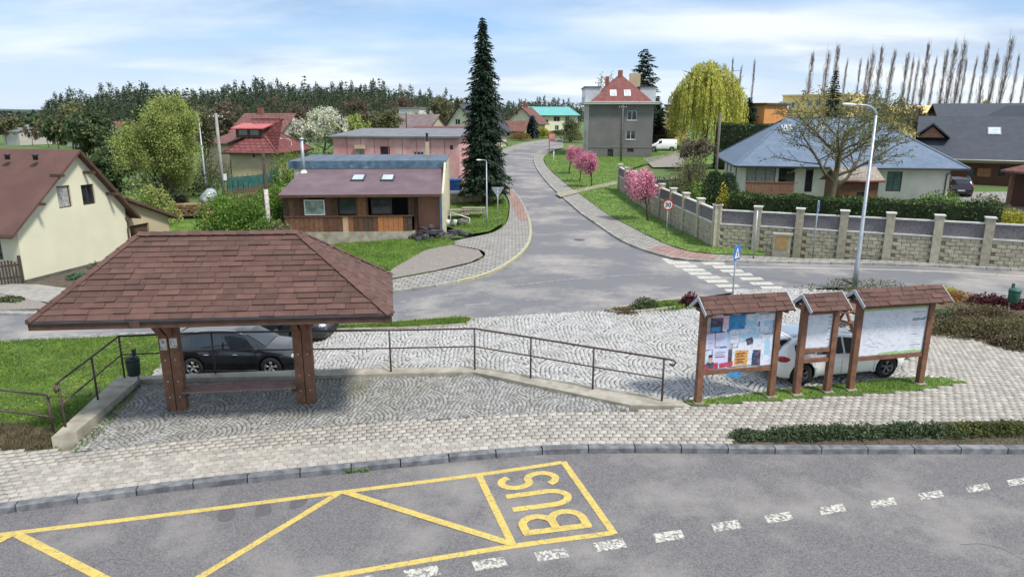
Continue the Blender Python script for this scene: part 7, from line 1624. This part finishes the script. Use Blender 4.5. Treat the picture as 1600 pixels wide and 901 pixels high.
# grass blades
def blades(poly, n, h, wd, seed, zf, m_, name, label=None, off=0.0, kind='stuff', cat='grass', lean=.5):
    rs = np.random.RandomState(seed); P = np.array([(p[0], p[1]) for p in poly]); lo_, hi_ = P.min(0), P.max(0); Q_ = rs.uniform(lo_, hi_, (n, 2)); Q_ = Q_[pip(Q_, poly)]; k = len(Q_)
    z = np.array([zf(x, y) for x, y in Q_]) + off; a = rs.uniform(0, 6.28, k); hh_ = h * rs.uniform(.4, 1.25, k) * (1 + .35 * np.sin(Q_[:, 0] * 1.7) * np.sin(Q_[:, 1] * 2.1)); w_ = wd
    dx = np.cos(a) * w_; dy = np.sin(a) * w_; lx = rs.normal(size=k) * hh_ * lean; ly = rs.normal(size=k) * hh_ * lean
    V = np.stack([np.stack([Q_[:, 0] - dx, Q_[:, 1] - dy, z], 1), np.stack([Q_[:, 0] + dx, Q_[:, 1] + dy, z], 1), np.stack([Q_[:, 0] + lx, Q_[:, 1] + ly, z + hh_], 1)], 1).reshape(-1, 3)
    o = link(name, np_mesh(name, V, np.arange(3 * k).reshape(k, 3), m_)); tag(o, label, cat, kind=kind); return o
def flecks(poly, n, size, m_, nm, lab, zf, off, seed):
    rs = np.random.RandomState(seed); P = np.array(poly); Q_ = rs.uniform(P.min(0), P.max(0), (n, 2)); Q_ = Q_[pip(Q_, poly)]; z = np.array([zf(x, y) for x, y in Q_]) + off
    V, F_ = leaves(np.concatenate([Q_, z[:, None]], 1), size, rs, 3.0); o = link(nm, np_mesh(nm, V, F_, m_)); tag(o, lab, 'flowers', kind='stuff')
w2 = lambda px: [(p.x, p.y) for p in GP(px)]
blades(w2([(-60, 533), (0, 531), (250, 519), (300, 545), (215, 598), (184, 588), (80, 683), (60, 668), (-60, 668)]), 90000, .075, .012, 1, hgt, blade_m, 'grass', 'bright green mown grass on the lawn left of the shelter', -.04)
blades(w2([(-60, 668), (0, 662), (80, 672), (92, 700), (0, 702), (-60, 708)]), 16000, .16, .01, 2, hgt, drygr_m, 'dry_weeds', 'dry brown weeds under the short rusty railing', -.06, cat='weeds')
blades(w2(isl_px), 9000, .09, .012, 3, hgt, blade_m, 'grass', 'grass on the small kerbed island beyond the shelter', .03)
blades(w2(verge_px), 80000, .12, .02, 4, hgt, blade_m, 'grass', 'long bright green grass verge between the pavement and the block wall', .03)
blades(strip, 14000, .055, .009, 5, z0f, blade_m, 'grass', 'narrow grass strip under the notice boards', .004)
blades([(p.x, p.y) for p in GP([(105, 706), (122, 692), (215, 603), (222, 606), (165, 672), (120, 706)], 0)], 2600, .05, .01, 6, z0f, blade_m, 'moss', 'thin weeds in the joints along the slanted concrete wall', .0)
blades(w2([(505, 388), (560, 372), (640, 375), (700, 372), (712, 381), (665, 391), (612, 421), (560, 425)]), 26000, .12, .015, 7, hgt, blade_m, 'grass', 'rough grass at the foot of the tavern plinth', .03)
blades(w2([(738, 366), (690, 352), (680, 335), (700, 310), (770, 305), (788, 310), (794, 330), (788, 348), (765, 362)]), 20000, .12, .015, 8, hgt, blade_m, 'grass', 'grass patch around the foot of the tall spruce', .04)
blades(w2([(255, 345), (330, 345), (420, 300), (435, 250), (440, 330), (430, 360), (420, 390), (255, 370)]), 26000, .15, .02, 9, hgt, blade_m, 'grass', 'sunny green grass bank left of the tavern', .02)
blades(bedpoly, 5200, .06, .008, 12, z0f, leaf_mat('bed_weed', (.12, .15, .05), (.08, .10, .04)), 'weeds', 'low weeds between the lavender cushions', .004, cat='weeds')
for i, (px, py) in enumerate([(330, 757), (228, 764), (566, 736), (545, 738)]):
    P = G(px, py, ZR); shrub(P, .35, .14, .10, bright, 90, .025, ['tiny weed tuft in the kerb gutter near the yellow line corner', 'tiny weed tuft at the kerb below the shelter', 'weed tuft at the kerb left of the BUS box', 'smaller weed tuft beside the other at the kerb'][i], stems=1, nm='weed_tuft', cat='weed')

lawn_w = w2([(-60, 533), (0, 531), (250, 519), (300, 545), (215, 598), (184, 588), (80, 683), (60, 668), (-60, 668)])
flecks(lawn_w, 420, .028, yell, 'dandelions', 'scattered dandelion heads on the lawn left of the shelter', hgt, .04, 3)
flecks(lawn_w, 2600, .05, leaf_mat('dry_clover', (.22, .22, .08), (.14, .13, .06)), 'clover', 'paler clover and dry patches in the lawn', hgt, .0, 4)
flecks(w2(verge_px), 900, .04, yell, 'dandelions', 'scattered yellow flowers in the verge below the block wall', hgt, .12, 5)
flecks(plat, 900, .02, leaf_mat('joint_weed', (.11, .14, .05), (.07, .09, .035)), 'moss', 'moss and weeds in the joints of the shelter floor', z0f, .01, 6)
# ============================================================ street furniture, poles, signs
def lamp(P, topy, tip, lab, r0=.085, armz=.35, head=(.62, .22, .10)):
    h = ZAT(P, topy) - P[2]; r = empty('street_lamp', tuple(P), 0, lab, 'street lamp'); d = Vector(tip)
    MB().tube([(0, 0, 0), (0, 0, 1.1), (0, 0, 1.15), (0, 0, h - armz)], [r0 * 1.25, r0 * 1.25, r0, r0 * .6], 10).build('pole', steel_m, r)
    pts = [Vector((0, 0, h - armz)) + Vector((0, 0, armz * math.sin(R(a)))) + d * (1 - math.cos(R(a))) * .6 for a in range(0, 91, 15)]; pts.append(pts[-1] + d * .42)
    MB().tube(pts, r0 * .55, 8).build('arm', steel_m, r)
    e = pts[-1]; m = MB(); u = d.normalized(); n = Vector((-u.y, u.x, 0)); L, W_, T_ = head
    ring = [(-.5, .35), (-.25, .8), (.1, 1), (.42, .7), (.5, .25)]; V = []
    for a, w_ in ring:
        for k in range(8): t = k * math.pi / 4; V.append(e + u * (a + .35) * L + n * math.cos(t) * W_ / 2 * w_ + Vector((0, 0, math.sin(t) * T_ * w_ * .6)))
    m.add(V, [(i * 8 + k, i * 8 + (k + 1) % 8, (i + 1) * 8 + (k + 1) % 8, (i + 1) * 8 + k) for i in range(4) for k in range(8)] + [tuple(range(8))[::-1], tuple(range(32, 40))], True); fixn(m.build('lamp_head', white_m, r)); return r
P = G(1335, 450); lamp(P, 166, (-.95, -.15, .05), 'tall curved-arm street lamp standing behind the notice boards')
P = G(761, 356); lamp(P, 250, (-.35, -.3, .02), 'short street lamp in the grass in front of the tall spruce', .05, .1, (.4, .2, .08))
P = atg(459, 0, 74); lamp(P, 217, (-.9, -.2, .02), 'small street lamp head above the bank left of the flue pipe', .06, .3, (.6, .25, .1))
P = atg(322, 0, 60); lamp(P, 180, (-.5, -.1, .02), 'grey lamp post with a flat white head left of the wooden utility pole', .07, .15, (.9, .25, .1))
def pole(P, topy, m_, r0, lab, ins=True, nm='utility_pole', extra=None):
    h = ZAT(P, topy) - P[2]; r = empty(nm, tuple(P), .3, lab, 'pole'); MB().tube([(0, 0, -.2), (0, 0, h * .5), (.02, 0, h)], [r0, r0 * .85, r0 * .7], 9).build('shaft', m_, r)
    if ins:
        MB().beam((-.55, 0, h - .35), (.55, 0, h - .35), .08, .08).build('crossarm', fascia_m, r)
        for x in (-.5, -.2, .2, .5): MB().lathe([(.02, 0), (.045, .03), (.03, .09), (.045, .12), (0, .15)], 8, 'z', (x, 0, h - .31)).build('insulator', white_m, r)
    return r, h
oldw = mat('grey_pole_wood', (.17, .15, .13), .9, (.11, .095, .08), 6)
r, h = pole(atg(349, 0, 58), 177, mat('grey_concrete_pole', (.36, .35, .33), .9, (.28, .27, .25), 3), .16, 'grey concrete utility pole with insulators beside the spring-green tree')
MB().box(.1, .35, -.15, .15, h * .22, h * .22 + .5).build('meter_box', white_m, r)
r, h = pole(G(423, 383), 240, darkbark, .13, 'dark wooden pole with a white lower band just behind the shelter roof', False)
MB().tube([(0, 0, 0), (0, 0, h * .62)], .134, 9).build('white_band', mat('flaking_white', (.62, .6, .56), .8, (.35, .3, .26), 9), r)
pole(atg(1117, 0, 58), 176, oldw, .14, 'weathered wooden pole left of the blue bungalow roof', False)
pole(atg(970, 0, 90), 164, oldw, .12, 'thin wooden pole in front of the grey house wall', True)
pole(atg(538, 0, 84), 178, darkbark, .11, 'dark thin pole beside the white blossoming tree', False)
pole(atg(637, 0, 95), 176, darkbark, .10, 'thin dark pole above the pink building roof', False)
signw = mat('sign_white', (.75, .75, .73), .5); signr = mat('sign_red', (.45, .03, .03), .5); signb = mat('sign_blue', (.03, .16, .50), .5, (.025, .14, .45)); signk = mat('sign_black', (.02, .02, .02), .6); signg = mat('sign_back_grey', (.28, .31, .33), .5)
def disc(r, c, rad, n0, n1, m_, nm, seg=24, u=Vector((1, 0, 0)), inner=0):
    n = Vector((u.y, -u.x, 0)); m = MB(); V = []
    for nn in (n0, n1):
        for k in range(seg): t = 2 * math.pi * k / seg; V.append(Vector(c) + u * math.cos(t) * rad + Vector((0, 0, math.sin(t) * rad)) + n * nn)
    m.add(V, [tuple(range(seg)), tuple(range(seg, 2 * seg))] + [(k, (k + 1) % seg, seg + (k + 1) % seg, seg + k) for k in range(seg)]); return fixn(m.build(nm, m_, r))
P = G(1041, 371); r = empty('road_sign', tuple(P), 0, 'round red-rimmed speed limit sign reading 30 on the grass verge', 'road sign'); h = ZAT(P, 320) - P[2]
MB().tube([(0, .03, 0), (0, .03, h + .2)], .03, 8).build('post', steel_m, r); disc(r, (0, 0, h), .33, 0, .012, signr, 'rim'); fc = disc(r, (0, 0, h), .245, .013, .018, signw, 'face')
text_mesh('30', .36, signk, 'digits', fc, (0, -.022, h - .13), (1, 0, 0), (0, -1, 0), .012)
def blue_sign(P, cy_, lab, yaw, s_=.30):
    r = empty('road_sign', tuple(P), 0, lab, 'road sign'); h = ZAT(P, cy_) - P[2]; u = Vector((math.cos(yaw), math.sin(yaw), 0)); n = Vector((u.y, -u.x, 0))
    MB().tube([-n * .04, -n * .04 + Vector((0, 0, h + s_))], .03, 8).build('post', steel_m, r)
    q = MB(); q.uvn((0, 0, 0), u, n, -s_, s_, h - s_, h + s_, 0, .012); pl = q.build('plate', signb, r)
    m = MB(); m.prism([u * a + Vector((0, 0, h + b)) + n * .013 for a, b in ((-.22, -.19), (.22, -.19), (0, .22))], n * .003); fixn(m.build('triangle', signw, pl))
    m = MB()
    for a, b in (((0, .08), (0, -.03)), ((0, -.03), (.06, -.13)), ((0, -.03), (-.05, -.13)), ((0, .04), (.06, -.01)), ((0, .04), (-.05, 0))): m.beam(u * a[0] + Vector((0, 0, h + a[1])) + n * .019, u * b[0] + Vector((0, 0, h + b[1])) + n * .019, .025, .003)
    o = m.build('walking_figure', signk, pl); return r
blue_sign(G(1145, 477), 395, 'blue pedestrian crossing sign on a thin post beside the near end of the crossing', R(48), .27)
blue_sign(G(1271, 401), 323, 'blue pedestrian crossing sign on a post in front of the block wall', R(62), .30)
P = G(1177, 403); r = empty('steel_post', tuple(P), 0, 'plain grey steel post standing in front of the block wall without a sign', 'post'); MB().tube([(0, 0, 0), (0, 0, ZAT(P, 328) - P[2])], .045, 8).build('shaft', steel_m, r); MB().lathe([(.05, 0), (.05, .03), (0, .05)], 8, 'z', (0, 0, ZAT(P, 328) - P[2])).build('cap', fascia_m, r)
P = G(778, 355); r = empty('road_sign', tuple(P), 0, 'grey back of a triangular give-way sign in the grass beside the spruce', 'road sign'); h = ZAT(P, 300) - P[2]
MB().tube([(0, .02, 0), (0, .02, h + .3)], .03, 8).build('post', steel_m, r); m = MB(); m.prism([(-.42, 0, h + .32), (.42, 0, h + .32), (0, 0, h - .38)], (0, .012, 0)); fixn(m.build('plate', signg, r)); 
for dz in (.18, -.05): MB().box(-.2, .2, -.02, 0, h + dz - .02, h + dz + .02).build('bracket', steel_m, r)
P = G(858, 241); r = empty('traffic_mirror', tuple(P), 0, 'round red-framed traffic mirror on a post at the far bend of the side street', 'traffic mirror'); h = ZAT(P, 214) - P[2]
MB().tube([(0, .1, 0), (0, .1, h)], .05, 8).build('post', fascia_m, r); disc(r, (.4, 0, h), .62, 0, .08, mat('mirror_frame', (.5, .08, .07), .5), 'frame'); disc(r, (.4, 0, h), .48, .085, .10, mat('mirror_glass', (.6, .35, .36), .2, (.35, .15, .16), 3), 'mirror')
P = G(865, 256); r = empty('marker_post', tuple(P), 0, 'thin white marker post in the grass at the start of the verge', 'post'); MB().tube([(0, 0, 0), (0, 0, 1.6)], .05, 6).build('shaft', white_m, r); MB().tube([(0, 0, 1.6), (0, 0, 1.72)], .055, 6).build('cap', signr, r)
# ---- yard things on the left
rng = random.Random(3)
logm = mat('cut_log', (.34, .22, .12), .9, (.22, .14, .08), 6, isl=.35)
def woodpile(P, L, Hh, rz, lab, m_=logm, n=44, lr=.07):
    r = empty('wood_pile', tuple(P), rz, lab, 'wood pile', 'wood piles in the yard behind the garage'); rows = int(Hh / (lr * 1.8)); k = 0
    for j in range(rows):
        for i in range(int(L / (lr * 2.1))):
            if rng.random() < .06: continue
            x = -L / 2 + i * lr * 2.1 + (lr if j % 2 else 0); rr = lr * rng.uniform(.8, 1.05); m = MB(); m.tube([(x, rng.uniform(-.06, .0), lr + j * lr * 1.8), (x + rng.uniform(-.02, .02), .9, lr + j * lr * 1.8)], rr, 6, False); m.build('log', m_, r); k += 1
    return r
P = atg(292, 0, 52); P.z += .1; woodpile(P, 3.2, 1.0, .1, 'stack of cut logs under grey sheeting behind the garage, left stack', n=40); 
P = atg(333, 0, 50.5); woodpile(P, 1.9, .9, -.15, 'pale stack of split logs nearest the silver tank', mat('pale_log', (.52, .36, .18), .85, (.38, .25, .12), 5, isl=.3), lr=.1)
P = atg(264, 0, 54); woodpile(P, 2.8, 1.2, .2, 'dark weathered log stack farthest left behind the garage roof', mat('old_log', (.12, .10, .08), .9, (.07, .06, .05), 5, isl=.35), lr=.08)
P = atg(318, 0, 54); r = empty('metal_tank', tuple(P), .6, 'silver metal tank lying tilted above the wood stacks', 'tank'); m = MB(); m.tube([(-.2, 0, .5), (0, 0, .65), (.7, .4, 1.25), (.85, .5, 1.35)], [.32, .5, .5, .34], 14); m.build('body', steel_m, r); MB().box(-.3, .5, -.4, .5, -.1, .3).build('cradle', black_m, r)
P = atg(300, 0, 43.5); r = empty('tarpaulin', tuple(P), .1, 'crumpled black and white tarpaulin along the lawn edge behind the shelter roof', 'tarpaulin'); m = MB(); rs = np.random.RandomState(5); V = [(x * .4 - 2.2, y * .45, .15 + .28 * rs.random() * (1 if 0 < y < 3 else .2)) for y in range(4) for x in range(12)]; m.add(V, [(j * 12 + i, j * 12 + i + 1, (j + 1) * 12 + i + 1, (j + 1) * 12 + i) for j in range(3) for i in range(11)]); m.build('sheet', mat('tarp_black', (.02, .022, .028), .4, (.35, .36, .38), 1.2, ramp=(.32, .40)), r)
def fence_run(a, c, hgt_, wd, gap, m_, lab, nm='board_fence', rail=True, part='board'):
    d = Vector((c.x - a.x, c.y - a.y, 0)); u = d.normalized(); n = Vector((-u.y, u.x, 0)); L = d.length; r = empty(nm, tuple(a), 0, lab, 'fence'); k = int(L / (wd + gap)); m = MB(); dz = c.z - a.z
    me = MB().uvn((0, 0, 0), u, n, 0, wd, -.1, hgt_, -.012, .012).mesh(part, m_)
    for i in range(min(k, 290)): t = i * (wd + gap); o = link(part, me, r, tuple(u * t + Vector((0, 0, dz * t / L + .05 * math.sin(i * 2.7))))); 
    if rail:
        for z in (.3, hgt_ - .3): MB().beam(n * .03 + Vector((0, 0, z)), n * .03 + u * L + Vector((0, 0, z + dz)), .05, .08).build('rail', m_, r)
fence_run(atg(352, 0, 56), atg(432, 0, 60), 1.1, .14, .10, mat('brown_fence', (.16, .09, .06), .85, (.10, .06, .045), 3), 'brown picket fence on the bank below the teal netting, left of the tavern')
def netting(a, c, h, lab):
    d = Vector((c.x - a.x, c.y - a.y, c.z - a.z)); r = empty('netting_fence', tuple(a), 0, lab, 'fence'); n = 8; tl = mat('teal_netting', (.03, .14, .12), .8, (.02, .08, .075), 3) if 'teal_netting' not in MATS else MATS['teal_netting']
    for i in range(n + 1): p = d * i / n; MB().tube([p, p + Vector((0, 0, h + .15))], .035, 6).build('post', fascia_m, r)
    for i in range(n):
        p = d * i / n; q = d * (i + 1) / n; u = (q - p).normalized(); nn = Vector((-u.y, u.x, 0)); m = MB(); V = []
        for a_ in range(4):
            for b_ in range(3): V.append(p.lerp(q, a_ / 3) + Vector((0, 0, .05 + (h - .05 - .06 * (a_ in (1, 2))) * b_ / 2)) + nn * .05 * math.sin(a_ * 2 + b_ + i))
        m.add(V, [(a_ * 3 + b_, a_ * 3 + 3 + b_, a_ * 3 + 4 + b_, a_ * 3 + b_ + 1) for a_ in range(3) for b_ in range(2)]); o = m.build('net_panel', tl, r)
netting(atg(355, 0, 61), atg(420, 0, 64), 1.4, 'teal windbreak netting fence below the red-roofed house'); netting(atg(422, 0, 64), atg(452, 0, 78), 1.6, 'second teal netting fence climbing the bank behind the flue pipe')
# ---- things around the tavern
stm = stone_m
def rocks(P, wx, wy, h, n, s_, lab, seed, m_=stm, rz=0):
    rs = random.Random(seed); r = empty('rock_pile', tuple(P), rz, lab, 'rock pile', 'rock piles beside the tavern')
    for i in range(n):
        a = rs.uniform(0, 6.28); q = rs.random() ** .6; x, y = math.cos(a) * q * wx / 2, math.sin(a) * q * wy / 2; z = h * (1 - q) * rs.uniform(.3, 1); sz = s_ * rs.uniform(.5, 1.3); m = MB(); V = []
        for k in range(8): V.append((x + sz * (1 if k & 1 else -1) * rs.uniform(.3, .6), y + sz * (1 if k & 2 else -1) * rs.uniform(.3, .6), z + sz * .7 * (1 if k & 4 else -.6) * rs.uniform(.3, .6)))
        m.add(V, [(0, 2, 3, 1), (4, 5, 7, 6), (0, 1, 5, 4), (1, 3, 7, 5), (3, 2, 6, 7), (2, 0, 4, 6)]); m.build('rock', m_, r)
dkst = mat('dark_slate_rock', (.085, .085, .09), .8, (.045, .045, .05), 5, isl=.4)
rocks(G(672, 372), 2.6, 2.4, .8, 70, .34, 'long heap of dark slate rocks right of the tavern plinth', 1, dkst, -.3); rocks(G(640, 368) + Vector((.4, .6, 0)), 1.6, 1.2, .55, 26, .3, 'grey-brown boulders at the corner of the tavern plinth', 2); rocks(G(714, 366), 1.8, .8, .35, 40, .26, 'smaller dark rock row towards the paved path', 3, dkst); rocks(G(668, 350), 1.4, .9, .7, 26, .28, 'dark rock heap under the terracotta wall of the tavern', 4, dkst)
rocks(G(720, 352), 1.6, 1.0, .5, 30, .26, 'mixed rubble heap in front of the picnic table', 5)
P = G(700, 356); r = empty('white_pots', tuple(P), 0, 'pair of small white plant pots on the rubble beside the tavern corner', 'plant pots'); 
for x, s_ in ((0, 1), (.5, .7)): MB().lathe([(0, .2), (.12 * s_, .2), (.18 * s_, .55), (.15 * s_, .55), (0, .45)], 10, 'z', (x, 0, 0)).build('pot', white_m, r)
def picnic(P, rz, lab, m_=wood_m):
    r = empty('picnic_table', tuple(P), rz, lab, 'picnic table', 'wooden picnic tables')
    for i in range(4): MB().box(-.85, .85, -.36 + i * .19, -.20 + i * .19, .70, .74).build('table_board', m_, r)
    for s_ in (-1, 1):
        for k in (0, 1): MB().box(-.85, .85, s_ * .62 - .14 + k * .15, s_ * .62 - .01 + k * .15, .42, .46).build('seat_board', m_, r)
        MB().beam((s_ * .6, -.3, .70), (s_ * .6, -.62, .0), .06, .08).build('leg', m_, r); MB().beam((s_ * .6, .3, .70), (s_ * .6, .62, .0), .06, .08).build('leg', m_, r); MB().box(s_ * .6 - .03, s_ * .6 + .03, -.72, .72, .36, .42).build('cross_bar', m_, r)
greyw = mat('weathered_table_wood', (.34, .30, .25), .85, (.22, .19, .15), 5)
picnic(G(713, 343), .2, 'weathered picnic table in front of the low grey wall by the spruce', greyw); picnic(G(740, 340), .0, 'second weathered picnic table close to the spruce trunk', greyw)
picnic(G(1322, 512), .6, 'brown wooden picnic table seen between the narrow and the widest notice board', wood_m)
a, c = G(702, 318), G(770, 316); r = empty('low_grey_wall', tuple(a), 0, 'low concrete wall with a pale flat top behind the picnic tables', 'wall'); u = (c - a).normalized(); u.z = 0; n = Vector((-u.y, u.x, 0)); L = (c - a).length
MB().uvn((0, 0, 0), u, n, 0, L, -.4, .75, 0, 1.9).build('body', conc_m, r); MB().uvn((0, 0, 0), u, n, -.05, L + .05, .75, .85, -.05, 1.95).build('top_slab', mat('pale_concrete', (.52, .5, .47), .85, (.42, .4, .38), 3), r)
P = atg(709, 0, 60); r = empty('blue_container', tuple(P), .1, 'blue waste container between the tavern side wall and the spruce', 'container'); MB().box(-.7, .7, -.5, .5, .1, 1.25).build('body', mat('blue_plastic', (.02, .07, .28), .4), r); MB().box(-.75, .75, -.55, .55, 1.25, 1.4).build('lid', mat('light_blue_lid', (.08, .2, .45), .4), r)
for x in (-.5, .5): MB().lathe([(0, -.04), (.1, -.04), (.1, .04), (0, .04)], 10, 'y', (x, -.4, .1)).build('wheel', black_m, r)
P = G(727, 356); r = empty('rope_rail', tuple(P), 0, 'low white-topped rail sloping beside the rubble at the tavern corner', 'rail'); m = MB(); m.tube([(-1.0, .4, 1.0), (.3, 0, .65)], .03, 6); m.build('rail', white_m, r); MB().tube([(-1.0, .4, 0), (-1.0, .4, 1.0)], .035, 6).build('post', steel_m, r); MB().tube([(.3, 0, 0), (.3, 0, .65)], .035, 6).build('post', steel_m, r)
P = G(1072, 283); r = empty('timber_post', tuple(P), 0, 'orange timber post at the end of the low garden fence', 'post'); MB().box(-.14, .14, -.14, .14, 0, ZAT(P, 258) - P[2]).build('shaft', woodl_m, r); MB().box(-.17, .17, -.17, .17, ZAT(P, 258) - P[2], ZAT(P, 258) - P[2] + .06).build('cap', woodl_m, r)
fence_run(atg(1020, 0, 66), atg(1070, 0, 64), .9, .12, .08, oldw, 'low weathered fence between the nearest cherry tree and the timber post')
# front garden plants by the cream house
for i, (px, py, w_, h_, lf, lab) in enumerate([(152, 430, .9, .7, greyg, 'grey-green upright plant in the bed below the cream gable wall'), (125, 434, 1.5, .25, leaf_mat('mint_leaf', (.10, .22, .12), (.06, .14, .08)), 'low mint-green ground plant at the gable wall corner'), (185, 422, 2.0, .3, dkleaf, 'low dark plants along the foot of the cream gable'), (170, 436, 1.6, .25, heath, 'brownish low plants at the path edge by the cream house'), (15, 470, 1.4, .22, dkleaf, 'low dark weeds in the gravel strip at the left edge')]):
    P = G(px, py); shrub(P, w_, w_ * .6, h_, lf, 900, .05, lab, stems=3, seed=70 + i)
# distant valley trees
rng = random.Random(23); base_ = None
for i in range(34):
    px = rng.uniform(-20, 140); Y = rng.uniform(150, 420); P = atg(px, 0, Y); k = rng.randrange(3); 
    if base_ is None or k not in base_:
        base_ = base_ or {}; tm, cm = tree_meshes(300 + k, 6, 7, [(6, .6, 48, .5), (4, .5, 42, .4)], .1, 700, .38, .8, darkbark, (dkleaf, olive, budm)[k], .7); base_[k] = (tm, cm)
    tm, cm = base_[k]; s_ = rng.uniform(.7, 1.25); put_tree('leafy_tree', P, tm, cm, 'small distant tree among the valley houses at the far left', group='distant valley trees', scale=(s_, s_, s_))
rs = np.random.RandomState(4); PP = []
for i in range(900):
    px = rs.uniform(-60, 110); Y = rs.uniform(430, 800); x = XAT(px, (0, Y, 3)); z0 = hgt(x, Y); h_ = rs.uniform(6, 11); n = 12; PP.append(np.stack([x + rs.normal(size=n) * 2.5, Y + rs.normal(size=n) * 3, z0 + h_ * rs.random(n) ** .7], 1))
V, Q_ = leaves(np.concatenate(PP), 1.5, rs, .3); o = link('forest', np_mesh('forest', V, Q_, leaf_mat('far_forest_leaf', (.06, .085, .06), (.035, .055, .042), .3, .1, .03))); tag(o, 'far wood closing the distant valley at the left', 'forest', kind='stuff')
sheet('curb_end', [(p.x, p.y) for p in GP([(1035, 633), (1050, 642), (1088, 638), (1098, 625), (1060, 618)], 0)], conc_m, -.03, .5, zf=z0f)

for i, (px, Y, w_, py, lf, lab) in enumerate([(848, 142, 3.2, 199, yell, 'yellow-green shrub at the far street bend left of the teal-roofed building'), (815, 134, 4, 206, leaf_mat('rusty_leaf', (.30, .20, .07), (.2, .16, .06)), 'orange-brown shrub in front of the low red-roofed annexe'), (872, 150, 4, 203, dkleaf, 'dark green shrub in front of the teal-roofed building'), (893, 128, 4.5, 196, olive, 'olive shrub left of the grey house side wall'), (838, 146, 2.4, 204, dkleaf, 'small dark bush beside the blue-grey little spruce'), (1075, 66, 4.0, 246, olive, 'loose twiggy shrub between the cherry trees and the wooden pole'), (1150, 92, 6, 214, bright, 'green undergrowth below the willow by the dark hedge'), (516, 72, 1.6, 240, redl, 'dark red bush at the left corner of the pink building')]):
    P = atg(px, 0, Y); shrub(P, w_, w_ * .7, max(.8, ZAT(P, py) - P.z), lf, 2200, .11 if Y > 100 else .08, lab, stems=8, seed=200 + i)
